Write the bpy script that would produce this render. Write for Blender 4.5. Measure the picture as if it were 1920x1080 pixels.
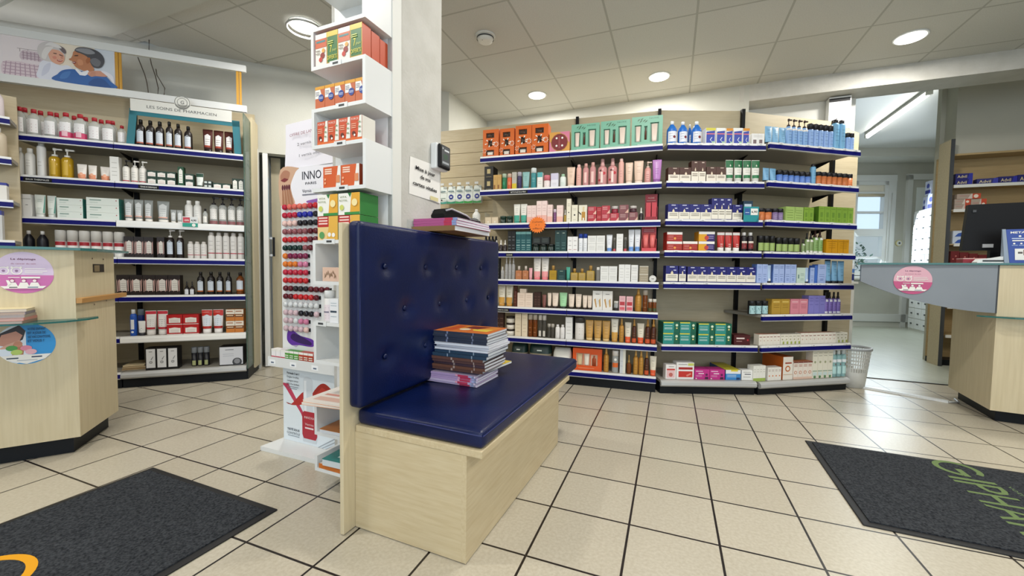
import bpy, math, random
from mathutils import Matrix, Vector
random.seed(7)
SC = bpy.context.scene
for o in list(bpy.data.objects): bpy.data.objects.remove(o)
COL = SC.collection
R = math.radians

# ------------------------------------------------------------------ camera
CAM_H = 0.9369
cam = bpy.data.cameras.new('camera'); cam.sensor_width = 36; cam.lens = 14.2565; cam.clip_start = .05
camo = bpy.data.objects.new('camera', cam); COL.objects.link(camo)
PITCH, ROLL = 0.0458396, 0.0130118
cp, sp, cr, sr = math.cos(PITCH), math.sin(PITCH), math.cos(ROLL), math.sin(ROLL)
fw = Vector((0, cp, -sp)); up0 = Vector((0, sp, cp)); rt0 = Vector((1, 0, 0))
rt = cr*rt0 + sr*up0; up = -sr*rt0 + cr*up0
m = Matrix.Identity(4)
for i in range(3): m[i][0] = rt[i]; m[i][1] = up[i]; m[i][2] = -fw[i]
m[0][3], m[1][3], m[2][3] = 0, 0, CAM_H
camo.matrix_world = m
SC.camera = camo

# ------------------------------------------------------------------ world, exposure, daylight
SC.view_settings.view_transform = 'Standard'; SC.view_settings.look = 'None'
SC.view_settings.gamma = 1.0; SC.view_settings.use_curve_mapping = False
SC.view_settings.exposure = -0.36
w = bpy.data.worlds.new('sky'); SC.world = w; w.use_nodes = True
bg = w.node_tree.nodes['Background']; bg.inputs[0].default_value = (.62, .80, 1.0, 1); bg.inputs[1].default_value = 1.6

def area(name, loc, target, sx, sy, power, col=(1, 1, 1), shape='RECTANGLE', spread=180):
    l = bpy.data.lights.new(name, 'AREA'); l.shape = shape; l.size = sx; l.size_y = sy
    l.energy = power; l.color = col; l.spread = R(spread)
    o = bpy.data.objects.new(name, l); COL.objects.link(o); o.location = loc
    d = Vector(target) - Vector(loc); o.rotation_euler = d.to_track_quat('-Z', 'Y').to_euler()
    return o
# daylight entering by the shop front behind the camera, and by the back room window
area('daylight_shop_front', (0.2, -2.35, 1.75), (0.2, 3, 2.15), 5.6, 1.9, 66, (.92, .96, 1.0))
area('daylight_back_window', (6.25, 7.05, 1.7), (5.0, 4.6, .6), 1.0, 1.5, 40, (.80, .92, 1.0))

# ------------------------------------------------------------------ materials
def lin(c): return c/12.92 if c <= .04045 else ((c+.055)/1.055)**2.4
def hexc(h): h = h.lstrip('#'); return tuple(lin(int(h[i:i+2], 16)/255) for i in (0, 2, 4)) + (1,)
MC = {}
def C(h, rough=.42, metal=0., spec=.5):
    k = (h, rough, metal, spec)
    if k in MC: return MC[k]
    mt = bpy.data.materials.new('colour_' + h.strip('#')); mt.use_nodes = True
    b = mt.node_tree.nodes['Principled BSDF']
    b.inputs['Base Color'].default_value = hexc(h); b.inputs['Roughness'].default_value = rough
    b.inputs['Metallic'].default_value = metal; b.inputs['Specular IOR Level'].default_value = spec
    MC[k] = mt; return mt
def base(name):
    mt = bpy.data.materials.new(name); mt.use_nodes = True; n = mt.node_tree.nodes; return mt, n, mt.node_tree.links, n['Principled BSDF']
def noise_mat(name, c1, c2, scale=(1, 1, 1), nscale=5., detail=4., rough=.5, bump=0., spec=.5, lo=.35, hi=.65, bscale=None, coord='Object'):
    mt, n, l, b = base(name)
    tc = n.new('ShaderNodeTexCoord'); mp = n.new('ShaderNodeMapping'); mp.inputs['Scale'].default_value = scale
    nz = n.new('ShaderNodeTexNoise'); nz.inputs['Scale'].default_value = nscale; nz.inputs['Detail'].default_value = detail
    rp = n.new('ShaderNodeValToRGB'); rp.color_ramp.elements[0].position = lo; rp.color_ramp.elements[1].position = hi
    rp.color_ramp.elements[0].color = hexc(c1); rp.color_ramp.elements[1].color = hexc(c2)
    l.new(tc.outputs[coord], mp.inputs[0]); l.new(mp.outputs[0], nz.inputs[0]); l.new(nz.outputs[0], rp.inputs[0]); l.new(rp.outputs[0], b.inputs['Base Color'])
    b.inputs['Roughness'].default_value = rough; b.inputs['Specular IOR Level'].default_value = spec
    if bump:
        bp = n.new('ShaderNodeBump'); bp.inputs['Strength'].default_value = bump; bp.inputs['Distance'].default_value = .004
        n2 = nz
        if bscale:
            n2 = n.new('ShaderNodeTexNoise'); n2.inputs['Scale'].default_value = bscale; n2.inputs['Detail'].default_value = 3; l.new(tc.outputs[coord], n2.inputs[0])
        l.new(n2.outputs[0], bp.inputs['Height']); l.new(bp.outputs[0], b.inputs['Normal'])
    return mt
def wood(name, c1, c2, scale, rough=.42): 
    mt = noise_mat(name, c1, c2, scale, 3.2, 7., rough, 0, .4, .30, .72); nz = [x for x in mt.node_tree.nodes if x.type == 'TEX_NOISE'][0]; nz.inputs['Distortion'].default_value = .35
    return mt
def clear(name, h, alpha=.4, rough=.08):
    mt = bpy.data.materials.new(name); mt.use_nodes = True; n = mt.node_tree.nodes; l = mt.node_tree.links
    b = n['Principled BSDF']; b.inputs['Base Color'].default_value = hexc(h); b.inputs['Roughness'].default_value = rough
    t = n.new('ShaderNodeBsdfTransparent'); x = n.new('ShaderNodeMixShader'); x.inputs[0].default_value = alpha
    l.new(t.outputs[0], x.inputs[1]); l.new(b.outputs[0], x.inputs[2]); l.new(x.outputs[0], n['Material Output'].inputs[0])
    return mt
def emit(name, col, s):
    mt = bpy.data.materials.new(name); mt.use_nodes = True; n = mt.node_tree.nodes
    b = n['Principled BSDF']; b.inputs['Emission Color'].default_value = (*col, 1); b.inputs['Emission Strength'].default_value = s
    b.inputs['Base Color'].default_value = (.8, .8, .8, 1); return mt
def tiles(name, size, c1, c2, cg, mortar, rough, bump=0, noise=60, var='#000000', varf=.0):
    mt, n, l, b = base(name)
    tc = n.new('ShaderNodeTexCoord'); br = n.new('ShaderNodeTexBrick'); br.offset = 0; br.squash = 1; br.squash_frequency = 1; br.offset_frequency = 1
    br.inputs['Scale'].default_value = 1; br.inputs['Brick Width'].default_value = size; br.inputs['Row Height'].default_value = size
    br.inputs['Mortar Size'].default_value = mortar; br.inputs['Mortar Smooth'].default_value = .1; br.inputs['Bias'].default_value = 0
    br.inputs['Color1'].default_value = hexc(c1); br.inputs['Color2'].default_value = hexc(c2); br.inputs['Mortar'].default_value = hexc(cg)
    nz = n.new('ShaderNodeTexNoise'); nz.inputs['Scale'].default_value = noise; nz.inputs['Detail'].default_value = 5
    mx = n.new('ShaderNodeMixRGB'); mx.blend_type = 'MULTIPLY'; mx.inputs[0].default_value = varf
    rp = n.new('ShaderNodeValToRGB'); rp.color_ramp.elements[0].position = .35; rp.color_ramp.elements[1].position = .65; rp.color_ramp.elements[0].color = hexc(var); rp.color_ramp.elements[1].color = (1, 1, 1, 1)
    l.new(tc.outputs['Object'], br.inputs['Vector']); l.new(tc.outputs['Object'], nz.inputs[0]); l.new(nz.outputs[0], rp.inputs[0])
    l.new(br.outputs['Color'], mx.inputs[1]); l.new(rp.outputs[0], mx.inputs[2]); l.new(mx.outputs[0], b.inputs['Base Color'])
    b.inputs['Roughness'].default_value = rough
    bp = n.new('ShaderNodeBump'); bp.invert = True; bp.inputs['Strength'].default_value = .25; bp.inputs['Distance'].default_value = .002
    l.new(br.outputs['Fac'], bp.inputs['Height']); l.new(bp.outputs[0], b.inputs['Normal'])
    return mt
M = {
 'floor': tiles('floor_tiles', .30, '#c2bbaa', '#bcb4a2', '#1f1815', .0042, .30, noise=90, var='#e2ddd4', varf=.55),
 'ceil': tiles('ceiling_tiles', .60, '#cfcec8', '#c9c8c1', '#b1b0a8', .008, .9, noise=160, var='#e6e6e4', varf=.5),
 'wall': noise_mat('painted_wall', '#bdbdb5', '#c3c3ba', nscale=3, rough=.7, bump=.15, bscale=90),
 'pillar': noise_mat('rough_plaster', '#bdbbb3', '#c6c4bd', nscale=9, rough=.75, bump=.55, bscale=70),
 'white': C('#dfe1e0', .35), 'white2': C('#dcdcd6', .5), 'black': C('#08080a', .5, 0, .25), 'plinth': noise_mat('dark_plinth', '#0b0f14', '#11161b', nscale=3, rough=.45, spec=.25),
 'birch': wood('birch_upright', '#d3c6a6', '#c8ba98', (22, 22, 1.1)), 'birchy': wood('birch_across', '#cdbe9c', '#c0ae89', (24, 2.2, 24)), 'birchh': wood('birch_along', '#cdbe9c', '#c0ae89', (2.2, 24, 24)),
 'birchx': wood('birch_panel', '#cbbd9e', '#c1b292', (1.6, 18, 18)), 'birchshade': wood('birch_shaded', '#b79f74', '#ad9468', (1.6, 18, 18)),  # cabinet birch: darker copy of the panel birch, interior shade painted in
 'edge': C('#b98a4e', .5), 'blue': C('#0a0c66', .45, 0, .2), 'rail': C('#efefec', .3), 'grey': C('#a8abad', .4), 'alu': C('#c3c4c3', .32, .35), 'dgrey': C('#3c3f42', .5), 'shelfmetal': C('#98948a', .5),
 'navy': noise_mat('navy_leather', '#03113a', '#051644', nscale=6, rough=.36, bump=.15, bscale=160, spec=.35), 'navyseam': C('#16225c', .4),
 'mat': noise_mat('carpet_mat', '#202226', '#424549', nscale=130, detail=2, rough=.95, bump=.9, spec=.1, lo=.3, hi=.7),
 'matedge': C('#101012', .6), 'woodfloor': wood('grey_laminate', '#b9bcae', '#a0a394', (18, 1.1, 1), .32),
 'glass': clear('teal_glass', '#3f7f78', .5, .05), 'glassedge': C('#2f6a66', .15), 'plexi': clear('plexiglass', '#c8d6d2', .16, .05), 'sideglass': clear('greenish_glass', '#4a6a5c', .55, .06),
 'petrol': C('#14707e', .4), 'slate': noise_mat('grey_laminate_curve', '#7e858c', '#878e95', nscale=2, rough=.45),
}
# ------------------------------------------------------------------ mesh builder
class MB:
    def __init__(s): s.v = []; s.f = []; s.mi = []; s.sm = []; s.mats = []
    def mat(s, mt):
        if isinstance(mt, str): mt = M.get(mt) or C(mt)
        if mt not in s.mats: s.mats.append(mt)
        return s.mats.index(mt)
    def face(s, pts, mt, sm=False):
        k = len(s.v); s.v += [(tuple(p)+(0.,))[:3] for p in pts]; s.f.append(tuple(range(k, k+len(pts)))); s.mi.append(s.mat(mt)); s.sm.append(sm)
    def box(s, x0, y0, z0, x1, y1, z1, mt, faces=None):
        i = s.mat(mt); k = len(s.v)
        s.v += [(x0, y0, z0), (x1, y0, z0), (x1, y1, z0), (x0, y1, z0), (x0, y0, z1), (x1, y0, z1), (x1, y1, z1), (x0, y1, z1)]
        F = {'f': (0, 1, 5, 4), 'r': (1, 2, 6, 5), 'b': (2, 3, 7, 6), 'l': (3, 0, 4, 7), 't': (4, 5, 6, 7), 'd': (3, 2, 1, 0)}
        for n, q in F.items():
            s.f.append(tuple(k+j for j in q)); s.mi.append(s.mat(faces[n]) if faces and n in faces else i); s.sm.append(False)
        return s
    def prism(s, poly, z0, z1, mt, side=None):
        n = len(poly); a = sum(poly[i][0]*poly[(i+1) % n][1]-poly[(i+1) % n][0]*poly[i][1] for i in range(n))
        if a < 0: poly = poly[::-1]
        k = len(s.v); s.v += [(x, y, z0) for x, y in poly] + [(x, y, z1) for x, y in poly]; i = s.mat(mt); j = s.mat(side) if side else i
        s.f.append(tuple(range(k+n-1, k-1, -1))); s.mi.append(i); s.sm.append(False)
        s.f.append(tuple(range(k+n, k+2*n))); s.mi.append(i); s.sm.append(False)
        for q in range(n):
            r = (q+1) % n; s.f.append((k+q, k+r, k+n+r, k+n+q)); s.mi.append(j); s.sm.append(False)
        return s
    def loft(s, rings, mt, cap0=True, cap1=True, sm=True, closed=True):
        i = s.mat(mt); k = len(s.v); n = len(rings[0])
        for r in rings: s.v += [tuple(p) for p in r]
        for a in range(len(rings)-1):
            for q in range(n if closed else n-1):
                r = (q+1) % n; b = k+a*n
                s.f.append((b+q, b+r, b+n+r, b+n+q)); s.mi.append(i); s.sm.append(sm)
        if cap0: s.f.append(tuple(k+q for q in range(n-1, -1, -1))); s.mi.append(i); s.sm.append(False)
        if cap1: s.f.append(tuple(k+(len(rings)-1)*n+q for q in range(n))); s.mi.append(i); s.sm.append(False)
        return s
    def rev(s, prof, mt, n=18, cx=0, cy=0, cap0=True, cap1=True, sm=True):
        rings = []
        for p in prof:
            z, rx = p[0], p[1]; ry = p[2] if len(p) > 2 else rx
            rings.append([(cx+rx*math.cos(2*math.pi*q/n), cy+ry*math.sin(2*math.pi*q/n), z) for q in range(n)])
        return s.loft(rings, mt, cap0, cap1, sm)
    def tube(s, path, r, mt, n=8, sm=True):
        path = [Vector(p) for p in path]; rings = []
        for i, p in enumerate(path):
            d = (path[min(i+1, len(path)-1)] - path[max(i-1, 0)]).normalized()
            a = d.cross(Vector((0, 0, 1)));
            if a.length < 1e-3: a = d.cross(Vector((1, 0, 0)))
            a.normalize(); b = d.cross(a)
            rings.append([p + r*(math.cos(2*math.pi*q/n)*a + math.sin(2*math.pi*q/n)*b) for q in range(n)])
        return s.loft(rings, mt, True, True, sm)
    def sphere(s, c, r, mt, n=12, k=8, sx=1, sy=1, sz=1):
        prof = [(c[2]+r*sz*math.sin(-math.pi/2+math.pi*i/k), max(1e-5, r*sx*math.cos(-math.pi/2+math.pi*i/k)), max(1e-5, r*sy*math.cos(-math.pi/2+math.pi*i/k))) for i in range(k+1)]
        return s.rev(prof, mt, n, c[0], c[1], False, False)
    def xf(s, mtx, start=0):
        for i in range(start, len(s.v)): s.v[i] = tuple(mtx @ Vector(s.v[i]))
        return s
    def build(s, name, parent=None, loc=None, rz=0.):
        me = bpy.data.meshes.new(name); me.from_pydata(s.v, [], s.f)
        for mt in s.mats: me.materials.append(mt)
        me.polygons.foreach_set('material_index', s.mi); me.polygons.foreach_set('use_smooth', s.sm); me.update()
        o = bpy.data.objects.new(name, me); COL.objects.link(o)
        if parent is not None: o.parent = parent
        if loc is not None: o.location = loc
        if rz: o.rotation_euler = (0, 0, rz)
        return o
def empty(name, label, cat, loc=(0, 0, 0), rz=0., group=None):
    o = bpy.data.objects.new(name, None); o.empty_display_size = .05; COL.objects.link(o); o.location = loc; o.rotation_euler = (0, 0, rz)
    return tag(o, label, cat, group)
def tag(o, label, cat, group=None):
    o['label'] = label; o['category'] = cat
    if group: o['group'] = group
    assert 4 <= len(label.split()) <= 16, (len(label.split()), label)
    return o
def struct(o): o['kind'] = 'structure'; return o
def copy_tree(o, parent=None):
    c = o.copy(); COL.objects.link(c)
    if parent is not None: c.parent = parent
    for ch in list(o.children): copy_tree(ch, c)
    return c
def bevel(o, w, seg=2):
    md = o.modifiers.new('edge', 'BEVEL'); md.width = w; md.segments = seg; md.limit_method = 'ANGLE'; return o
# text laid on a plane: o = point of the text centre (or left), r = reading direction, u = up
TC = {}
def glyphs(st, bold=False):
    k = (st, bold)
    if k not in TC:
        cu = bpy.data.curves.new('lettering', 'FONT'); cu.body = st; cu.size = 1; cu.resolution_u = 2
        if bold: cu.offset = .022
        ob = bpy.data.objects.new('lettering', cu); COL.objects.link(ob)
        dg = bpy.context.evaluated_depsgraph_get(); me = bpy.data.meshes.new_from_object(ob.evaluated_get(dg))
        vs = [(v.co.x, v.co.y) for v in me.vertices]; fs = [tuple(p.vertices) for p in me.polygons]
        bpy.data.objects.remove(ob); bpy.data.curves.remove(cu); bpy.data.meshes.remove(me)
        TC[k] = (vs, fs)
    return TC[k]
def text(mb, st, o, r, u, h, mt, width=None, bold=False, align='c', warp=None):
    vs, fs = glyphs(st, bold)
    if not vs: return
    x0 = min(v[0] for v in vs); x1 = max(v[0] for v in vs); sc = h/.72; sx = sc if width is None else width/(x1-x0)
    o, r, u = Vector(o), Vector(r), Vector(u); k = len(mb.v); i = mb.mat(mt)
    off = {'c': -(x0+x1)/2, 'l': -x0, 'r': -x1}[align]
    for x, y in vs:
        a, b = (x+off)*sx, y*sc
        mb.v.append(tuple(warp(a, b)) if warp else tuple(o + r*a + u*b))
    for f in fs: mb.f.append(tuple(k+q for q in f)); mb.mi.append(i); mb.sm.append(False)
# flat printed figure on a plane: shapes in (a, b) metres
class Flat:
    def __init__(s, mb, o, r, u, step=.00012): s.mb = mb; s.o = Vector(o); s.r = Vector(r); s.u = Vector(u); s.n = s.r.cross(s.u).normalized(); s.k = 1; s.step = step
    def P(s, a, b): return s.o + s.r*a + s.u*b + s.n*(s.k*s.step)
    def poly(s, pts, mt): s.mb.face([s.P(a, b) for a, b in pts], mt); s.k += 1; return s
    def blob(s, pts, mt, n=5):                                       # closed smooth outline through the given points
        out = []; m_ = len(pts)
        for i in range(m_):
            p0, p1, p2, p3 = (pts[(i+j-1) % m_] for j in range(4))
            for q in range(n):
                t = q/n; out.append(tuple(.5*(2*p1[c]+(p2[c]-p0[c])*t+(2*p0[c]-5*p1[c]+4*p2[c]-p3[c])*t*t+(3*p1[c]-p0[c]-3*p2[c]+p3[c])*t**3) for c in (0, 1)))
        return s.poly(out, mt)
    def rect(s, a0, b0, a1, b1, mt): return s.poly([(a0, b0), (a1, b0), (a1, b1), (a0, b1)], mt)
    def disc(s, a, b, r, mt, ry=None, n=20, a0=0, a1=360): return s.poly([(a+r*math.cos(R(a0+(a1-a0)*i/n)), b+(ry or r)*math.sin(R(a0+(a1-a0)*i/n))) for i in range(n if a1-a0 >= 360 else n+1)], mt)
    def ring(s, a, b, r0, r1, mt, n=28):
        for i in range(n):
            t0, t1 = 2*math.pi*i/n, 2*math.pi*(i+1)/n
            s.mb.face([s.P(a+q*math.cos(t), b+q*math.sin(t)) for q, t in ((r0, t0), (r1, t0), (r1, t1), (r0, t1))], mt)
        s.k += 1; return s
    def text(s, st, a, b, h, mt, width=None, bold=False, align='c'): text(s.mb, st, s.P(a, b), s.r, s.u, h, mt, width, bold, align); s.k += 1; return s
# ------------------------------------------------------------------ shop goods: shapes
def lerp_prof(prof, v):
    for (a, fx, fy), (b, gx, gy) in zip(prof, prof[1:]):
        if v <= b:
            t = 0 if b == a else (v-a)/(b-a); return fx+(gx-fx)*t, fy+(gy-fy)*t
    return prof[-1][1], prof[-1][2]
def prints(mb, pr, w, h, d, prof=None, step=.00045):
    def pt(u, v, k):
        if prof is None: return ((u-.5)*w, -d/2-k*step, v*h)
        fx, fy = lerp_prof(prof, v); q = max(-.995, min(.995, 2*u-1))
        s = math.sqrt(max(0., 1-q*q)); rx, ry = fx*w/2, fy*d/2
        return (rx*q*(1+k*step/max(rx, .004)), -(ry*s) - k*step*(.35+.65*s) - .0003, v*h)
    for k, e in enumerate(pr, 1):
        col = mb.mat(e[-1]) if e[0] != 't' else None
        if e[0] == 'r':
            _, u0, v0, u1, v1, c = e; nu = 1 if prof is None else 9; nv = 1 if prof is None else 4
            for i in range(nu):
                for j in range(nv):
                    a0, a1 = u0+(u1-u0)*i/nu, u0+(u1-u0)*(i+1)/nu; b0, b1 = v0+(v1-v0)*j/nv, v0+(v1-v0)*(j+1)/nv
                    mb.face([pt(a0, b0, k), pt(a1, b0, k), pt(a1, b1, k), pt(a0, b1, k)], c)
        elif e[0] == 'l':
            _, u0, u1, vs, th, c = e
            for v in vs: mb.face([pt(u0, v, k), pt((u0+u1)/2, v, k), pt(u1, v, k), pt(u1, v+th, k), pt((u0+u1)/2, v+th, k), pt(u0, v+th, k)], c)
        elif e[0] == 'd':
            _, u, v, r, c = e; n = 14; q = [pt(u+r*math.cos(2*math.pi*i/n), v+r*(w/h)*math.sin(2*math.pi*i/n), k) for i in range(n)]
            mb.face(q, c) if prof is None else [mb.face([pt(u, v, k), q[i], q[(i+1) % n]], c) for i in range(n)]
        elif e[0] == 'p':
            mb.face([pt(u, v, k) for u, v in e[1]], e[2])
        elif e[0] == 't':
            _, st, u, v, hh, wd, c = e
            text(mb, st, (0, 0, 0), (1, 0, 0), (0, 0, 1), hh*h, c, width=wd*w if wd else None, warp=lambda a, b: pt(u+a/w, v+b/h, k))
def make(kind, w, h, d, p):
    """parts of one article: list of (part name, mesh builder); front towards -y, base at z = 0"""
    out = []; c = p.get('c', '#ece9e2'); pr = p.get('pr', ()); cap = p.get('cap', '#efece6')
    def part(n):
        b = MB(); out.append((n, b)); return b
    if kind == 'box':
        s = p.get('s', c); part('carton').box(-w/2, -d/2, 0, w/2, d/2, h, c, {'l': s, 'r': s, 't': p.get('t', s)})
        if pr: prints(part('front_print'), pr, w, h, d)
        return out
    if kind == 'window':                                             # gift box: deep box with framed openings showing what is inside
        b = part('carton'); hs = p['holes']; b.box(-w/2, -d/2+.012, 0, w/2, d/2, h, p.get('in', '#3a2a20'), {'l': c, 'r': c, 't': c})
        us = sorted({0., 1., *[q for x in hs for q in (x[0], x[2])]}); vs = sorted({0., 1., *[q for x in hs for q in (x[1], x[3])]})
        for i in range(len(us)-1):
            for j in range(len(vs)-1):
                um, vm = (us[i]+us[i+1])/2, (vs[j]+vs[j+1])/2
                if any(x[0] < um < x[2] and x[1] < vm < x[3] for x in hs): continue
                b.box((us[i]-.5)*w, -d/2, vs[j]*h, (us[i+1]-.5)*w, -d/2+.0121, vs[j+1]*h, c)
        for x in hs:
            cx, W2, z0, H2 = ((x[0]+x[2])/2-.5)*w, (x[2]-x[0])*w*.36, x[1]*h, (x[3]-x[1])*h
            q = part(x[4])
            if x[4] == 'tube': q.rev([(z0+.002, W2*.75, .006), (z0+H2*.12, W2*.78, .006), (z0+H2*.13, W2*.8, .0055), (z0+H2*.94, W2, .002)], x[5], 14, cx, -d/2+.006)
            elif x[4] == 'jar': q.rev([(z0+.001, W2*.9, .006), (z0+H2*.42, W2*.95, .006)], x[5], 14, cx, -d/2+.0065).rev([(z0+H2*.42, W2, .0065), (z0+H2*.62, W2, .0065)], '#e9e4da', 14, cx, -d/2+.0068)
            else: q.rev([(z0+.001, W2*.8, .0055), (z0+H2*.62, W2*.8, .0055), (z0+H2*.72, W2*.35, .004), (z0+H2*.9, W2*.35, .004)], x[5], 12, cx, -d/2+.0062)
        if pr: prints(part('front_print'), pr, w, h, d)
        return out
    if kind == 'tube':
        ch = p.get('ch', .13); prof = [(ch, .80, 1.), (ch+.05, .84, .98), (.5, .92, .66), (.9, 1., .2), (.925, 1., .09), (1., 1., .09)]
        b = part('tube_body'); b.rev([(v*h, fx*w/2, fy*d/2) for v, fx, fy in prof], c, 20)
        part('cap').rev([(0, .76*w/2, .96*d/2), (.01*h, .80*w/2, d/2), (ch*h, .80*w/2, d/2)], cap, 20)
        if pr: prints(part('front_print'), pr, w, h, d, prof)
        return out
    if kind == 'jar':
        lf = p.get('lf', .32); prof = [(0, .93, .93), (.03, .98, .98), (1-lf, .98, .98)]
        part('jar_body').rev([(v*h, fx*w/2, fy*d/2) for v, fx, fy in prof], c, 20)
        part('lid').rev([((1-lf)*h, w/2, d/2), (.97*h, w/2, d/2), (h, .93*w/2, .93*d/2)], cap, 20)
        if pr: prints(part('label'), pr, w, h, d, prof)
        return out
    if kind == 'bottle':
        st = p.get('st', 'flask')
        S = {'flask': ([(0, .95), (.02, 1), (.64, 1), (.72, .93), (.78, .68), (.82, .42), (.88, .40)], [(.85, .44), (.98, .44), (1., .38)]),
             'cyl': ([(0, .95), (.015, 1), (.72, 1), (.75, .96), (.76, .8)], [(.76, .98), (.97, .98), (1, .92)]),
             'lotion': ([(0, .95), (.015, 1), (.72, 1), (.80, .86), (.84, .55)], [(.83, .58), (.98, .58), (1, .53)]),
             'aero': ([(0, .95), (.012, 1), (.80, 1), (.85, .92), (.88, .66)], [(.84, .70), (.97, .66), (1, .5)]),
             'pump': ([(0, .95), (.015, 1), (.62, 1), (.69, .85), (.72, .45), (.75, .42)], None),
             'mist': ([(0, .95), (.015, 1), (.64, 1), (.70, .8), (.73, .46)], [(.72, .48), (.8, .48), (.82, .4), (.99, .36), (1., .3)]),
             'drop': ([(0, .95), (.02, 1), (.46, 1), (.53, .85), (.58, .4)], [(.56, .46), (.70, .46), (.71, .24), (.94, .28), (1., .15)]),
             'jug': ([(0, .93), (.02, 1), (.58, 1), (.66, .96), (.78, .62), (.86, .34), (.9, .33)], [(.86, .36), (.99, .36), (1, .3)]),
             'sprayer': ([(0, .95), (.015, 1), (.60, 1), (.67, .80), (.70, .5)], [(.69, .52), (.78, .52), (.80, .34), (.97, .34), (1., .2)])}
        bp, cpz = S[st]; prof = [(v, f, f) for v, f in bp]
        part('bottle_body').rev([(v*h, f*w/2, f*d/2) for v, f in bp], c, 18)
        if cpz: part('cap').rev([(v*h, f*w/2, f*d/2) for v, f in cpz], cap, 16)
        else:
            q = part('pump'); q.rev([(.72*h, .5*w/2), (.78*h, .5*w/2), (.785*h, .3*w/2)], cap, 14); q.rev([(.78*h, .13*w/2), (.93*h, .13*w/2)], cap, 8)
            q.rev([(.915*h, .3*w/2), (.985*h, .34*w/2), (h, .28*w/2)], cap, 12); q.box(0, -.1*w, .94*h, .62*w*p.get('dir', 1), .1*w, .985*h, cap)
        if pr: prints(part('label'), pr, w, h, d, prof)
        return out
    if kind == 'flacon':                                             # square glass flacon with a cap
        b = part('bottle_body'); z = .66*h; b.loft([[(x*q*w/2, y*q*d/2, v*z) for x, y in ((-1, -.8), (-.8, -1), (.8, -1), (1, -.8), (1, .8), (.8, 1), (-.8, 1), (-1, .8))] for v, q in ((0, .95), (.04, 1), (.93, 1), (1, .9))], c, sm=False)
        b.rev([(z, .28*w/2), (z+.06*h, .28*w/2)], c, 12); part('cap').rev([(z+.04*h, .4*w/2), (.97*h, .42*w/2), (h, .38*w/2)], cap, 14)
        if pr: prints(part('label'), pr, w, h, d)
        return out
    if kind == 'pouch':                                              # soft zipped bag, clear below
        b = part('bag'); n = 14
        def ring(v, fx, fy): return [(w/2*fx*math.copysign(abs(math.cos(t))**.5, math.cos(t)), d/2*fy*math.copysign(abs(math.sin(t))**.6, math.sin(t)), v*h) for t in [2*math.pi*i/n for i in range(n)]]
        b.loft([ring(0, .9, .9), ring(.06, 1, 1), ring(.5, 1, .95)], p['low'], cap1=False); b.loft([ring(.5, 1.005, .96), ring(.75, .98, .75), ring(.93, .88, .3), ring(1, .84, .1)], c, cap0=False)
        part('zip_pull').box(.38*w, -.1*d, .86*h, .46*w, .0, .92*h, '#c9b48a')
        if pr: prints(part('front_print'), pr, w, h, d*1.02)
        return out
    if kind == 'display':                                            # open counter display with a raised back card
        b = part('tray'); b.box(-w/2, -d/2, 0, w/2, d/2, .14*h, c); b.box(-w/2, d/2-.006, .14*h, w/2, d/2, h, c)
        b.box(-w/2, -d/2, .14*h, -w/2+.003, d/2, .5*h, c); b.box(w/2-.003, -d/2, .14*h, w/2, d/2, .5*h, c)
        for sx in (-1, 1):
            if p['in'] == 'tube': part('tube').rev([(.14*h, .15*w, .012), (.3*h, .16*w, .011), (.72*h, .2*w, .003)], p['ic'], 14, sx*.23*w, -.02)
            else: part('carton').box(sx*.23*w-.19*w, -d/2+.008, .14*h, sx*.23*w+.19*w, d/2-.02, .66*h, p['ic'])
        f = MB(); prints(f, pr, w, h, -(d-.013)); out.append(('back_card_print', f))
        return out
    if kind == 'tin':
        b = part('tin_body'); n = 28; r = w/2
        b.loft([[(r*q*math.cos(2*math.pi*i/n), y, r+r*q*math.sin(2*math.pi*i/n)) for i in range(n)] for y, q in ((-d/2, .94), (-d/2+.002, 1), (d/2, 1))], c)
        f = part('lid_print'); F = Flat(f, (0, -d/2-.0004, r), (1, 0, 0), (0, 0, 1)); F.ring(0, 0, r*.72, r*.78, '#b9b5ab').rect(-r*.4, -r*.1, r*.4, r*.12, '#8f8b84').rect(-r*.3, -r*.3, r*.3, -r*.2, '#aaa69c')
        return out
    raise KeyError(kind)
# ------------------------------------------------------------------ shop goods: kinds  (name, category, description, shape, dimensions' depth, colours and print)
W, K, GR = '#efede6', '#17151a', '#8d8a84'
def lines(u0, u1, vs, c=GR, th=.012): return ('l', u0, u1, vs, th, c)
def lab(u0, v0, u1, v1, c=W, ln=GR, n=3):                            # pale label with fine unreadable print
    s = (v1-v0)/(n+1.5); return (('r', u0, v0, u1, v1, c), ('l', u0+.12*(u1-u0), u1-.12*(u1-u0), [v0+s*(i+.6) for i in range(n)], s*.22, ln))
def scal(u0, v0, u1, v1, c=W, ln='#9a958c', n=3):                    # label with a scalloped crown
    m = (u0+u1)/2; q = (v1-v0)*.14
    return lab(u0, v0, u1, v1, c, ln, n) + (('p', [(u0+.12*(u1-u0), v1), (u1-.12*(u1-u0), v1), (m+.18*(u1-u0), v1+q*.6), (m, v1+q), (m-.18*(u1-u0), v1+q*.6)], c),)
def drop(u, v, s, c, r): return (('p', [(u, v+1.9*s*r), (u-.75*s, v+.2*s*r), (u+.75*s, v+.2*s*r)], c), ('d', u, v, s*.85, c))
CLR, AMB, GLD, OIL, SMK, PNKG, GRYG = clear('clear_plastic', '#dfe3e0', .42), clear('amber_plastic', '#7a3f12', .85), C('#c58f3f', .35, .25), clear('golden_oil', '#b8963a', .88), clear('smoked_plastic', '#5a564f', .6), clear('pink_plastic', '#e2a4a2', .8), clear('grey_plastic', '#9a9a98', .75)
BRN, NVY, PER, SKY = '#1d1412', '#1a1d6e', '#a9bdea', '#86b4da'
T = {}
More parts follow.
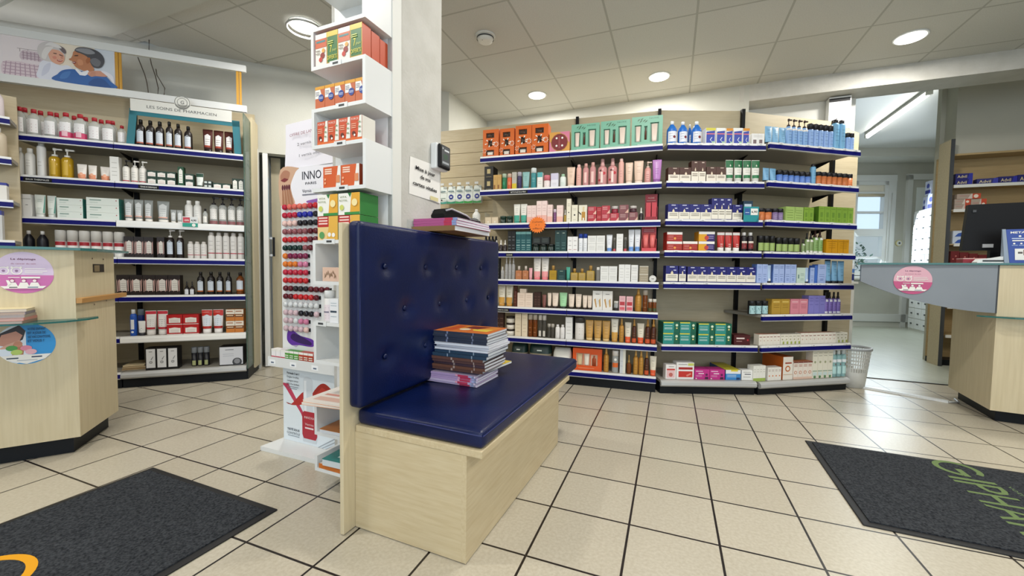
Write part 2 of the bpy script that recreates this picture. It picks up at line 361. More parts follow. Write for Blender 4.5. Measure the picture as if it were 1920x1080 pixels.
def kind(key, name, cat, desc, shape, d, **p): T[key] = (name, cat, desc, shape, d, p)
def carton(key, desc, c, *pr, d=.06, name='carton', **p):
    q = []
    for e in pr: q += list(e) if isinstance(e[0], tuple) else [e]
    kind(key, 'boxed_product', 'box', desc, 'box', d, c=c, pr=tuple(q), **p)
def bott(key, desc, c, cap, st, *pr, cat='bottle', name='bottle', d=0, **p):
    q = []
    for e in pr: q += list(e) if isinstance(e[0], tuple) else [e]
    kind(key, name, cat, desc, 'bottle', d, c=c, cap=cap, st=st, pr=tuple(q), **p)
def tub(key, desc, c, cap, *pr, ch=.13, **p):
    q = []
    for e in pr: q += list(e) if isinstance(e[0], tuple) else [e]
    kind(key, 'cream_tube', 'tube', desc, 'tube', 0, c=c, cap=cap, ch=ch, pr=tuple(q), **p)
def jar(key, desc, c, cap, lf, *pr):
    q = []
    for e in pr: q += list(e) if isinstance(e[0], tuple) else [e]
    kind(key, 'jar', 'jar', desc, 'jar', 0, c=c, cap=cap, lf=lf, pr=tuple(q))
# gift sets
def petals(u, v, r, n=9, c='#f4efe2', asp=.6): return tuple(('p', [(u+r*.45*math.cos(t)*1., v+r*.45*asp*math.sin(t)), (u+r*math.cos(t-.16), v+r*asp*math.sin(t-.16)), (u+r*1.15*math.cos(t), v+r*1.15*asp*math.sin(t)), (u+r*math.cos(t+.16), v+r*asp*math.sin(t+.16))], c) for t in [2*math.pi*i/n for i in range(n)])
kind('gift_orange', 'gift_box', 'gift box', 'orange gift box with three windows', 'window', .10, c='#d9681c', holes=[(.2, .70, .72, .88, 'bottle', '#4a3020'), (.33, .40, .60, .62, 'bottle', '#3a2a1e'), (.2, .08, .72, .27, 'jar', '#efe9dd')], pr=petals(.85, .46, .15) + petals(.12, .24, .13, 7) + petals(.47, .51, .3, 11, asp=.45)[::2])
kind('gift_pink', 'gift_box', 'gift box', 'pink and yellow gift box with round red window', 'box', .07, c='#dca04a', pr=(('p', [(0, 0), (.4, 0), (0, .6)], '#d97f9a'), ('p', [(1, 1), (.5, 1), (1, .45)], '#d97f9a'), ('d', .5, .5, .43, '#b8863c'), ('d', .5, .5, .40, '#7c2a2c'), ('d', .36, .7, .05, W), ('d', .64, .7, .05, W), ('d', .36, .33, .05, W), ('d', .64, .33, .05, W), ('r', .46, .2, .54, .8, '#96484a')))
kind('gift_green', 'gift_box', 'gift box', 'mint green gift box showing two tubes', 'window', .07, c='#79b49a', **{'in': '#5d8a74'}, holes=[(.1, .16, .32, .72, 'tube', '#e8d6c8'), (.41, .22, .51, .68, 'bottle', '#5a2e18'), (.6, .14, .88, .78, 'tube', '#e8d6c8')], pr=(('t', 'NUXE', .72, .90, .05, .3, '#3c6a58'),) + tuple(('p', [(.3+a, .84+b), (.36+a, .88+b), (.40+a, .93+b), (.33+a, .9+b)], '#3f5f43') for a, b in ((-.12, 0), (-.02, .02), (.06, -.03), (.12, -.06), (-.05, -.05))) + (lines(.2, .8, [.06], '#e6efe6'),))
kind('orange_window_gift', 'gift_box', 'gift box', 'orange window carton holding bath products', 'window', .10, c='#e2591f', **{'in': '#e6c7a8'}, holes=[(.12, .22, .36, .78, 'tube', '#cdb78c'), (.37, .22, .6, .78, 'tube', '#e4dccb'), (.62, .22, .86, .74, 'bottle', '#a84a22')], pr=(lines(.2, .75, [.1], '#f3c9a4'),))
kind('red_display', 'counter_display', 'display', 'dark red display with pictured cartons', 'display', .07, c='#8f1420', ic='#c23a44', pr=(('r', .06, .72, .94, .93, '#a61e2b'), ('t', 'NUXE', .5, .84, .05, .5, '#e9c9c4'), lines(.15, .85, [.76], '#e6b9b4')), **{'in': 'box'})
kind('coral_display', 'counter_display', 'display', 'coral red display with two tubes', 'display', .07, c='#d2454a', ic='#d96a66', pr=(('r', .06, .78, .94, .95, '#b52f39'), lines(.15, .85, [.82, .88], '#f0cfc8')), **{'in': 'tube'})
# behind-the-bench shelving
carton('black_box', 'black carton with gold square', '#15130f', ('r', .3, .4, .68, .78, '#b9a877'), ('l', .2, .8, [.12], .03, '#9c8e66'))
carton('gold_slim', 'slim gold carton', '#c9a05a', ('r', .1, .1, .5, .35, '#8c5a2a'), lines(.2, .8, [.7, .8], '#7d5f2e'), d=.035)
bott('green_grad', 'emerald perfume bottle', '#1d7a4e', '#b8cdb4', 'cyl', ('r', .3, .3, .7, .5, '#2f946a'))
bott('orange_grad', 'orange perfume bottle', '#d9653a', '#d8b9a4', 'cyl', ('r', .3, .3, .7, .5, '#e58a62'))
bott('purple_grad', 'dark purple perfume bottle', '#3a2f5c', '#b7b2bd', 'cyl', lines(.3, .7, [.4, .5], '#8d86a8'))
carton('yellow_grey', 'grey and yellow carton', '#bdb9ac', ('r', 0, 0, 1, .35, '#d9bf2a'), lines(.2, .8, [.6, .7]), d=.04)
tub('teal_tube', 'pale teal tube', '#8fbcb9', '#4c9a9a', lines(.3, .7, [.5, .6, .7], '#4c7f80'))
bott('teal_bottle', 'teal bottle with white cap', '#3b8e93', '#dfe8e6', 'cyl', lines(.25, .75, [.35, .45, .5], '#a8d2d0'))
carton('teal_white_box', 'white carton with teal top', W, ('r', 0, .7, 1, 1, '#59aeb0'), lines(.2, .8, [.3, .42]), d=.045)
jar('pink_jar_box', 'white jar with rose lid', '#efe3e0', '#d3707a', .42, lines(.2, .8, [.2, .32], '#c58b8e'))
carton('lilac_box', 'lilac and white carton', '#e6e4ec', ('r', 0, .55, 1, 1, '#cfcbe0'), lines(.2, .8, [.2, .3]), d=.05)
bott('mint_bottle', 'white bottle with mint cap', '#e2ebe3', '#a9cfae', 'lotion', lines(.25, .75, [.25, .35], '#7fae8a'))
tub('beige_tube', 'blush beige tube', '#e3c6b0', '#e9d5c4', lines(.3, .7, [.5, .58, .75], '#a88670'))
bott('pink_spray', 'slim pink spray', '#e8b3a6', '#eec6bd', 'aero', lines(.3, .7, [.3, .4, .5], '#b97e74'))
bott('pink_bottle', 'clear pink bottle', PNKG, '#dcaaa0', 'lotion', ('r', .3, .15, .7, .6, '#efc9c0'))
bott('flower_bottle', 'pink bottle with red flowers', PNKG, '#d8a8a4', 'mist', ('d', .7, .45, .17, '#c23b46'), ('d', .25, .2, .12, '#b2323f'), ('d', .35, .55, .1, '#5b3a36'), ('r', .38, .1, .6, .5, '#f0d9d0'))
bott('pump_box', 'square rose bottle with pump', '#d99a92', '#e6cdbc', 'pump', lab(.25, .15, .75, .55, '#e4b0a8', '#a4615c'))
tub('violet_tube', 'glossy violet tube', '#b87fc0', '#8d5a9c', ('r', .4, .2, .46, .9, '#d9b4df'), lines(.3, .7, [.4, .5, .6], '#7a4d88'))
bott('white_bag_bottle', 'white bottle with grey print', '#e6e6e0', '#f3f3ef', 'jug', ('t', 'abc', .5, .34, .12, .55, '#6f7a80'))
kind('clear_box', 'clear_container', 'container', 'clear container with beige pads', 'box', .05, c='#c9b79a', t='#d8cbb4', pr=(('r', .08, .1, .92, .9, '#d8c7ab'), ('d', .5, .3, .12, '#e9e2d4')))
jar('dark_jar_box', 'dark green jar', '#122b22', '#1c3a2e', .3, lines(.3, .7, [.3, .4], '#cfd8cf'))
tub('teal_white_tube', 'white tube fading to green', '#e6e4da', '#1f8d7a', ('r', .04, .14, .96, .42, '#3fa48e'), lines(.3, .7, [.55, .65, .75]))
carton('blush_box', 'pale pink carton', '#efd6cf', ('r', 0, 0, 1, .35, '#eab5a6'), lines(.2, .8, [.55, .65, .8], '#c0908a'), d=.05)
bott('purple_vial', 'small purple vial', '#7d4a78', '#d9c9d6', 'cyl', lines(.3, .7, [.3, .45], '#d4b6cf'))
bott('gold_dropper', 'gold oil vial with white cap', OIL, '#efe9dc', 'drop')
carton('ivory_box', 'ivory carton with black dot', '#e6e0cb', ('d', .5, .42, .14, '#23201b'), lines(.25, .75, [.7, .78, .15], '#8c8471'), d=.045)
carton('ivory_pic_box', 'ivory carton picturing a gold vial', '#e6e0cb', ('r', .35, .1, .8, .6, '#b7862f'), ('r', .48, .6, .68, .9, '#d9c79a'), ('p', [(0, .55), (.3, .4), (.3, .5), (0, .62)], '#2a2620'), ('r', .5, .1, .66, .25, W), d=.045)
carton('rose_box', 'rose red carton', '#b5303c', ('p', [(1, 0), (1, .5), (.6, 0)], '#e8b9a6'), lines(.1, .7, [.5, .65, .8], '#eec4c0', .04), d=.05)
jar('rose_jar', 'small rose jar with silver lid on a carton', '#8f2a3c', '#c9c2bc', .42)
jar('maroon_jar', 'small mauve jar with silver lid on a carton', '#4a2c34', '#c9c2bc', .42)
carton('dark_jar_carton', 'black carton on top of dark jars', '#141a1a', lines(.15, .85, [.3, .5, .7], '#7f8f8a', .03), d=.05)
carton('cream_mini_carton', 'small cream carton on top of cream cartons', '#e9d8c6', lines(.2, .8, [.4], '#b89a84', .05), d=.045)
carton('red_slim_box', 'bright red slim carton', '#a8161f', lines(.15, .85, [.5, .7], '#e3a3a0', .04), d=.05)
carton('maroon_box', 'mauve brown carton', '#7e4648', ('p', [(1, 0), (1, .5), (.6, 0)], '#d9b09a'), lines(.1, .7, [.5, .65, .8], '#dcbcb4', .04), d=.05)
bott('dark_dropper', 'dark serum vial with white bulb', '#2a2022', '#e9e6df', 'drop', lines(.3, .7, [.15, .25], '#cfc8c0'))
bott('dark_mini', 'tiny dark bottle', '#191a22', '#23242e', 'lotion')
carton('black_slim_box', 'slim black carton', '#14171a', lines(.2, .8, [.15, .3, .55, .7], '#8c9298', .02), d=.04)
carton('teal_cyl_box', 'teal carton with pale band', '#16545a', ('r', 0, .86, 1, .97, '#7fb8b4'), ('r', .15, .3, .85, .33, '#bcd8d2'), lines(.15, .85, [.1, .2, .45, .55], '#9cc6c0', .02), d=.045)
jar('dark_jar', 'dark green black jar', '#172823', '#0f1a18', .25, lines(.2, .8, [.2, .35, .5], '#9fb3aa', .03))
carton('darkgreen_box', 'dark green carton', '#0f3a38', lines(.2, .8, [.15, .3, .4], '#7fa8a0'), ('l', .3, .7, [.85], .04, '#aab9a4'), d=.05)
carton('white_slim_box', 'slim white carton with red mark', '#ecebe8', ('l', .2, .8, [.12], .03, '#b06a6a'), lines(.25, .75, [.4, .7], GR, .03), d=.035)
bott('bluecap_bottle', 'white bottle with royal blue cap', '#eceef0', '#1f3f9c', 'cyl', lines(.25, .75, [.2, .35, .45], '#9aa2b4'))
carton('white_carton', 'white carton with grey print', '#e9e8e3', lines(.15, .85, [.3, .5, .65], '#a3a099', .03), d=.05)
tub('white_blue_tube', 'white tube with blue base', '#e6e8ec', '#6f9ad6', ('r', .06, .13, .94, .22, '#6f9ad6'), lines(.3, .7, [.45, .55, .7], '#9aa0b0'))
bott('redbase_vial', 'smoky vial with red base', SMK, '#77736c', 'cyl', ('r', .06, .02, .94, .2, '#c4474d'))
carton('white_tall_box', 'tall white carton', '#ebeae6', lines(.2, .8, [.25, .4, .55, .75], '#a9a6a0', .015), d=.045)
bott('silver_spray', 'silver grey spray', '#a9a8a6', '#c9c8c5', 'mist', lines(.3, .7, [.2, .3, .45], '#6f6e6c'))
kind('amber_perfume', 'perfume_flacon', 'bottle', 'square rose amber flacon', 'flacon', .035, c=clear('rose_amber', '#c9855c', .8), cap='#d8cfc4', pr=(lines(.3, .7, [.3, .4], '#f0d4c0'),))
tub('pink_mini_tube', 'small pink tube', '#e3a7ad', '#d58f98')
tub('white_pink_tube', 'white tube fading to rose', '#ece6de', '#e07a80', ('r', .04, .14, .96, .38, '#e9999a'), lines(.3, .7, [.5, .6, .75]))
kind('oil_bottle', 'oil_flacon', 'bottle', 'square flacon of golden oil', 'flacon', .04, c=OIL, cap='#b58d4a', pr=(lines(.25, .75, [.25, .35, .42], '#6b5316'),))
tub('teal_mini_tube', 'small turquoise tube', '#3f9c86', '#2b7a68')
carton('grey_box', 'narrow grey carton', '#77736a', ('r', .1, .8, .9, 1, '#d8d4ca'), d=.05)
carton('taupe_box', 'taupe carton', '#a4977e', lines(.15, .85, [.3, .55], '#d4c9b2', .03), ('r', 0, .92, 1, 1, '#e4ddcd'), d=.05)
kind('white_tin', 'round_tin', 'tin', 'round white tin standing on edge', 'tin', .02, c='#e6e4de')
tub('white_gold_tube', 'white tube fading to gold', '#e9e2cf', '#c08a34', ('r', .04, .14, .96, .42, '#cf9c46'), lines(.3, .7, [.55, .65, .8], '#8c7d5a'))
bott('brown_bottle', 'brown glass bottle', '#5a2a17', '#4a2012', 'cyl', lines(.25, .75, [.2, .35, .5], '#a9795c'))
carton('cream_carton', 'cream pink carton', '#ead6c4', lines(.2, .8, [.35, .6], '#b89a84', .03), d=.055)
carton('brown_slim_box', 'dark brown carton', '#3a2019', lines(.15, .85, [.2, .35, .5, .7], '#8d6a58', .015), d=.045)
tub('brown_mini_tube', 'small rosy brown tube', '#7c4a42', '#5c342e')
tub('cream_tube', 'cream tube with dark cap', '#ecd9c6', '#2a1a14', lines(.3, .7, [.4, .5, .65], '#b09a86'))
tub('mint_tube', 'mint green tube with dark cap', '#a3d8a4', '#25332a', lines(.3, .7, [.4, .5, .65], '#5c8a60'))
carton('white_gift', 'white gift carton with gold strokes', '#ece8e0', ('p', [(.15, .55), (.3, .6), (.45, .15), (.35, .12)], '#c39552'), ('p', [(.62, .5), (.8, .62), (.85, .2), (.72, .15)], '#c9a468'), ('l', .3, .7, [.82], .03, '#7d7a75'), ('r', .42, .3, .6, .6, '#dfe0dd'), d=.06)
bott('clear_mini', 'clear mini bottle with dark foot', CLR, '#d9d6cf', 'cyl', ('r', .06, .02, .94, .3, '#2c2422'))
carton('pink_red_box', 'pink carton with red band', '#e9b6b8', ('r', .1, .38, .9, .62, '#b8343c'), ('r', .1, .08, .9, .26, '#d8636a'), lines(.2, .8, [.75, .85], '#b0707a'), d=.045)
bott('gold_spray', 'gold spray bottle', GLD, '#c9984a', 'mist', lines(.25, .75, [.2, .3, .42, .55], '#7a5520', .01))
bott('amber_bottle', 'amber bottle', AMB, '#b9aea0', 'cyl', lines(.25, .75, [.2, .4], '#d0a070'))
bott('amber_mini', 'small amber bottle', AMB, '#e3ddd2', 'cyl', ('r', .1, .05, .9, .3, '#46502a'))
jar('white_jar_stack', 'white jar with dark lid, stacked', '#e4ddd0', '#2a1d16', .3, lines(.2, .8, [.25], '#b0a694', .06))
carton('cream_tall_box', 'tall cream carton', '#e8d8bd', lines(.2, .8, [.2, .35, .5, .8], '#b39c78', .012), d=.05)
bott('clear_bottle', 'clear bottle with silver cap', SMK, '#cfcac2', 'cyl', ('r', .2, .05, .8, .3, '#cfc9be'))
bott('clear_short', 'short clear bottle', SMK, '#b9b3a8', 'cyl')
bott('white_round_bottle', 'short white round bottle', '#ece9e6', '#f1eeeb', 'lotion', lines(.3, .7, [.3, .4], '#b3b0ad'))
bott('darkcap_white_bottle', 'white bottle with dark cap', '#ebe6df', '#3a3836', 'cyl', lines(.2, .8, [.25, .4, .5], '#9f9a92'), d=.05)
tub('gold_tube', 'golden tube', '#c99a50', '#d9b679', lines(.3, .7, [.35, .5, .62, .75], '#7d5a22'))
tub('orangebase_tube', 'cream tube with orange base', '#e6dcc6', '#e0592a', ('r', .04, .14, .96, .30, '#e0592a'), lines(.3, .7, [.5, .6, .75], '#8d836c'))
bott('amber_spray', 'dark amber spray with gold top', '#4a2210', '#c08b3e', 'sprayer', ('r', .06, .03, .94, .2, '#c9542a'), lines(.3, .7, [.3, .4], '#a87c50'))
kind('green_pouch', 'toiletry_pouch', 'pouch', 'dark green and clear toiletry pouch', 'pouch', .12, c='#0f2e2b', low=clear('pouch_clear', '#a89c86', .7), pr=(('r', .25, .12, .42, .36, '#e6dcc6'), ('r', .62, .12, .78, .36, '#e3d3c4'), ('l', .4, .62, [.6], .05, '#d5e0da')))
kind('yellow_pouch', 'gift_bag', 'pouch', 'white and yellow gift bag', 'pouch', .1, c='#e6e4da', low=C('#d9a93a'), pr=(('d', .55, .25, .14, '#e8c56c'), ('d', .35, .3, .1, '#c98f28')))
bott('clear_tube_pack', 'clear pack with orange band', CLR, '#e9e4dc', 'cyl', ('r', .1, .25, .9, .45, '#dd6a2e'), ('d', .5, .6, .2, W))
carton('silver_card_box', 'silver white carton', '#d3d5d8', ('r', .55, 0, 1, 1, '#e6e2d4'), lines(.1, .5, [.3, .5], '#a0a4aa'), d=.05)
bott('gold_mini_spray', 'small golden dropper bottle', AMB, '#b98e45', 'drop')
# flat bay
bott('blue_bottle', 'blue bottle with white label', '#1f6fc9', '#eef0f2', 'jug', ('r', .06, .12, .94, .55, '#e3e6ee'), ('d', .62, .32, .14, '#7a2630'), lines(.15, .45, [.25, .35, .45], '#7f8aa8'), d=.07)
def bw(top=None):
    q = [('r', .06, .12, .94, .78, '#2440a8'), ('p', [(.06, .78), (.94, .84), (.94, .78)], '#2440a8'), ('r', .08, .62, .92, .68, '#e0707a'), ('p', [(.5, .28), (.68, .45), (.6, .45), (.42, .3), (.6, .18), (.68, .2)], '#dfe6f4'), ('d', .78, .13, .16, '#a9cfae')]
    if top: q.append(('r', 0, .85, 1, 1, top))
    return q
carton('yellowtop_box', 'blue and white carton with yellow top', '#eeeeea', *bw('#d9cf4a')); carton('blue_white_box', 'blue and white carton', '#eeeeea', *bw()); carton('orangetop_box', 'smaller blue carton with orange top', '#eeeeea', *bw('#d98f1f'))
carton('white_print_box', 'white carton with two dark squares', '#f0efec', ('r', .12, .15, .38, .48, '#7d6a6c'), ('r', .6, .15, .86, .48, '#7d6a6c'), lines(.15, .85, [.7, .82]), ('r', .49, 0, .505, 1, '#d5d3ce'))
carton('brown_drop_box', 'brown and cream carton with drop', '#efe6d6', ('r', 0, .5, 1, 1, '#4e2e24'), drop(.55, .56, .12, '#ecd9c0', .62), ('l', .4, .75, [.9], .05, '#cbb8a8'), lines(.15, .85, [.3, .38], '#8a7b6d', .03), s='#4e2e24')
tub('green_tube', 'white tube with green top', '#eae8de', '#d9d8d2', ('r', .02, .66, .98, .98, '#1d6b40'), ('r', .04, .2, .96, .34, '#2b7a4c'), drop(.55, .74, .1, '#e6ead8', .38), lines(.25, .75, [.45, .55], '#a8a79c'))
carton('navy_drop_box', 'navy and cream carton with drop', '#efe9da', ('r', 0, .5, 1, 1, NVY), ('r', 0, 0, 1, .06, NVY), drop(.5, .55, .13, '#e9dcb6', .66), ('l', .3, .7, [.9], .05, '#cdd0e8'), ('l', .62, .84, [.7], .06, '#c9cbe6'), lines(.12, .88, [.38, .28], '#8d8778', .03), s=NVY, t=NVY)
carton('blue_card_box', 'pale blue boxed set behind price card', '#123a52', ('r', .1, .25, .85, .85, '#c6d6e2'), lines(.2, .75, [.4, .55], '#8aa0b0', .03))
carton('red_wide_box', 'red carton with white top band', '#a82c22', ('r', 0, .74, 1, 1, '#efe9e2'), ('d', .52, .32, .08, '#e9a04a'), ('l', .08, .42, [.2, .4, .55], .05, '#d98a80'), ('l', .62, .95, [.3, .5], .05, '#c85a4a'), d=.08)
carton('sunset_box', 'yellow and purple carton', '#e2a526', ('r', .5, 0, 1, .74, '#3a2a6a'), ('d', .5, .36, .14, '#c2423e'), ('r', 0, .74, 1, 1, '#efece6'), lines(.6, .92, [.3, .5], '#b9b0d8', .05), d=.08)
tub('red_tube', 'red tube with white ends', '#b92a26', '#eeeae4', ('r', .02, .84, .98, .98, '#eeeae4'), ('p', [(.6, .3), (.75, .3), (.55, .8), (.45, .8)], '#d8584e'), ('l', .35, .7, [.25, .35], .03, '#f0d8d0'), ch=.2)
bott('dark_syrup', 'dark bottle with white cap and red label', '#1a1216', '#f0efec', 'lotion', ('r', .08, .15, .92, .44, '#7c2a2c'), ('r', .08, .44, .92, .54, '#e2d6c8'), ('d', .5, .28, .12, '#a8504c'))
carton('teal_band_box', 'teal green carton with yellow band', '#2c8f86', ('r', 0, .90, .62, 1, '#d9d24a'), ('r', .66, 0, 1, 1, '#14614a'), ('d', .83, .72, .08, '#d8e6c8'), ('d', .83, .45, .05, '#e3d68a'), ('l', .06, .55, [.65, .45, .35], .05, '#bfe0da'), s='#14614a')
carton('maroon_long_box', 'maroon carton with white lettering', '#4a1418', ('l', .15, .65, [.6], .14, '#e3d2cc'), ('l', .15, .5, [.35], .06, '#b9938e'), ('d', .85, .5, .06, '#b03038'))
carton('pink_white_box', 'white carton with pink picture', '#f0ece9', ('r', .1, .1, .9, .62, '#e9c0c0'), ('d', .5, .3, .2, '#c0685f'), ('r', .1, .62, .9, .72, '#cf3a34'), lines(.3, .8, [.85], GR, .03))
carton('red_white_box', 'white carton with red panels', '#efedea', ('r', .12, .12, .92, .48, '#c7342c'), ('r', .12, .58, .92, .72, '#a82a28'), ('p', [(.6, .16), (.85, .3), (.8, .38), (.55, .25)], '#e38a7c'), ('r', .65, .82, .98, .96, '#c9cf6a'), lines(.1, .6, [.88], GR, .03), d=.08)
carton('magenta_box', 'magenta carton', '#c22f88', ('l', .08, .55, [.78], .07, '#f0d0e4'), ('l', .25, .62, [.55], .08, '#f5e3ee'), ('l', .08, .5, [.38, .28], .04, '#e69cc6'), ('d', .8, .48, .08, '#5a1a50'), ('r', .7, .06, .92, .26, '#3a1a3a'), ('d', .1, .1, .04, W), d=.1)
carton('blue_yellow_box', 'long blue and yellow carton', '#3b8bd0', ('r', 0, .62, 1, 1, '#e9ecef'), ('r', .35, .85, .8, 1, '#e0cf3a'), lines(.1, .7, [.3, .45], '#cfe4f4', .05), ('r', .72, .05, .95, .25, '#1a3a6a'), t='#d8cc3e', s='#2a4f8c')
carton('white_drop_box', 'white carton with blue drop', '#efefec', ('l', .2, .62, [.55], .08, '#3a3c48'), drop(.8, .5, .06, '#4a5a9c', 1.5), lines(.1, .6, [.3, .78], GR, .04), ('r', .72, .04, .95, .16, '#22222a'))
# end bay
SKYC = dict()
tub('sky_tube', 'light blue tube with black cap', '#7fb2d6', '#16161a', lines(.3, .7, [.35, .5, .6, .75, .82], '#3f6f96', .014), ch=.1)
bott('sky_pump', 'light blue pump bottle with brown pump', '#86aedc', '#35201d', 'pump', ('r', .03, .57, .97, .64, '#ece9e4'), lines(.25, .75, [.2, .3, .4, .5], '#4d6f9e'))
bott('sky_capped', 'light blue bottle with black cap', '#8fb0e0', '#17161a', 'cyl', lines(.25, .75, [.2, .35, .5, .6], '#55729f'))
bott('sky_spray', 'tall light blue aerosol with black cap', '#79b0d4', '#17161a', 'aero', lines(.25, .75, [.3, .45, .55, .65], '#3f6f96'))
jar('blue_jar', 'blue jar with black lid', '#5f86d0', '#14131a', .36, lines(.2, .8, [.2, .3, .42], '#c3d0ee', .02))
jar('orange_jar', 'orange jar with black lid', '#d07a46', '#14131a', .30, lines(.2, .8, [.2, .35, .5], '#8c4c26', .02))
jar('purple_jar', 'purple jar with black lid', '#84709a', '#14131a', .3, lines(.2, .8, [.2, .35, .48], '#d0c6dc', .02))
carton('pale_green_box', 'pale green carton', '#a4bf6c', lines(.15, .85, [.75, .6, .42, .25], '#5f7a34', .02), ('r', .06, .6, .08, .95, '#5f7a34'), d=.07)
carton('green_grid_box', 'grass green carton', '#86aa3e', lines(.15, .85, [.85], '#55742a', .02), ('r', .3, .35, .7, .65, '#6f9436'), ('l', .3, .7, [.15, .22], .02, '#4f6f22'), s='#4f7a1c', d=.07)
jar('lime_jar', 'black jar with lime label', '#191a16', '#101012', .38, ('r', .03, .08, .97, .56, '#9db468'), lines(.2, .8, [.2, .32, .44], '#566b30', .02))
bott('lime_mini_spray', 'mini spray with lime label', '#8aa06a', '#1c1a1a', 'sprayer', ('r', .1, .02, .9, .12, '#e6e4dc'), ('r', .12, .56, .88, .66, '#e6e4dc'))
bott('lime_spray', 'lime green spray with brown trigger', '#86a862', '#3a201c', 'sprayer', ('r', .06, .02, .94, .09, '#e6e4dc'), ('r', .2, .58, .8, .68, '#e6e8e0'), lines(.25, .75, [.25, .35, .45], '#4f6b34'))
carton('amber_yellow_box', 'amber yellow carton', '#d29412', ('r', .06, .84, .94, .87, '#8f5d08'), lines(.2, .8, [.7, .55, .4], '#a06c0a', .02), ('r', .48, .05, .52, .95, '#b57d0c'))
carton('periwinkle_box', 'periwinkle blue carton', PER, lines(.2, .8, [.88, .8, .45, .35], '#5c76b0', .018), ('l', .3, .7, [.15, .22], .02, '#4c66a8'), s='#5f7fc4', d=.05)
tub('pale_blue_tube', 'narrow pale blue tube', '#b3cbe8', '#16161a', ('r', .2, .12, .8, .25, '#eef0f2'), ch=.1)
carton('mint_white_box', 'pale mint carton', '#c9dccf', ('r', .15, .3, .3, .55, '#6f8d88'), lines(.45, .85, [.6, .5, .2, .28], '#7f9c92', .02), d=.05)
carton('blue_slim_box', 'narrow royal blue carton', '#4a74c9', d=.05)
jar('teal_label_jar', 'black jar with pale teal label', '#18191c', '#101114', .34, ('r', .03, .04, .97, .64, '#a9cdd0'), ('p', [(.1, .1), (.4, .3), (.3, .5), (.1, .3)], '#4d7f84'), lines(.5, .85, [.2, .4, .5], '#4d7f84', .03))
carton('gold_carton', 'mustard gold carton', '#b5913a', ('r', .15, .78, .85, .85, '#e0c670'), lines(.2, .8, [.6, .45], '#7d601c', .02), d=.06)
carton('rose_carton', 'salmon pink carton', '#d98a98', ('r', .15, .78, .85, .84, '#eebfc6'), lines(.2, .8, [.6, .5, .4], '#a85a6a', .02), d=.06)
carton('violet_carton', 'violet blue carton', '#8480c6', lines(.2, .8, [.85, .7, .5], '#5650a0', .02), d=.06)
bott('violet_spray', 'violet spray with black top', '#7f6ab4', '#1a1719', 'sprayer', ('r', .1, .02, .9, .1, '#e6e4ec'), ('r', .18, .55, .82, .66, '#e9e7ee'), lines(.25, .75, [.2, .3, .42], '#4d3c84'))
carton('mini_white_box', 'tiny white carton', '#e9e3d6', ('l', .15, .85, [.72], .06, '#8f5a4c'), ('d', .5, .42, .14, '#c9aa98'), s='#e3dccb', t='#b9826c', d=.05)
carton('mini_leaf_box', 'tiny white carton with leaf mark', '#e6e2d2', ('l', .15, .85, [.78], .05, '#8f8a6c'), ('d', .5, .5, .16, '#a3a07a'), ('r', .55, .05, .95, .3, '#a5b054'), d=.05)
carton('white_green_slim', 'slim white carton with green base', '#ecebe2', ('r', 0, 0, 1, .2, '#a4bc5a'), lines(.2, .8, [.6, .75], '#a7a597', .02), d=.06)
carton('white_orange_mini', 'small white carton with orange mark', '#ece8df', ('d', .5, .35, .2, '#d98a5a'), ('l', .2, .8, [.7, .8], .03, '#a58c7c'), d=.06)
carton('orange_deep_box', 'tall white and orange carton', '#ece6da', ('d', .48, .48, .26, '#c06a2c'), ('d', .48, .48, .16, '#ece6da'), ('r', .2, .7, .85, .76, '#a84a34'), ('l', .05, .95, [.22], .02, '#c9a07c'), s='#c9641f', t='#c9641f')
carton('ring_box', 'white carton with orange ring', '#ece2d6', ('d', .5, .38, .3, '#c9805c'), ('d', .5, .38, .19, '#ece2d6'), ('l', .15, .85, [.72, .8], .03, '#b0705c'), ('r', 0, 0, 1, .12, '#e6c4b0'), ('r', 0, .93, 1, 1, '#7c3a30'), t='#c9764a', d=.06)
carton('cream_leaf_box', 'tall cream carton with green leaf', '#e8e4d2', ('d', .5, .58, .2, '#a9ac8a'), ('l', .15, .85, [.9, .8], .015, '#8c8a74'), ('r', .05, .25, .95, .27, '#4f8d78'), ('r', .1, .1, .9, .22, '#cfe0dc'), ('d', .5, .05, .22, '#5a8a5c'), d=.06)
bott('aqua_bottle', 'clear aqua bottle', clear('aqua', '#9cc8c8', .7), '#d5dcdc', 'lotion', ('r', .05, .55, .95, .66, '#e9eef0'), ('r', .1, .12, .9, .4, '#b7dcda'), ('d', .5, .48, .12, '#7a4a48'))
# left shelving
bott('micellar_bottle', 'clear bottle with red cap', CLR, '#b51f2c', 'flask', lab(.1, .12, .9, .62, '#f1eff0', '#c9a9b4', 3), d=.05)
bott('micellar_pink', 'clear red-capped bottle in pink bundle', CLR, '#b51f2c', 'flask', lab(.1, .28, .9, .62, '#f1eff0', '#c9a9b4', 2), ('r', .0, .04, 1., .26, '#cf3f6c'), ('r', .3, .1, .7, .3, '#efc0cc'), d=.05)
bott('brown_flask', 'brown flask with blue white label', BRN, '#0f0d0e', 'flask', scal(.16, .15, .88, .56, '#cfd6df', '#8fa0b4', 4), ('r', .16, .1, .88, .15, '#b5604a'))
tub('brown_label_tube', 'red brown tube with white label', '#4a1a14', '#1d0f0c', scal(.2, .3, .8, .74, '#e9e4e4'), ('r', .2, .22, .8, .30, '#9c3a26'), ch=.16)
bott('white_cap_bottle', 'white bottle with white cap', '#e9e8e4', '#f1f0ec', 'lotion', lines(.3, .7, [.35, .45, .55], '#bdbcb6'))
bott('mist_spray', 'tall white mist spray with clear cap', '#e6e6e4', clear('mist_cap', '#dfe0de', .6), 'aero', lines(.3, .7, [.3, .4], '#b9b8b4'))
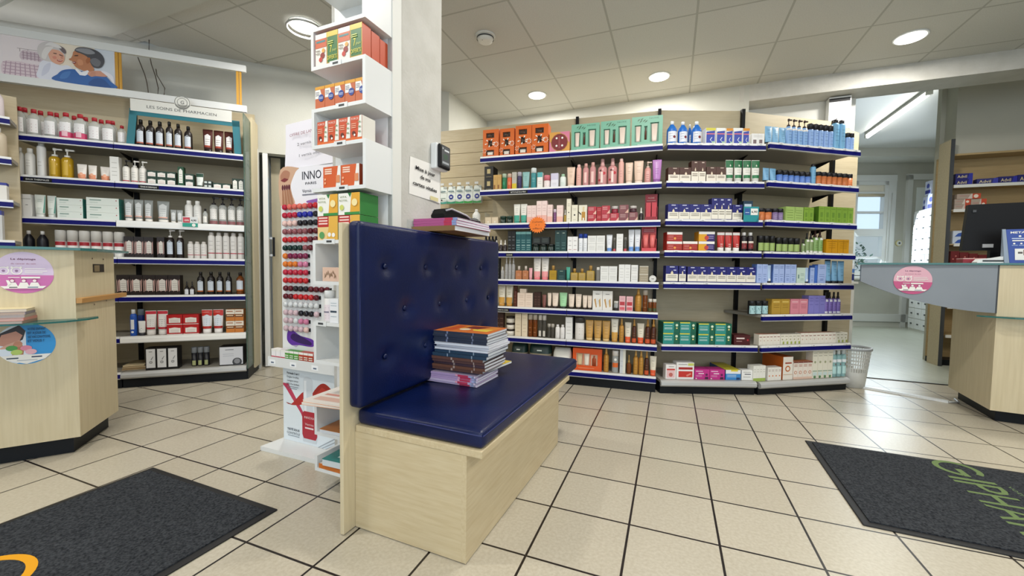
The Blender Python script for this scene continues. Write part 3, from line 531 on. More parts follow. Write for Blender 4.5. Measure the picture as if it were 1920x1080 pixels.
bott('yellow_pump', 'yellow gel bottle with white pump', clear('yellow_gel', '#c29a1e', .9), '#efeee8', 'pump', ('r', .3, .1, .7, .55, '#cfa936'))
tub('coral_tube', 'white tube with coral base', '#efe9e2', '#e08a62', ('r', .05, .14, .95, .36, '#e0916c'), ('d', .5, .36, .2, '#efb090'), lines(.3, .7, [.6, .7], '#b9aaa0'))
bott('white_pump_black', 'white bottle with black pump', '#e9e6df', '#141214', 'pump', lines(.25, .75, [.25, .35, .45]), ('r', .05, .06, .95, .1, '#b5343c'))
bott('white_pump', 'white bottle with white pump', '#eae7e0', '#f0eee8', 'pump', lines(.25, .75, [.25, .35, .45]), ('r', .05, .06, .95, .1, '#b5343c'))
carton('greenwhite_box', 'dark green carton with white label', '#16382a', scal(.1, .15, .9, .72, '#efeae4', '#c99a94', 2), d=.05)
carton('green_tall_box', 'tall green carton with white label', '#0f4a2a', scal(.18, .16, .82, .82, '#efeee6', '#a9b0a4', 4), d=.04)
carton('greenwhite_slim', 'slim dark green carton', '#16301f', scal(.14, .1, .86, .78, '#eeece4', '#8f9a8c', 3), d=.04)
tub('green_white_tube', 'white tube with dark green cap', '#e6ebe6', '#16382a', ('r', .02, .74, .98, .98, '#1c4a38'), lines(.3, .7, [.4, .5]), ch=.14)
carton('green_grid_mini', 'tiny dark carton with pale label', '#22302c', ('r', .15, .3, .85, .8, '#cfd6d2'), d=.04)
carton('white_grey_box', 'white carton with grey head band', '#efeeec', ('r', 0, .78, 1, .82, '#c9c8c4'), ('l', .35, .65, [.52], .025, '#6c6a70'), d=.05)
tub('white_teal_tube', 'white tube shading to green side', '#e3e8e0', '#e9ebe6', ('p', [(.85, .2), (.97, .2), (.97, .95), (.9, .95)], '#6fb0a0'), lines(.3, .7, [.4, .7, .78], '#9cb0a6'))
carton('teal_flat_box', 'flat white carton with teal side', '#dfe6df', ('l', .1, .45, [.6], .14, '#7f9a90'), ('l', .1, .35, [.3], .06, '#b3c4ba'), ('d', .92, .7, .02, '#b03a44'), s='#3f8f84', d=.07)
tub('grey_tube', 'silver grey tube with white label', '#8d9290', '#e3dfd8', scal(.16, .26, .8, .8, '#d3d6d6', '#a8acac', 4), ('r', .1, .2, .9, .26, '#d9a898'))
tub('grey_mini_tube', 'small silver grey tube', '#a4a8a8', '#dcd9d2', scal(.2, .26, .8, .75, '#d9dbdb', '#a8acac', 3))
bott('amber_cap_flask', 'small clear flask with black cap', CLR, '#1a1718', 'flask', scal(.15, .12, .85, .5))
bott('clear_pump', 'clear bottle with black pump', CLR, '#16121a', 'pump', scal(.12, .2, .88, .56, '#e6e4e0'), ('r', .06, .03, .94, .14, '#8d5a5c'))
bott('black_flask', 'black round bottle with white cap', '#12121c', '#e6e4e2', 'jug')
jar('red_white_jar', 'white pot with red band', '#e9e7e4', '#cfccc6', .42, ('r', .01, .42, .99, .56, '#a31c28'), lines(.25, .75, [.15, .25], '#8fa4b8', .02))
carton('zebra_box', 'black and pink leaf pattern carton', '#1c100e', *[('p', [(.06+.12*i, .15+.05*(i % 3)), (.12+.12*i, .2), (.05+.12*i+.08*(i % 2), .8), (.02+.12*i, .7)], '#c9a29a') for i in range(8)], *scal(.3, .22, .82, .74, '#d9d4cd', '#a39d96', 4), d=.06)
bott('black_pump', 'dark bottle with white pump', BRN, '#e9e6e2', 'pump', scal(.14, .14, .86, .56, '#ccd6e2', '#9fb0c4', 4))
bott('white_red_spray', 'white aerosol with red line', '#e6e3df', '#d5cfc9', 'aero', lines(.25, .75, [.65, .5, .35], '#a5a29e'), ('r', .03, .2, .97, .23, '#b0243a'))
bott('black_dropper_flask', 'small dark dropper bottle', BRN, '#1c1a1c', 'drop', scal(.12, .03, .88, .4, '#d9dbe0', '#a0a4ac', 3))
bott('brown_label_flask', 'dark flask with blue white label', '#140d0c', '#0f0c0c', 'flask', scal(.14, .18, .86, .58, '#c9d3de', '#93a6ba', 4), ('r', .14, .13, .86, .18, '#b5622c'))
bott('amber_label_flask', 'amber flask with blue white label', AMB, '#1a1210', 'flask', scal(.1, .22, .9, .62, '#d3dbe6', '#93a6ba', 4), ('r', .1, .17, .9, .22, '#c9702c'))
bott('blue_white_tube_can', 'blue spray bottle with white top', '#1f55b5', '#e3e6e8', 'lotion', ('r', .25, .25, .75, .62, '#e3e6ea'), ('d', .5, .15, .2, '#e3e6ea'))
bott('blue_can', 'dark blue bottle standing behind', '#1a3480', '#8fa0b4', 'cyl')
tub('white_mini_tube', 'small white tube with dark cap', '#e9e9e6', '#23262c', ('p', [(.2, .4), (.5, .5), (.8, .4), (.5, .3)], '#6f7a88'), ch=.2)
tub('red_white_tube', 'white tube with red edges', '#eae6e2', '#e6e2dd', ('r', .02, .86, .98, .98, '#c2263a'), ('r', .04, .24, .96, .32, '#b5202e'), scal(.14, .34, .86, .76, '#efedea', '#a7a29c', 4), ('r', .02, .3, .12, .86, '#c2263a'), ch=.2)
carton('red_label_box', 'red carton with white label', '#b51a1e', scal(.14, .18, .86, .66, '#ece6df', '#b0a198', 3), ('r', 0, 0, 1, .1, '#ece6df'), ('r', 0, .06, 1, .1, '#b51a1e'), d=.07)
tub('red_top_tube', 'white tube with bright red head', '#e9e6e6', '#e6e2df', ('r', .02, .74, .98, .98, '#c4281f'), ('r', .02, .2, .98, .3, '#b3241f'), scal(.14, .32, .86, .74, '#dfe5ee', '#9aa9bd', 4), ch=.18)
carton('orange_stack_box', 'orange and white carton with dark band', '#c97a2e', ('r', 0, .6, 1, 1, '#e9e0d0'), ('r', .04, .34, .96, .58, '#5a2a16'), ('l', .1, .85, [.42], .1, '#e0c09a'), ('l', .1, .8, [.8], .07, '#a8643c'), d=.08)
carton('white_black_box', 'white carton with black edges', '#17171a', ('r', .08, .1, .92, .95, '#dcdcdc'), ('d', .5, .35, .16, '#8a8a8c'), ('d', .5, .35, .10, '#b9b9b9'), ('p', [(.55, .45), (.75, .6), (.72, .62), (.5, .48)], '#77777a'), ('l', .35, .65, [.82], .02, '#55555a'), d=.08)
jar('black_lid_jar', 'dark glass jar with silver lid', '#15151c', '#8f949a', .3, ('r', .2, .05, .8, .3, '#a9ae7a'))
carton('mineral_kit_box', 'white picture carton on dark tray', '#1a1c20', ('r', .02, .05, .98, .98, '#d6d8de'), ('l', .15, .6, [.5, .6], .02, '#a9adb8'), ('l', .25, .6, [.82], .03, '#55585f'), ('d', .74, .18, .2, '#3a3c42'), ('d', .74, .22, .13, '#8b8d92'), d=.12)
ROWS = [
('A',1,'gift_orange',-1.464,-1.318,0.235,1,1,0.03,0,0),('A',1,'gift_orange',-1.314,-1.182,0.235,1,1,0.04,0,0),('A',1,'gift_orange',-1.173,-0.888,0.243,2,1,0.03,0,0),
('A',1,'gift_pink',-0.883,-0.712,0.165,1,1,0.03,0,0),('A',1,'gift_green',-0.704,-0.477,0.212,1,1,0.03,0,0),('A',1,'gift_green',-0.473,-0.244,0.216,1,1,0.03,0,0),
('A',1,'gift_green',-0.239,-0.008,0.226,1,1,0.03,0,0),('A',2,'black_box',-1.446,-1.364,0.104,1,2,0.03,0.12,0),('A',2,'gold_slim',-1.363,-1.292,0.131,2,1,0.03,0,0),
('A',2,'green_grad',-1.289,-1.248,0.138,1,1,0.03,0,0),('A',2,'orange_grad',-1.244,-1.199,0.136,1,1,0.03,0,0),('A',2,'yellow_grey',-1.196,-1.156,0.145,1,1,0.03,0,0),
('A',2,'purple_grad',-1.154,-1.115,0.145,1,1,0.03,0,0),('A',2,'teal_tube',-1.113,-1.046,0.145,1,1,0.03,0,0),('A',2,'teal_bottle',-1.038,-0.988,0.172,1,1,0.03,0,0),
('A',2,'teal_white_box',-0.978,-0.933,0.131,1,1,0.03,0,0),('A',2,'pink_jar_box',-0.929,-0.87,0.107,1,1,0.03,0,0),('A',2,'lilac_box',-0.864,-0.802,0.117,1,1,0.03,0,0),
('A',2,'mint_bottle',-0.793,-0.739,0.109,1,1,0.03,0,0),('A',2,'beige_tube',-0.735,-0.666,0.162,1,1,0.03,0,0),('A',2,'pink_spray',-0.659,-0.616,0.178,1,1,0.03,0,0),
('A',2,'pink_bottle',-0.607,-0.557,0.183,1,1,0.03,0,0),('A',2,'pink_bottle',-0.553,-0.501,0.189,1,1,0.03,0,0),('A',2,'flower_bottle',-0.492,-0.335,0.214,2,1,0.03,0,0),
('A',2,'pink_spray',-0.329,-0.285,0.205,1,1,0.03,0,0),('A',2,'beige_tube',-0.277,-0.217,0.17,1,1,0.03,0,0),('A',2,'beige_tube',-0.213,-0.139,0.179,1,1,0.03,0,0),
('A',2,'pump_box',-0.134,-0.084,0.169,1,1,0.03,0,0),('A',2,'violet_tube',-0.078,-0.007,0.179,1,1,0.03,0,0),('A',3,'white_bag_bottle',-1.567,-1.492,0.135,1,1,0.03,0,0),
('A',3,'clear_box',-1.437,-1.315,0.06,2,1,0.03,0,0),('A',3,'dark_jar_box',-1.307,-1.189,0.066,2,1,0.03,0,0),('A',3,'teal_white_tube',-1.184,-1.063,0.164,2,1,0.03,0,0),
('A',3,'blush_box',-1.061,-0.982,0.147,2,1,0.03,0,0),('A',3,'blush_box',-0.98,-0.891,0.182,2,1,0.03,0,0),('A',3,'blush_box',-0.889,-0.845,0.148,1,1,0.03,0,0),
('A',3,'purple_vial',-0.839,-0.813,0.11,1,1,0.03,0,0),('A',3,'blush_box',-0.81,-0.758,0.141,1,1,0.03,0,0),('A',3,'gold_dropper',-0.752,-0.731,0.105,1,1,0.03,0,0),
('A',3,'ivory_box',-0.729,-0.693,0.19,1,1,0.03,0,0),('A',3,'ivory_box',-0.688,-0.638,0.139,1,1,0.03,0,0),('A',3,'ivory_pic_box',-0.63,-0.564,0.136,1,1,0.03,0,0),
('A',3,'rose_box',-0.558,-0.49,0.061,1,2,0.03,0,0),('A',3,'red_slim_box',-0.488,-0.45,0.059,1,2,0.03,0,0),('A',3,'rose_box',-0.449,-0.384,0.063,1,2,0.03,0,0),
('A',3,'rose_box',-0.382,-0.315,0.065,1,1,0.03,0,0),('A',3,'maroon_box',-0.314,-0.243,0.064,1,2,0.03,0,0),('A',3,'maroon_box',-0.24,-0.174,0.068,1,1,0.03,0,0),
('A',3,'rose_jar',-0.376,-0.321,0.054,1,1,0.03,0,0.066),('A',3,'maroon_jar',-0.237,-0.181,0.049,1,1,0.03,0,0.069),('A',3,'dark_dropper',-0.167,-0.132,0.103,1,1,0.03,0,0),
('A',3,'red_display',-0.125,-0.027,0.212,1,1,0.03,0,0),('A',4,'dark_mini',-1.468,-1.343,0.138,4,1,0.09,0,0),('A',4,'dark_dropper',-1.351,-1.236,0.1,3,1,0.03,0,0),
('A',4,'black_slim_box',-1.227,-1.16,0.176,2,1,0.03,0,0),('A',4,'teal_cyl_box',-1.156,-1.022,0.17,3,1,0.03,0,0),('A',4,'dark_jar',-1.017,-0.823,0.062,3,1,0.03,0,0),
('A',4,'dark_jar_carton',-1.011,-0.866,0.058,2,1,0.03,0,0.063),('A',4,'darkgreen_box',-0.82,-0.725,0.174,2,1,0.03,0,0),
('A',4,'white_slim_box',-0.716,-0.633,0.121,2,1,0.03,0,0),('A',4,'bluecap_bottle',-0.629,-0.556,0.143,2,1,0.03,0,0),
('A',4,'white_carton',-0.553,-0.418,0.064,2,2,0.03,0,0),('A',4,'white_blue_tube',-0.408,-0.36,0.134,1,1,0.03,0,0),('A',4,'redbase_vial',-0.355,-0.334,0.109,1,1,0.03,0,0),
('A',4,'white_tall_box',-0.329,-0.279,0.139,1,1,0.03,0,0),('A',4,'redbase_vial',-0.275,-0.249,0.112,1,1,0.03,0,0),
('A',4,'white_blue_tube',-0.241,-0.148,0.173,2,1,0.03,0,0),('A',4,'coral_display',-0.144,-0.028,0.196,1,1,0.03,0,0),
('A',5,'black_slim_box',-1.336,-1.298,0.178,1,1,0.03,0,0),('A',5,'silver_spray',-1.291,-1.259,0.107,1,1,0.03,0,0),('A',5,'silver_spray',-1.255,-1.162,0.186,3,1,0.03,0,0),
('A',5,'amber_perfume',-1.157,-1.1,0.113,1,1,0.03,0,0),('A',5,'amber_perfume',-1.096,-1.041,0.114,1,1,0.03,0,0),('A',5,'pink_mini_tube',-1.039,-1.008,0.098,1,1,0.03,0,0),
('A',5,'white_pink_tube',-1.004,-0.869,0.187,2,1,0.03,0,0),('A',5,'oil_bottle',-0.865,-0.801,0.121,1,1,0.03,0,0),('A',5,'darkgreen_box',-0.795,-0.728,0.086,1,1,0.03,0,0),
('A',5,'teal_mini_tube',-0.724,-0.69,0.109,1,1,0.03,0,0),('A',5,'oil_bottle',-0.687,-0.564,0.098,2,1,0.03,0,0),('A',5,'oil_bottle',-0.56,-0.493,0.124,1,1,0.03,0,0),
('A',5,'grey_box',-0.479,-0.452,0.111,1,1,0.03,0,0),('A',5,'white_carton',-0.449,-0.318,0.06,2,2,0.03,0,0),('A',5,'white_tall_box',-0.306,-0.217,0.134,2,1,0.03,0,0),
('A',5,'white_carton',-0.213,-0.161,0.066,1,2,0.03,0,0),('A',5,'taupe_box',-0.151,-0.084,0.062,1,2,0.03,0,0),('A',5,'white_tin',-0.079,-0.023,0.063,1,1,0.03,0,0),
('A',6,'white_gold_tube',-1.313,-1.178,0.182,2,1,0.03,0,0),('A',6,'brown_bottle',-1.174,-1.137,0.177,1,1,0.03,0,0),('A',6,'cream_carton',-1.135,-1.001,0.06,2,2,0.03,0,0),
('A',6,'cream_mini_carton',-1.114,-1.057,0.032,1,1,0.03,0,0.121),('A',6,'brown_slim_box',-0.99,-0.933,0.128,2,1,0.03,0,0),
('A',6,'brown_mini_tube',-0.921,-0.886,0.109,1,1,0.03,0,0),('A',6,'cream_tube',-0.876,-0.842,0.125,1,1,0.03,0,0),('A',6,'cream_tube',-0.84,-0.783,0.126,1,1,0.03,0,0),
('A',6,'mint_tube',-0.779,-0.711,0.13,1,1,0.03,0,0),('A',6,'cream_tube',-0.702,-0.65,0.12,1,1,0.03,0,0),('A',6,'cream_tube',-0.645,-0.593,0.122,1,1,0.03,0,0),
('A',6,'cream_tube',-0.586,-0.508,0.114,2,1,0.03,0,0),('A',6,'white_gift',-0.505,-0.348,0.153,2,1,0.03,0,0),('A',6,'clear_mini',-0.34,-0.301,0.075,1,1,0.03,0,0),
('A',6,'pink_red_box',-0.297,-0.249,0.117,1,1,0.03,0,0),('A',6,'pink_red_box',-0.243,-0.192,0.116,1,1,0.03,0,0),('A',6,'gold_spray',-0.18,-0.126,0.182,1,1,0.03,0,0),
('A',6,'amber_bottle',-0.122,-0.082,0.17,1,1,0.03,0,0),('A',6,'amber_mini',-0.08,-0.017,0.101,2,1,0.03,0,0),('A',7,'brown_slim_box',-1.329,-1.256,0.204,2,1,0.03,0,0),
('A',7,'white_jar_stack',-1.243,-1.162,0.054,1,3,0.03,0,0),('A',7,'cream_tall_box',-1.153,-1.099,0.193,1,1,0.03,0,0),
('A',7,'cream_tall_box',-1.094,-1.044,0.195,1,1,0.03,0,0),('A',7,'amber_bottle',-1.041,-0.959,0.191,2,1,0.03,0,0),('A',7,'clear_bottle',-0.953,-0.882,0.19,2,1,0.03,0,0),
('A',7,'clear_short',-0.873,-0.813,0.118,2,1,0.03,0,0),('A',7,'white_round_bottle',-0.808,-0.725,0.114,2,1,0.03,0,0),
('A',7,'white_tall_box',-0.72,-0.663,0.181,1,1,0.03,0,0),('A',7,'darkcap_white_bottle',-0.645,-0.565,0.182,1,1,0.03,0,0),
('A',7,'gold_tube',-0.559,-0.36,0.164,3,1,0.03,0,0),('A',7,'white_gold_tube',-0.356,-0.297,0.185,1,1,0.03,0,0),('A',7,'gold_spray',-0.293,-0.254,0.19,1,1,0.03,0,0),
('A',7,'orangebase_tube',-0.25,-0.199,0.161,1,1,0.03,0,0),('A',7,'amber_spray',-0.196,-0.159,0.193,1,1,0.03,0,0),
('A',7,'orangebase_tube',-0.157,-0.101,0.158,1,1,0.03,0,0),('A',7,'amber_spray',-0.098,-0.013,0.194,2,1,0.03,0,0),
('A',8,'green_pouch',-1.195,-1.048,0.211,1,1,0.03,0.14,0),('A',8,'green_pouch',-1.039,-0.836,0.216,1,1,0.03,0.14,0),
('A',8,'yellow_pouch',-0.831,-0.664,0.164,1,1,0.03,0.12,0),('A',8,'orange_window_gift',-0.658,-0.418,0.179,1,1,0.03,0,0),
('A',8,'gold_spray',-0.41,-0.365,0.195,1,1,0.03,0,0),('A',8,'clear_tube_pack',-0.344,-0.289,0.177,1,1,0.03,0,0),
('A',8,'silver_card_box',-0.281,-0.236,0.194,1,1,0.03,0,0),('A',8,'gold_mini_spray',-0.231,-0.191,0.15,1,1,0.03,0,0),('A',8,'gold_spray',-0.18,-0.099,0.195,2,1,0.03,0,0),
('A',8,'amber_spray',-0.096,-0.059,0.194,1,1,0.03,0,0),('A',8,'orangebase_tube',-0.056,-0.004,0.153,1,1,0.03,0,0),('B',1,'blue_bottle',-0.748,-0.669,0.182,1,1,0.03,0,0),
('B',1,'blue_bottle',-0.664,-0.59,0.179,1,1,0.03,0,0),('B',1,'blue_bottle',-0.545,-0.523,0.195,1,1,0.13,0,0),('B',1,'blue_bottle',-0.563,-0.483,0.182,1,1,0.03,0,0),
('B',1,'yellowtop_box',-0.468,-0.394,0.125,1,1,0.03,0,0),('B',1,'blue_white_box',-0.389,-0.321,0.126,1,1,0.03,0,0),
('B',1,'orangetop_box',-0.316,-0.265,0.123,1,1,0.03,0,0),('B',1,'blue_white_box',-0.261,-0.193,0.127,1,1,0.03,0,0),
('B',1,'orangetop_box',-0.191,-0.142,0.124,1,1,0.03,0,0),('B',1,'white_print_box',-0.125,-0.03,0.087,1,1,0.03,0,0),
('B',2,'brown_drop_box',-0.739,-0.568,0.109,2,1,0.03,0,0),('B',2,'brown_drop_box',-0.566,-0.457,0.158,2,1,0.03,0,0),
('B',2,'brown_drop_box',-0.453,-0.306,0.116,2,1,0.03,0,0),('B',2,'green_tube',-0.305,-0.044,0.173,4,1,0.03,0,0),('B',3,'navy_drop_box',-0.733,-0.404,0.119,4,1,0.03,0,0),
('B',3,'navy_drop_box',-0.404,-0.252,0.166,3,1,0.03,0,0),('B',3,'navy_drop_box',-0.248,-0.172,0.119,1,1,0.03,0,0),('B',3,'blue_card_box',-0.14,-0.067,0.157,1,1,0.08,0,0),
('B',4,'red_wide_box',-0.735,-0.616,0.071,1,2,0.03,0,0),('B',4,'red_wide_box',-0.613,-0.5,0.072,1,1,0.03,0,0),('B',4,'sunset_box',-0.495,-0.372,0.074,1,2,0.03,0,0),
('B',4,'red_tube',-0.348,-0.172,0.147,3,1,0.03,0,0),('B',4,'dark_syrup',-0.167,-0.069,0.146,2,1,0.03,0,0),('B',5,'navy_drop_box',-0.735,-0.641,0.125,1,1,0.03,0,0),
('B',5,'navy_drop_box',-0.635,-0.581,0.124,1,1,0.03,0,0),('B',5,'navy_drop_box',-0.57,-0.052,0.121,7,1,0.03,0,0),
('B',7,'teal_band_box',-0.742,-0.489,0.085,2,2,0.03,0.12,0),('B',7,'teal_band_box',-0.473,-0.218,0.081,2,2,0.03,0.12,0),
('B',7,'maroon_long_box',-0.201,-0.074,0.076,1,1,0.03,0.1,0),('B',8,'pink_white_box',-0.713,-0.633,0.111,1,1,0.03,0,0),
('B',8,'red_white_box',-0.632,-0.494,0.129,1,1,0.03,0,0),('B',8,'magenta_box',-0.491,-0.258,0.078,2,1,0.03,0,0),
('B',8,'blue_yellow_box',-0.254,-0.136,0.077,1,1,0.03,0.26,0),('B',8,'white_drop_box',-0.131,-0.015,0.077,1,1,0.03,0,0),
('C',1,'sky_tube',-0.899,-0.712,0.135,3,1,0.03,0,0),('C',1,'sky_pump',-0.71,-0.514,0.207,4,1,0.03,0,0),('C',1,'sky_capped',-0.509,-0.274,0.185,5,1,0.03,0,0),
('C',1,'sky_spray',-0.272,-0.153,0.241,2,1,0.03,0,0),('C',1,'sky_capped',-0.146,-0.071,0.144,2,1,0.03,0,0),('C',2,'sky_tube',-0.905,-0.784,0.105,2,1,0.03,0,0),
('C',2,'blue_jar',-0.779,-0.467,0.096,6,1,0.03,0,0),('C',2,'sky_spray',-0.465,-0.422,0.162,1,1,0.03,0,0),('C',2,'orange_jar',-0.417,-0.062,0.105,7,1,0.03,0,0),
('C',3,'orange_jar',-0.931,-0.808,0.092,2,1,0.03,0,0),('C',3,'purple_jar',-0.804,-0.707,0.095,2,1,0.03,0,0),('C',3,'pale_green_box',-0.701,-0.536,0.113,2,1,0.03,0,0),
('C',3,'green_grid_box',-0.533,-0.438,0.115,2,1,0.03,0,0),('C',3,'green_grid_box',-0.392,-0.054,0.129,6,1,0.03,0,0),('C',4,'lime_jar',-0.923,-0.77,0.123,3,1,0.03,0,0),
('C',4,'lime_jar',-0.762,-0.54,0.113,4,1,0.03,0,0),('C',4,'lime_mini_spray',-0.527,-0.5,0.105,1,1,0.03,0,0),('C',4,'lime_mini_spray',-0.492,-0.42,0.156,2,1,0.03,0,0),
('C',4,'lime_spray',-0.416,-0.324,0.179,2,1,0.03,0,0),('C',4,'amber_yellow_box',-0.306,-0.081,0.113,2,1,0.03,0.1,0),
('C',5,'periwinkle_box',-0.938,-0.841,0.142,2,1,0.03,0,0),('C',5,'pale_blue_tube',-0.838,-0.799,0.135,1,1,0.03,0,0),
('C',5,'periwinkle_box',-0.79,-0.688,0.143,2,1,0.03,0,0),('C',5,'periwinkle_box',-0.683,-0.578,0.144,2,1,0.03,0,0),
('C',5,'mint_white_box',-0.573,-0.492,0.121,1,1,0.03,0,0),('C',5,'pale_blue_tube',-0.487,-0.452,0.122,1,1,0.03,0,0),
('C',5,'periwinkle_box',-0.447,-0.406,0.122,1,1,0.03,0,0),('C',5,'blue_slim_box',-0.404,-0.378,0.14,1,1,0.03,0,0),
('C',5,'periwinkle_box',-0.376,-0.293,0.149,1,1,0.03,0,0),('C',5,'sky_tube',-0.289,-0.096,0.179,3,1,0.03,0,0),('C',6,'teal_label_jar',-0.978,-0.807,0.103,3,1,0.03,0,0),
('C',6,'gold_carton',-0.791,-0.624,0.117,2,1,0.03,0,0),('C',6,'rose_carton',-0.619,-0.453,0.117,2,1,0.03,0,0),('C',6,'violet_carton',-0.449,-0.289,0.143,3,1,0.03,0,0),
('C',6,'violet_spray',-0.287,-0.122,0.172,4,1,0.03,0,0),('C',7,'mini_white_box',-0.895,-0.7,0.084,6,1,0.03,0,0),('C',7,'mini_leaf_box',-0.697,-0.512,0.08,5,1,0.03,0,0),
('C',7,'mini_white_box',-0.51,-0.165,0.087,9,1,0.03,0,0),('C',7,'mini_leaf_box',-0.163,-0.051,0.082,3,1,0.03,0,0),
('C',8,'white_green_slim',-0.933,-0.822,0.12,4,1,0.03,0,0),('C',8,'white_orange_mini',-0.801,-0.676,0.102,4,1,0.03,0,0),
('C',8,'orange_deep_box',-0.663,-0.568,0.18,1,1,0.03,0.2,0),('C',8,'ring_box',-0.565,-0.383,0.139,4,1,0.03,0,0),('C',8,'cream_leaf_box',-0.383,-0.184,0.222,4,1,0.03,0,0),
('C',8,'aqua_bottle',-0.179,-0.034,0.217,3,1,0.03,0,0),('L',1,'micellar_bottle',-1.373,-1.299,0.196,1,1,0.03,0,0),
('L',1,'micellar_bottle',-1.296,-1.224,0.189,1,1,0.03,0,0),('L',1,'micellar_bottle',-1.209,-1.135,0.184,1,1,0.03,0,0),
('L',1,'micellar_pink',-1.128,-0.971,0.19,2,1,0.03,0,0),('L',1,'micellar_bottle',-0.967,-0.894,0.177,1,1,0.03,0,0),
('L',1,'micellar_bottle',-0.89,-0.812,0.169,1,1,0.03,0,0),('L',1,'micellar_bottle',-0.8,-0.747,0.141,1,1,0.03,0,0),
('L',1,'micellar_bottle',-1.396,-1.329,0.221,1,1,0.13,0,0),('L',1,'micellar_bottle',-1.312,-1.244,0.211,1,1,0.13,0,0),
('L',1,'micellar_bottle',-1.221,-1.16,0.209,1,1,0.13,0,0),('L',1,'micellar_bottle',-1.125,-0.995,0.201,2,1,0.13,0,0),
('L',1,'micellar_bottle',-0.971,-0.837,0.195,2,1,0.13,0,0),('L',1,'brown_flask',-0.691,-0.516,0.202,3,1,0.03,0,0),('L',1,'brown_flask',-0.509,-0.46,0.209,1,1,0.03,0,0),
('L',1,'brown_flask',-0.456,-0.403,0.2,1,1,0.03,0,0),('L',1,'brown_flask',-0.394,-0.338,0.19,1,1,0.03,0,0),('L',1,'brown_label_tube',-0.273,-0.057,0.182,3,1,0.03,0,0),
('L',2,'white_cap_bottle',-1.369,-1.318,0.195,1,1,0.03,0,0),('L',2,'white_cap_bottle',-1.315,-1.26,0.194,1,1,0.03,0,0),
('L',2,'mist_spray',-1.252,-1.201,0.249,1,1,0.03,0,0),('L',2,'yellow_pump',-1.194,-1.058,0.213,2,1,0.03,0,0),('L',2,'coral_tube',-1.036,-0.977,0.112,1,1,0.03,0,0),
('L',2,'coral_tube',-0.973,-0.92,0.109,1,1,0.03,0,0),('L',2,'coral_tube',-0.905,-0.844,0.106,1,1,0.03,0,0),('L',2,'white_tall_box',-0.841,-0.788,0.183,1,1,0.03,0,0),
('L',2,'white_pump_black',-0.776,-0.729,0.17,1,1,0.03,0,0),('L',2,'white_pump',-0.726,-0.63,0.17,2,1,0.03,0,0),('L',2,'greenwhite_box',-0.624,-0.443,0.052,3,2,0.03,0,0),
('L',2,'green_tall_box',-0.432,-0.393,0.149,1,1,0.03,0,0),('L',2,'greenwhite_box',-0.388,-0.329,0.05,1,2,0.03,0,0),
('L',2,'green_white_tube',-0.32,-0.268,0.113,1,1,0.03,0,0),('L',2,'green_grid_mini',-0.265,-0.212,0.029,2,2,0.03,0,0),
('L',2,'greenwhite_box',-0.205,-0.083,0.045,2,1,0.03,0,0),('L',2,'greenwhite_slim',-0.075,0.006,0.091,2,1,0.03,0,0),
('L',3,'white_grey_box',-1.368,-1.28,0.157,2,1,0.03,0,0),('L',3,'white_teal_tube',-1.272,-1.21,0.161,1,1,0.03,0,0),
('L',3,'white_teal_tube',-1.205,-1.151,0.158,1,1,0.03,0,0),('L',3,'teal_flat_box',-1.145,-0.999,0.049,1,3,0.03,0,0),
('L',3,'teal_flat_box',-0.984,-0.792,0.054,1,3,0.03,0,0),('L',3,'grey_tube',-0.773,-0.594,0.166,3,1,0.03,0,0),('L',3,'grey_tube',-0.575,-0.492,0.165,1,1,0.03,0,0),
('L',3,'grey_mini_tube',-0.489,-0.408,0.103,2,1,0.03,0,0),('L',3,'white_cap_bottle',-0.401,-0.288,0.182,2,1,0.03,0,0),
('L',3,'amber_cap_flask',-0.282,-0.246,0.125,1,1,0.03,0,0),('L',3,'clear_pump',-0.239,0.004,0.224,4,1,0.03,0,0),('L',4,'black_flask',-1.344,-1.283,0.178,1,1,0.03,0,0),
('L',4,'black_flask',-1.272,-1.21,0.177,1,1,0.03,0,0),('L',4,'red_white_jar',-1.176,-0.776,0.189,6,1,0.03,0,0),('L',4,'zebra_box',-0.774,-0.594,0.158,3,1,0.03,0,0),
('L',4,'zebra_box',-0.574,-0.526,0.161,1,1,0.03,0,0),('L',4,'black_pump',-0.522,-0.47,0.223,1,1,0.03,0,0),('L',4,'black_pump',-0.457,-0.409,0.224,1,1,0.03,0,0),
('L',4,'white_red_spray',-0.387,-0.257,0.135,3,1,0.03,0,0),('L',4,'white_red_spray',-0.253,-0.002,0.215,5,1,0.03,0,0),
('L',5,'zebra_box',-0.825,-0.432,0.153,5,1,0.03,0,0),('L',5,'black_dropper_flask',-0.412,-0.343,0.105,2,1,0.03,0,0),
('L',5,'brown_label_flask',-0.332,-0.279,0.181,1,1,0.03,0,0),('L',5,'brown_label_flask',-0.265,-0.208,0.182,1,1,0.03,0,0),
('L',5,'brown_label_flask',-0.201,-0.15,0.182,1,1,0.03,0,0),('L',5,'brown_label_flask',-0.138,-0.092,0.181,1,1,0.03,0,0),
('L',5,'amber_label_flask',-0.066,-0.006,0.179,1,1,0.03,0,0),('L',6,'blue_white_tube_can',-0.759,-0.714,0.201,1,1,0.03,0,0),
('L',6,'blue_can',-0.739,-0.697,0.198,1,1,0.1,0,0),('L',6,'white_mini_tube',-0.709,-0.66,0.112,1,1,0.03,0,0),('L',6,'red_white_tube',-0.67,-0.523,0.188,2,1,0.04,0,0),
('L',6,'red_label_box',-0.527,-0.317,0.078,2,2,0.03,0,0),('L',6,'red_top_tube',-0.306,-0.153,0.189,2,1,0.03,0,0),
('L',6,'orange_stack_box',-0.135,-0.011,0.095,2,2,0.03,0,0),('L',7,'white_black_box',-0.665,-0.458,0.172,3,1,0.03,0,0),
('L',7,'black_lid_jar',-0.394,-0.269,0.154,3,1,0.08,0,0),('L',7,'mineral_kit_box',-0.189,-0.016,0.155,1,1,0.03,0,0),
]
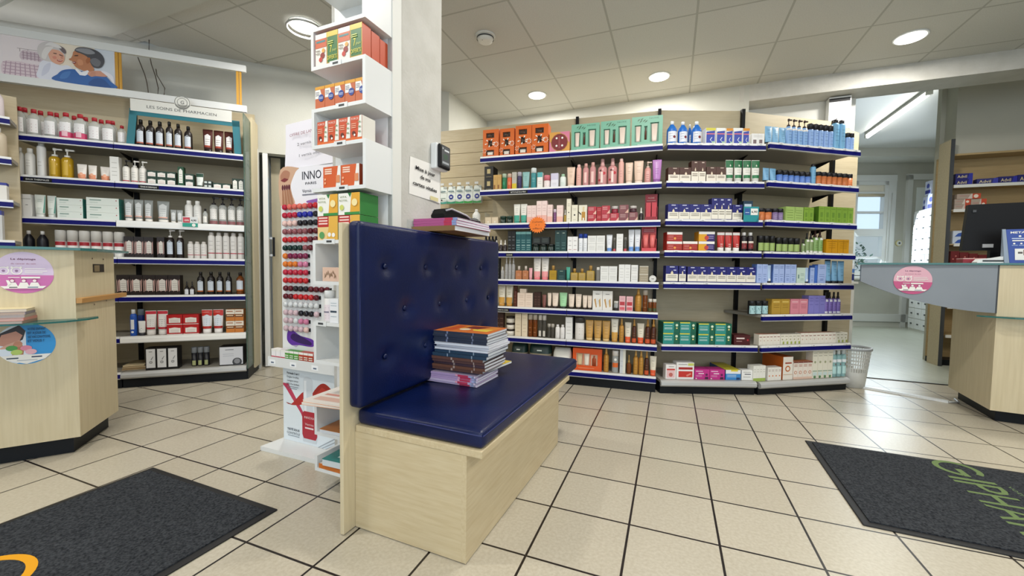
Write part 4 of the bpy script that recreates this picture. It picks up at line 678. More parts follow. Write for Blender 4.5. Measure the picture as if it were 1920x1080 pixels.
# ------------------------------------------------------------------ frames: floor point and direction of each run
FR = {'L': ((-2.188, 3.303), 20.7), 'A': ((1.124, 3.083), -16.9), 'B': ((1.905, 3.056), -.6), 'C': ((2.776, 3.244), 12.2),
      'bench': ((-.135, 1.241), 66.6), 'lc': ((-2.119, 1.964), 32.4), 'rc': ((3.058, 2.55), -30.), 'cab': ((4.418, 4.145), -21.), 'far': ((6.151, 7.206), -4.), 'D': ((-3.25, 2.66), 42.)}
def frm(k): (x, y), a = FR[k]; return (x, y, 0), R(a)
def wpt(k, x, y, z=0.):
    (ox, oy), a = FR[k]; c, s = math.cos(R(a)), math.sin(R(a)); return (ox+x*c-y*s, oy+x*s+y*c, z)
def place(o, k, x, y, z, rz=0.): o.location = wpt(k, x, y, z); o.rotation_euler = (0, 0, R(FR[k][1])+rz); return o
def at(name, label, cat, k, x=0, y=0, z=0., rz=0., group=None): return place(empty(name, label, cat, group=group), k, x, y, z, rz)

# ------------------------------------------------------------------ the setting
TH = R(-21.2985)                                                     # direction of the floor tiling
def surface(name, poly, z, mt, org, ang):
    b = MB(); c, s = math.cos(ang), math.sin(ang)
    b.face([((x-org[0])*c+(y-org[1])*s, -(x-org[0])*s+(y-org[1])*c, 0) for x, y in poly], mt)
    o = b.build(name); o.location = (org[0], org[1], z); o.rotation_euler = (0, 0, ang); return struct(o)
surface('floor', [(-5.2, -2.5), (7.9, -2.5), (7.9, 8.2), (-5.2, 8.2)], 0, 'floor', (.0563, 1.2879), TH)
wf = MB(); wf.face([(2.95, 3.742), (7.8, 1.66), (7.8, 8.0), (2.95, 8.0)], 'woodfloor')
wo = wf.build('floor_back_room'); wo.location = (0, 0, .003); struct(wo)
tb = MB(); a0, a1 = Vector((2.95, 3.742, 0)), Vector((5.2, 2.776, 0)); dd = (a1-a0).normalized(); nn = Vector((-dd.y, dd.x, 0))
tb.face([a0-nn*.008+Vector((0, 0, .005)), a1-nn*.008+Vector((0, 0, .005)), a1+nn*.008+Vector((0, 0, .005)), a0+nn*.008+Vector((0, 0, .005))], 'black'); struct(tb.build('trim_1'))
ZC = 2.757
E0, E1 = Vector((-.336, 5.099)), Vector((5.6, 2.74))                 # line of the rear wall and of the beam that continues it
# ceiling: tiled field, with a plain plaster border on the left and a missing tile
surface('ceiling', [(-5.2, -2.5), (7.9, -2.5), (7.9, 1.83), (-.336, 5.3), (-2.5, 4.4), (-3.02, 3.392), (-3.13, 3.43), (-3.28, 3.33), (-5.2, 3.33)], ZC, 'ceil', (.165, 3.388), R(-21.5))
surface('ceiling_corridor_dark', [(-5.2, 2.1), (-.75, 3.95), (-.3, 8.2), (-5.2, 8.2)], ZC+.09, C('#1d1a17', .9), (0, 0), 0)  # corridor ceiling; dark colour paints in the unlit void over the missing tile
b = MB(); c1 = [(-3.36, 3.34), (-3.12, 3.275), (-2.168, 2.871), (-1.2, 2.46), (-1.9, 2.2), (-3.085, 2.72), (-3.86, 3.06), (-3.9, 3.2)]
b.prism([(-3.90, 3.05), (-1.0, 1.86), (-.73, 2.27), (-2.168, 2.871), (-3.2, 3.29), (-3.6, 3.16)], ZC-.028, ZC+.01, 'wall'); struct(b.build('trim_2'))
def wallbox(name, p, q, z0, z1, th=.1, mt='wall', side=1):
    p, q = Vector(p), Vector(q); d = (q-p).normalized(); n = Vector((-d.y, d.x))*th*side
    return struct(MB().prism([tuple(p), tuple(q), tuple(q+n), tuple(p+n)], z0, z1, mt).build(name))
def onleft(s): return (-3.058+.9302*s, 3.441+.3671*s)                # along the left wall
wallbox('wall_left', onleft(-1.9), onleft(.788), 0, ZC+.1); wallbox('wall_left_head', onleft(.788), onleft(1.75), 1.97, ZC+.1)
wallbox('wall_left_return', onleft(1.75), (-.675, 4.266), 0, ZC); wallbox('wall_partition', (-.675, 4.266), tuple(E0), 0, ZC, .14)
wallbox('wall_rear', tuple(E0), (2.28, 4.02), 0, ZC, .14)
wallbox('beam_lintel', (2.20, 4.052), tuple(E1), 2.60, ZC+.3, .27, 'pillar')
wallbox('wall_pier', (2.28, 4.29), (3.23, 3.915), 0, 2.62, .10, 'white2')
wallbox('wall_left_jamb', (onleft(.868)[0]-.06, onleft(.868)[1]+.15), (onleft(.945)[0]-.06, onleft(.945)[1]+.15), 0, 1.97, .03, noise_mat('khaki_paint', '#a89f86', '#aea58c', nscale=3, rough=.7))
wallbox('wall_side_left', (-5.1, -2.4), (-5.1, 3.4), 0, ZC, .1); wallbox('wall_corridor', (-5.0, 5.9), (-.6, 6.6), 0, ZC+.1, .1)
wallbox('wall_corridor_end', (-3.9, 3.2), (-3.9, 6.2), 0, ZC+.1, .1)
wallbox('wall_right', (7.8, 2.2), (7.8, -2.4), 0, ZC, .1)
# shop front behind the viewer: piers, lintel, sill, window frame
for i, (x0, x1) in enumerate(((-5.1, -2.8), (3.3, 7.8))): wallbox('wall_front_%s' % ('west', 'east')[i], (x0, -2.45), (x1, -2.45), 0, ZC, .1, side=-1)
wallbox('wall_front_head', (-2.8, -2.45), (3.3, -2.45), 2.72, ZC, .1, side=-1)
b = MB()
for x in (-2.8, -.8, 1.25, 3.25): b.box(x-.03, -2.5, 0, x+.03, -2.42, 2.72, 'grey')
b.box(-2.8, -2.5, 2.66, 3.3, -2.42, 2.72, 'grey').box(-2.8, -2.5, 0, 3.3, -2.42, .12, 'grey'); struct(b.build('window_1'))
# back room
FZ = 3.02
surface('ceiling_back_room', [(1.4, 4.75), (7.75, 2.1), (7.75, 8.2), (1.4, 8.2)], FZ, 'white', (0, 0), 0)
def far(x, y): return wpt('far', x, y)[:2]
wallbox('wall_back_room_a', far(-3.6, 0), far(-.62, 0), 0, FZ, .12, 'wall'); wallbox('wall_back_room_b', far(.40, 0), far(2.2, 0), 0, FZ, .12, 'wall')
wallbox('wall_back_room_c', far(-.62, 0), far(.40, 0), 0, .92, .12, 'wall'); wallbox('wall_back_room_d', far(-.62, 0), far(.40, 0), 2.56, FZ, .12, 'wall')
wallbox('wall_back_room_side', (7.72, 7.5), (7.72, 2.3), 0, FZ, .1, 'wall', -1); wallbox('wall_back_room_left', (2.5, 4.3), (2.5, 7.6), 0, FZ, .1, 'wall')
b = MB(); b.box(-1.2, -.42, 2.88, 1.9, 0, FZ, 'white2'); o = b.build('cornice_back_room'); place(o, 'far', 0, 0, 0); struct(o)
# gray bulkhead wall above the medicine cabinet and the wall end beside it
gw = noise_mat('grey_paint', '#b7b5a8', '#bdbbad', nscale=3, rough=.75)
o = MB().box(.06, .09, 2.163, 1.9, .27, ZC+.25, gw).box(.02, .27, 0, 1.9, .34, ZC+.25, gw).build('wall_cabinet'); place(o, 'cab', 0, 0, 0); struct(o)
# pillar
o = MB().prism([(.265, .512), (.623, .512), (.623, .84), (.265, .84)], 0, ZC, 'pillar').build('pillar'); place(o, 'bench', 0, 0, 0); struct(o)
# electrical box on the pier, cover strip on the floor
t = empty('shutter_box', 'white shutter box with black slot under the beam', 'shutter box', (0, 0, 0))
b = MB().box(0, 0, 0, .17, .09, .30, 'white'); b.build('housing', t); MB().box(.0, -.004, .255, .16, 0, .285, 'black').build('slot', t)
MB().box(.06, -.003, .02, .066, 0, .1, 'black').build('catch', t)
d = (Vector((3.23, 3.915)) - Vector((2.28, 4.29))).normalized(); t.location = (2.28+d.x*.80-.06, 4.29+d.y*.80-.10, 2.29); t.rotation_euler = (0, 0, math.atan2(d.y, d.x))
t = empty('floor_cable_cover', 'white plastic cable cover lying across the tiled floor', 'cable cover', (2.80, 3.42, 0), math.atan2(2.945-3.42, 3.222-2.80))
L_ = math.hypot(.422, .475); MB().prism([(0, -.028), (L_, -.028), (L_, .028), (0, .028)], 0, .004, 'white').prism([(0, -.018), (L_, -.018), (L_, .018), (0, .018)], .004, .014, 'white').build('cover', t)
MB().tube([(L_, -.02, .008), (L_+.05, .03, .008), (L_+.03, .12, .008)], .007, 'alu').build('metal_end', t)

# ------------------------------------------------------------------ ceiling fittings
def downlight(loc, r, label, power, ring=False):
    t = empty('ceiling_downlight', label, 'ceiling light', (loc[0], loc[1], ZC), group='round downlights in the tiled ceiling')
    MB().rev([(-.008, r*1.12), (0, r*1.16)], 'white', 28).build('trim_ring', t)
    MB().rev([(-.012, r*.98), (-.009, r)], M['lamp'], 28).build('diffuser', t)
    if ring: MB().tube([(r*1.25*math.cos(2*math.pi*i/24), r*1.25*math.sin(2*math.pi*i/24), -.03) for i in range(25)], .008, 'alu').build('metal_hoop', t)
    l = bpy.data.lights.new('lamp_light', 'AREA'); l.shape = 'DISK'; l.size = r*2; l.energy = power; l.color = (1, .965, .90)
    o = bpy.data.objects.new('lamp_light', l); COL.objects.link(o); o.parent = t; o.location = (0, 0, -.016)
    return t
M['lamp'] = emit('lamp_diffuser', (1, .96, .86), 6.)
for loc, r, lb in (((.235, 4.315), .085, 'small round downlight nearest the rear partition, behind the orange gift boxes'), ((1.349, 3.876), .085, 'small round downlight above the mint green gift sets'),
                   ((3.028, 3.194), .092, 'large round downlight beside the beam over the doorway'), ((-1.59, 3.151), .10, 'round hooped ceiling lamp beside the white zigzag tower')):
    downlight(loc, r, lb, 30, loc[0] < -1)
for i, loc in enumerate(((.75, 1.95), (-1.75, 1.15), (2.5, 1.1), (-.6, -.6), (1.6, -.9), (-3.4, .4), (3.9, -.2))):
    downlight(loc, .09, 'round downlight over the entrance half of the shop, number %s along the rows' % ('one', 'two', 'three', 'four', 'five', 'six', 'seven')[i], 30)
t = empty('smoke_detector', 'round white smoke detector on the ceiling tiles', 'smoke detector', (-.234, 3.254, ZC))
MB().rev([(-.012, .075), (0, .08)], 'white2', 28).build('base_plate', t); MB().rev([(-.05, .035), (-.045, .055), (-.018, .066), (-.012, .066)], 'white2', 28).build('sensor_head', t)
MB().rev([(-.028, .0672), (-.018, .0675)], 'dgrey', 28, cap0=False, cap1=False).build('vent_slot', t); MB().sphere((-.02, -.03, -.047), .004, 'black', 8, 6).build('indicator', t)
# fluorescent tube of the back room
t = empty('fluorescent_batten', 'long fluorescent tube light on the back room ceiling', 'ceiling light', (4.63, 4.62, FZ-.055), math.atan2(1.52, .61))
MB().box(0, -.03, .02, 1.6, .03, .055, 'white').build('batten', t); MB().box(-.01, -.025, -.02, .03, .025, .03, 'white2').box(1.57, -.025, -.02, 1.61, .025, .03, 'white2').build('lamp_holder', t)
MB().tube([(.03, 0, -.01), (1.57, 0, -.01)], .017, emit('tube_glow', (1, .98, .88), 14), 12).build('tube', t)
l = bpy.data.lights.new('tube_light', 'AREA'); l.size = 1.5; l.size_y = .05; l.shape = 'RECTANGLE'; l.energy = 20; l.color = (.95, 1, .9)
o = bpy.data.objects.new('tube_light', l); COL.objects.link(o); o.parent = t; o.location = (.8, 0, -.04)
# ------------------------------------------------------------------ shelving
ZS = {'A': [1.890, 1.609, 1.324, 1.087, .852, .620, .369, .122], 'B': [1.889, 1.611, 1.327, 1.094, .855, None, .380, .108],
      'C': [1.903, 1.622, 1.331, 1.094, .858, .617, .379, .101], 'L': [1.829, 1.549, 1.262, .989, .703, .391, .120]}
DEP, TOP = .40, 2.285
SHELF = {}
def rail(b, s0, s1, z, col):
    if col == 'silver':
        b.loft([[(x, .012, z), (x, -.004, z-.004), (x, -.016, z-.016), (x, -.018, z-.036), (x, -.006, z-.048), (x, .012, z-.048)] for x in (s0, s1)], 'alu', sm=False); return
    main = 'blue' if col == 'blue' else 'rail'
    b.box(s0, -.003, z-.013, s1, .012, z+.002, 'rail'); b.box(s0, -.006, z-.043, s1, .012, z-.013, main); b.box(s0, -.007, z-.049, s1, .012, z-.043, 'alu')
def unit(k, name, label, s0, s1, zs, cols, back='birchx', posts=(True, True), sb=None, titles=(), depth=DEP, zp=None, brackets=True, feet=True, top=TOP):
    t = at(name, label, 'shelving', k, 0, 0, 0, group='maple gondola shelving round the shop')
    bs0, bs1 = sb or (s0, s1); zb = [z for z in zs if z][-1] if zp is None else zp
    MB().box(bs0, depth, .06, bs1, depth+.018, top, back).build('back_panel', t)
    if feet: MB().box(s0+.004, .015, 0, s1-.004, depth, zb-.045, 'plinth').build('plinth', t)
    for on, x in zip(posts, (bs0, bs1)):
        if on: MB().box(x-.013, depth-.03, .06, x+.013, depth+.004, top+.006, 'black').build('upright', t)
    for i, z in enumerate(zs):
        if not z: continue
        c = cols[i] if isinstance(cols, (list, tuple)) else cols
        o = MB().box(s0+.003, .012, z-.022, s1-.003, depth-.004, z, 'shelfmetal').build('shelf', t)
        b = MB(); rail(b, s0+.002, s1-.002, z, c)
        for st, a, wd in [(x[1], x[2], x[3]) for x in titles if x[0] == i]:
            b.box(a-wd*.62, -.0075, z-.042, a+wd*.62, -.006, z-.015, 'black'); text(b, st, (a, -.008, z-.034), (1, 0, 0), (0, 0, 1), .011, 'rail', wd)
        b.build('price_rail', o); SHELF.setdefault(k, {}).setdefault(i, []).append((s0, s1, o))
        if brackets and z != [q for q in zs if q][-1]:
            for x in (min(bs1, s1)-.02,):
                q = MB(); q.face([(x-.004, depth-.03, z-.022), (x-.004, .20, z-.022), (x-.004, depth-.03, z-.065)], 'black'); q.face([(x+.004, depth-.03, z-.022), (x+.004, depth-.03, z-.065), (x+.004, .20, z-.022)], 'black')
                q.face([(x-.004, .20, z-.022), (x+.004, .20, z-.022), (x+.004, depth-.03, z-.065), (x-.004, depth-.03, z-.065)], 'black'); q.build('bracket', o)
    return t
BL = 'blue'
unit('A', 'shelving_unit', 'maple shelving unit behind the bench, slatted at its open end', -1.474, -.706, ZS['A'], BL, sb=(-1.5, -.706), posts=(False, True), titles=[(1, 'NETTOYAGE DE LA PEAU', -1.13, .13), (3, 'SOINS', -1.2, .05), (5, 'SOINS DU CORPS', -1.25, .09)])
unit('A', 'shelving_unit', 'maple shelving unit behind the bench, with mint gift sets on top', -.706, -.006, ZS['A'], BL, posts=(False, True), sb=(-.706, -.02))
unit('B', 'shelving_unit', 'maple shelving bay with an empty gap above green cartons', -.762, -.034, ZS['B'], [BL]*6+[BL, 'silver'], sb=(-.70, -.005), posts=(False, True))
unit('C', 'shelving_unit', 'maple end bay of light blue and green goods by the doorway', -.905, -.055, ZS['C'], [BL]*7+['silver'], sb=(-.775, .14), posts=(False, True))
o = MB().loft([[wpt('C', *p) for p in q] for q in ([(.145, .398, .06), (.355, .335, .06), (.36, .352, .06), (.15, .415, .06)], [(.145, .398, 2.28), (.355, .335, 2.18), (.36, .352, 2.18), (.15, .415, 2.28)])], 'birchx', sm=False).build('end_panel')
tag(o, 'sloping maple end panel closing the bay at the doorway', 'panel')
unit('L', 'shelving_unit', 'maple shelving unit under the poster of a couple', -1.385, -.80, ZS['L'], BL, titles=[(1, 'EAUX THERMALES', -1.22, .12)], posts=(False, True), sb=(-1.7, -.83))
tL = unit('L', 'shelving_unit', 'maple shelving unit with glass side and petrol blue display arch', -.80, .012, ZS['L'], [BL, BL, 'white', BL, BL, 'white', 'silver'], posts=(False, False), sb=(-.83, .012), titles=[(1, 'TENSEUR DERMIQUE', -.6, .1)])
MB().box(.013, .0, .09, .021, .21, 2.16, 'sideglass').build('side_glass', tL); MB().box(.013, .21, .05, .033, .42, 2.2, 'birch').build('side_panel', tL); MB().box(.0, .02, 0, .018, .43, .09, 'plinth').build('side_plinth', tL)
unit('D', 'shelving_unit', 'maple shelving unit cut by the picture edge, beside the micellar bottles', -.9, 0, [1.872, 1.617, 1.342, 1.082, .8, .5, .12], BL, depth=.2, posts=(False, False), top=2.06, brackets=False)
# slatted wall panel left of the shelving
t = at('slatwall_panel', 'pale maple slatted wall panel behind the hanging bags', 'wall panel', 'A', 0, .40)
for i in range(17):
    z = TOP-.115*(i+1)
    if z > 0: MB().box(-2.2, 0, z+.004, -1.5, .018, z+.115, 'birchh').build('slat', t)
MB().box(-2.2, .018, .1, -1.5, .026, TOP, 'dgrey').build('backing', t)
# ------------------------------------------------------------------ goods on the shelves
BAY = {'L': 'left shelving', 'A': 'bench-side shelving', 'B': 'flat middle bay', 'C': 'doorway bay'}
NTH = ['', 'top', 'second', 'third', 'fourth', 'fifth', 'sixth', 'seventh', 'bottom']
ORD = ['first', 'second', 'third', 'fourth', 'fifth', 'sixth', 'seventh', 'eighth', 'ninth', 'tenth', 'eleventh', 'twelfth', 'thirteenth', 'fourteenth', 'fifteenth', 'sixteenth', 'seventeenth', 'eighteenth']
NUM = ['zero', 'one', 'two', 'three', 'four', 'five', 'six', 'seven', 'eight', 'nine', 'ten', 'eleven', 'twelve', 'thirteen', 'fourteen', 'fifteen', 'sixteen', 'seventeen', 'eighteen']
def shelfname(b, i):
    n = NTH[i] if not (b == 'B' and i == 7) else 'sixth'
    if b == 'L' and i == 7: n = 'bottom'
    return '%s shelf, %s' % (n, BAY[b])
placed = []
for (b, i, key, s0, s1, h, n, r, D, od, zo) in ROWS:
    name, cat, desc, shape, d, p = T[key]; w_ = (s1-s0)/n; ww = w_*(.97 if shape in ('box', 'window') else .93)
    dep = od or d or {'tube': min(.042, .7*ww), 'bottle': ww, 'jar': ww}.get(shape, .06)
    h2 = h*(.985 if r > 1 else 1)
    proto = None
    for c in range(n):
        for q in range(r):
            if proto is None:
                root = bpy.data.objects.new(name, None); root.empty_display_size = .03; COL.objects.link(root)
                for pn, mb in make(shape, ww, h2, dep, p): mb.build(pn, root)
                proto = root
            else: root = copy_tree(proto)
            jit = .004 if shape in ('box', 'window', 'display', 'tin', 'pouch') else .05
            place(root, b, s0+w_*(c+.5), D+dep/2, ZS[b][i-1]+.0008+zo+q*h, random.uniform(-jit, jit)*(1.5 if r == 1 else 1))
            lev = '' if r == 1 else (('lower ', 'upper ') if r == 2 else ('lowest ', 'middle ', 'uppermost '))[q]
            placed.append((root, b, i, ('back-row ' if D > .12 else '') + lev + desc, s0+w_*(c+.5), cat))
cnt = {}
for (b, i, key, s0, s1, h, n, r, D, od, zo) in ROWS:                   # small white price tags on the shelf edges of the two right-hand bays
    if b in 'BC' and D < .1 and not zo:
        for j in range(1 if n < 4 else 2):
            x = s0+(s1-s0)*((j+.5)/(1 if n < 4 else 2)); z = ZS[b][i-1]; g = MB(); g.box(x-.018, -.0085, z-.012, x+.018, -.0055, z+.003, 'rail').box(x-.009, -.009, z-.009, x+.009, -.0084, z-.004, 'grey')
            for a0, a1, o in SHELF[b][i-1]:
                if a0 <= x <= a1 and i < 8: g.build('price_tag', o)
cnt = {}
for e in placed: cnt.setdefault((e[1], e[2], e[3]), []).append(e)
for (b, i, desc), es in cnt.items():
    es.sort(key=lambda e: e[4])
    for j, e in enumerate(es):
        if len(es) == 1: lb = '%s, %s' % (desc, shelfname(b, i))
        else:
            lb = '%s of %s from left: %s, %s' % (ORD[j], NUM[len(es)], desc, shelfname(b, i))
            if len(lb.split()) > 16: lb = '%s of %s: %s, %s' % (ORD[j], NUM[len(es)], desc, shelfname(b, i))
        tag(e[0], lb, e[5], '%s on the %s' % (desc.strip(), shelfname(b, i)) if len(es) > 1 else None)
# ------------------------------------------------------------------ the bench against the pillar
def pad(x0, y0, z0, x1, y1, z1, r=.02, puff=.008, n=10, axis=2, dim=None):
    """upholstered block: rounded edges, slightly domed on +axis (2 up, 1 towards -y)"""
    b = MB(); X, Y, Z = x1-x0, y1-y0, z1-z0; mt = b.mat('navy'); pts = {}
    def ss(t): return t
    def P(u, v, wv):                                                  # unit cube -> rounded block
        p = Vector((x0+u*X, y0+v*Y, z0+wv*Z)); q = Vector((min(max(p.x, x0+r), x1-r), min(max(p.y, y0+r), y1-r), min(max(p.z, z0+r), z1-r)))
        d = p-q
        if d.length > 1e-9: p = q + d.normalized()*min(r, max(abs(d.x), abs(d.y), abs(d.z)))
        k = (1-(2*u-1)**4)
        if axis == 2 and wv > .5: p.z += puff*k*(1-(2*v-1)**4)*(wv-.5)*2
        if axis == 1 and v < .5:
            p.y -= puff*k*(1-(2*wv-1)**4)*(.5-v)*2
            for bx, bz in dim or (): p.y += .020*math.exp(-((p.x-bx)**2+(p.z-bz)**2)/.0011)*(.5-v)*2
        return tuple(p)
    def grid(f, nu, nv):
        us = sorted({0, .012, .03, *[i/nu for i in range(1, nu)], .97, .988, 1}); vs = sorted({0, .012, .03, *[i/nv for i in range(1, nv)], .97, .988, 1})
        k = len(b.v); b.v += [f(u, v) for u in us for v in vs]; m = len(vs)
        for i in range(len(us)-1):
            for j in range(m-1): b.f.append((k+i*m+j, k+(i+1)*m+j, k+(i+1)*m+j+1, k+i*m+j+1)); b.mi.append(mt); b.sm.append(True)
    N = n*4 if dim else n
    grid(lambda u, v: P(u, v, 1), n*2, n); grid(lambda u, v: P(v, u, 0), n, n*2); grid(lambda u, w_: P(u, 0, w_), N, N); grid(lambda w_, u: P(u, 1, w_), n, n*2); grid(lambda w_, v: P(0, v, w_), n, n); grid(lambda v, w_: P(1, v, w_), n, n)
    return b
t = at('waiting_bench', 'upholstered navy waiting bench with button-tufted back and maple base', 'bench', 'bench')
MB().box(0, .018, .004, .018, .455, .353, 'birchy').build('side_panel', t); MB().box(.972, .018, .004, .99, .455, .353, 'birchy').build('side_panel', t)
MB().box(0, 0, .004, .99, .018, .353, 'birchh').build('front_panel', t); bevel(MB().box(-.002, -.055, .353, 1.0, .452, .377, 'birchh').build('seat_board', t), .003)
bevel(MB().box(-.055, .456, .004, 1.10, .472, 1.088, 'birch').build('back_panel', t), .002)
MB().box(.03, .03, 0, .96, .44, .02, 'black').build('plinth', t)
seat = pad(0.004, -.054, .377, 1.165, .452, .436, .018, .006).build('seat_cushion', t)
MB().tube([(.006, -.05, .421), (.004, .17, .424), (.006, .39, .421)], .0022, 'navyseam', 6).tube([(.01, -.0525, .42), (.6, -.0555, .423), (1.16, -.0525, .42)], .0022, 'navyseam', 6).build('seam', seat)
BUT = [(.102+.252*i, .942) for i in range(4)] + [(-.02+.245*i+.235, .778) for i in range(4)] + [(.102+.252*i, .607) for i in range(4)]
back = pad(-.032, .402, .448, 1.075, .456, 1.096, .016, .010, axis=1, dim=BUT).build('back_cushion', t)
for x, z in BUT: MB().rev([(0, .011), (.003, .010), (.006, .005)], 'navy', 12).xf(Matrix.Translation((x, .4085, z)) @ Matrix.Rotation(R(90), 4, 'X')).build('button', back)
MB().tube([(-.022, .408, .46), (-.026, .406, .8), (-.022, .408, 1.085)], .0022, 'navyseam', 6).tube([(-.02, .408, 1.088), (.5, .402, 1.091), (1.06, .408, 1.088)], .0022, 'navyseam', 6).build('seam', back)
# magazines
def magazine(label, k, loc, rz, w, h, th, spine, cover, group, flip=False, pages='#dfe3e8', band=None):
    """lying magazine: spine along local y at x = 0, pages open at x = w"""
    t = at('magazine', label, 'magazine', k, *loc, rz, group); n = 6; sag = .10*th
    def X(i): return w*i/n
    cv = MB()
    for z0, z1, tag_ in ((0, .0009, 0), (th-.0009, th, 1)):
        cv.loft([[(X(i), y, z0 + (sag*math.sin(i)*.3)) for y in (0, h)] + [(X(i), y, z1 + (sag*math.sin(i)*.3)) for y in (h, 0)] for i in range(n+1)], cover if tag_ else spine, sm=False)
    sp = MB(); sp.box(-.0012, 0, 0, .001, h, th, spine)
    if band:
        for y0, y1, c in band: sp.box(-.0017, y0*h, th*.04, -.0011, y1*h, th*.96, c)
    pg = MB(); pg.box(.001, .002, .0009, w-.003, h-.002, th-.0009, pages)
    if flip:
        M_ = Matrix.Translation((w, h, 0)) @ Matrix.Rotation(math.pi, 4, 'Z')
        for q in (cv, sp, pg): q.xf(M_)
    sp.build('spine', t); cv.build('cover', t); pg.build('pages', t); return t
z = .4435; G1 = 'magazines in the tall stack on the bench seat'
def stack(items, u0, v0, w, h):
    global z
    for j, (lb, th, sp, cv, du, dv, rz, fl, band) in enumerate(items):
        magazine(lb, 'bench', (u0+du, v0+dv, z), rz, w, h, th-.0006, sp, cv, G1, fl, band=band); z += th
LV = [(.0, .06, '#e6d6e6'), (.13, .32, '#c23a58'), (.33, .36, '#e9a4b4'), (.02, .1, '#a9b4d6')]
stack([('%s pale lilac magazine from the bottom of the tall bench stack' % ORD[j], .0095, '#b79cc4' if j > 1 else '#cbb9d6', '#cdbcd8', random.uniform(-.006, .004), random.uniform(-.006, .006), random.uniform(-.02, .02), False, LV) for j in range(5)], .385, .175, .205, .262)
stack([('white magazine with yellow corner sticking out of the tall bench stack', .010, '#d8d8cc', '#e6c93a', .085, -.012, -.10, True, None)], .385, .175, .205, .262)
stack([('%s brown-spined magazine from the bottom of the tall bench stack' % ORD[j], .0118, ('#5d3f36', '#6e4838', '#4b3740', '#5a3d3a', '#66443a')[j], '#54423f', random.uniform(-.006, .006), random.uniform(-.007, .007), random.uniform(-.03, .03), False, [(.18, .2, '#a8948a'), (.55, .58, '#b09c92')]) for j in range(5)], .395, .145, .205, .262)
stack([('%s teal-spined magazine in the middle of the tall bench stack' % ('lower', 'upper')[j], .0140, '#2a4258', '#33465c', random.uniform(-.004, .004), random.uniform(-.004, .004), random.uniform(-.02, .02), False, [(.25, .27, '#8f9fb0'), (.7, .72, '#8f9fb0')]) for j in range(2)], .395, .13, .205, .262)
stack([('%s reversed white-paged magazine, above the teal spines of the bench stack' % ORD[j], .0113, '#c8c4cf', '#d8d8e0', random.uniform(-.008, .008), random.uniform(-.004, .004), random.uniform(-.04, .04), True, None) for j in range(3)], .398, .125, .205, .262)
stack([('%s slate-spined magazine below the orange cover of the bench stack' % ORD[j], .0118, '#2e3648', '#8f8a8c' if j < 3 else '#d4702a', random.uniform(-.005, .005), random.uniform(-.004, .004), random.uniform(-.02, .02), False, [(.25, .27, '#77809a'), (.72, .75, '#77809a')]) for j in range(4)], .395, .13, .205, .262)
cv = MB(); F = Flat(cv, (0, 0, .0113), (1, 0, 0), (0, 1, 0)); F.rect(.02, .02, .19, .25, '#d98a34').poly([(.05, .03), (.12, .03), (.10, .12), (.06, .1)], '#e6c84a').poly([(.1, .1), (.18, .07), (.18, .16), (.12, .17)], '#7c2f22').rect(.03, .19, .18, .235, '#c9541e').disc(.08, .15, .025, '#efe2c4')
cv.build('cover_picture', [o for o in bpy.data.objects if o.get('label', '').startswith('fourth slate-spined')][0])
z = 1.0985; G1 = 'magazines lying on the bench back'
stack([('cork-coloured bottom magazine lying on the bench back', .022, '#8a6a44', '#a88a5e', 0, 0, 0, False, None)], .395, .29, .33, .222)
stack([('%s pink-spined magazine lying on the bench back under the card terminal' % ORD[j], .0115, '#b5588e', '#c9a0bd', .004*j, .003*(j % 2), .02*(j-1), False, [(.0, .1, '#8fa4d0'), (.1, .28, '#c23a58')]) for j in range(3)], .40, .285, .315, .222)
t = at('card_terminal', 'grey and black handheld card terminal lying on the magazines', 'card terminal', 'bench', .43, .40, 1.157, R(-6))
b = MB(); b.loft([[(x, y, zz) for y, zz in ((-.036, .004), (.036, .004), (.038, hz*.7), (.03, hz), (-.03, hz), (-.038, hz*.7))] for x, hz in ((0, .02), (.012, .042), (.05, .05), (.16, .034), (.19, .022), (.28, .02), (.285, .012))], 'black', sm=False); b.build('body', t)
MB().tube([(.012, -.038, .034), (.05, -.039, .045), (.16, -.039, .03), (.19, -.039, .02)], .004, 'grey', 6).tube([(.012, .038, .034), (.05, .039, .045), (.16, .039, .03)], .004, 'grey', 6).build('trim', t)
b = MB(); b.loft([[(.055, -.026, .051), (.055, .026, .051)], [(.10, -.026, .0445), (.10, .026, .0445)]], '#5f6a62', False, False, False, closed=False); b.build('screen', t)
MB().box(.2, -.03, .0205, .275, .03, .024, 'dgrey').build('keypad', t)
t = at('acrylic_ledge', 'clear acrylic ledge fixed on the pillar above the bench back', 'ledge', 'bench', .36, .476, 1.098)
MB().box(0, 0, -.006, .26, .034, 0, 'plexi').build('plate', t); MB().box(0, .030, 0, .26, .034, .05, 'plexi').build('upstand', t)
# ------------------------------------------------------------------ on the pillar
t = at('paper_notice', 'white paper notice about health cards taped on the pillar', 'notice', 'bench', 0, .5105, 0)
b = MB(); q = lambda u, z_: (u, 0, z_)
b.loft([[(.375, 0, 1.262), (.49, -.0012, 1.259), (.612, -.004, 1.255)], [(.375, 0, 1.34), (.49, -.001, 1.34), (.612, -.001, 1.34)], [(.382, 0, 1.425), (.49, 0, 1.428), (.612, 0, 1.43)]], '#eceae4', False, False, True, False); b.build('sheet', t)
b = MB(); F = Flat(b, (.49, -.004, 1.34), (1, 0, -.03), (.03, 0, 1)); F.text('Mise à jour', 0, .035, .017, 'black', .15, True).text('de vos', .0, .002, .017, 'black', .078, True).text('cartes vitales', 0, -.036, .017, 'black', .185, True).rect(.04, -.078, .105, -.06, '#d9cf9a'); b.build('lettering', t)
t = at('alarm_keypad', 'white wall keypad with black bezel and small green display', 'keypad', 'bench', 0, .512, 0)
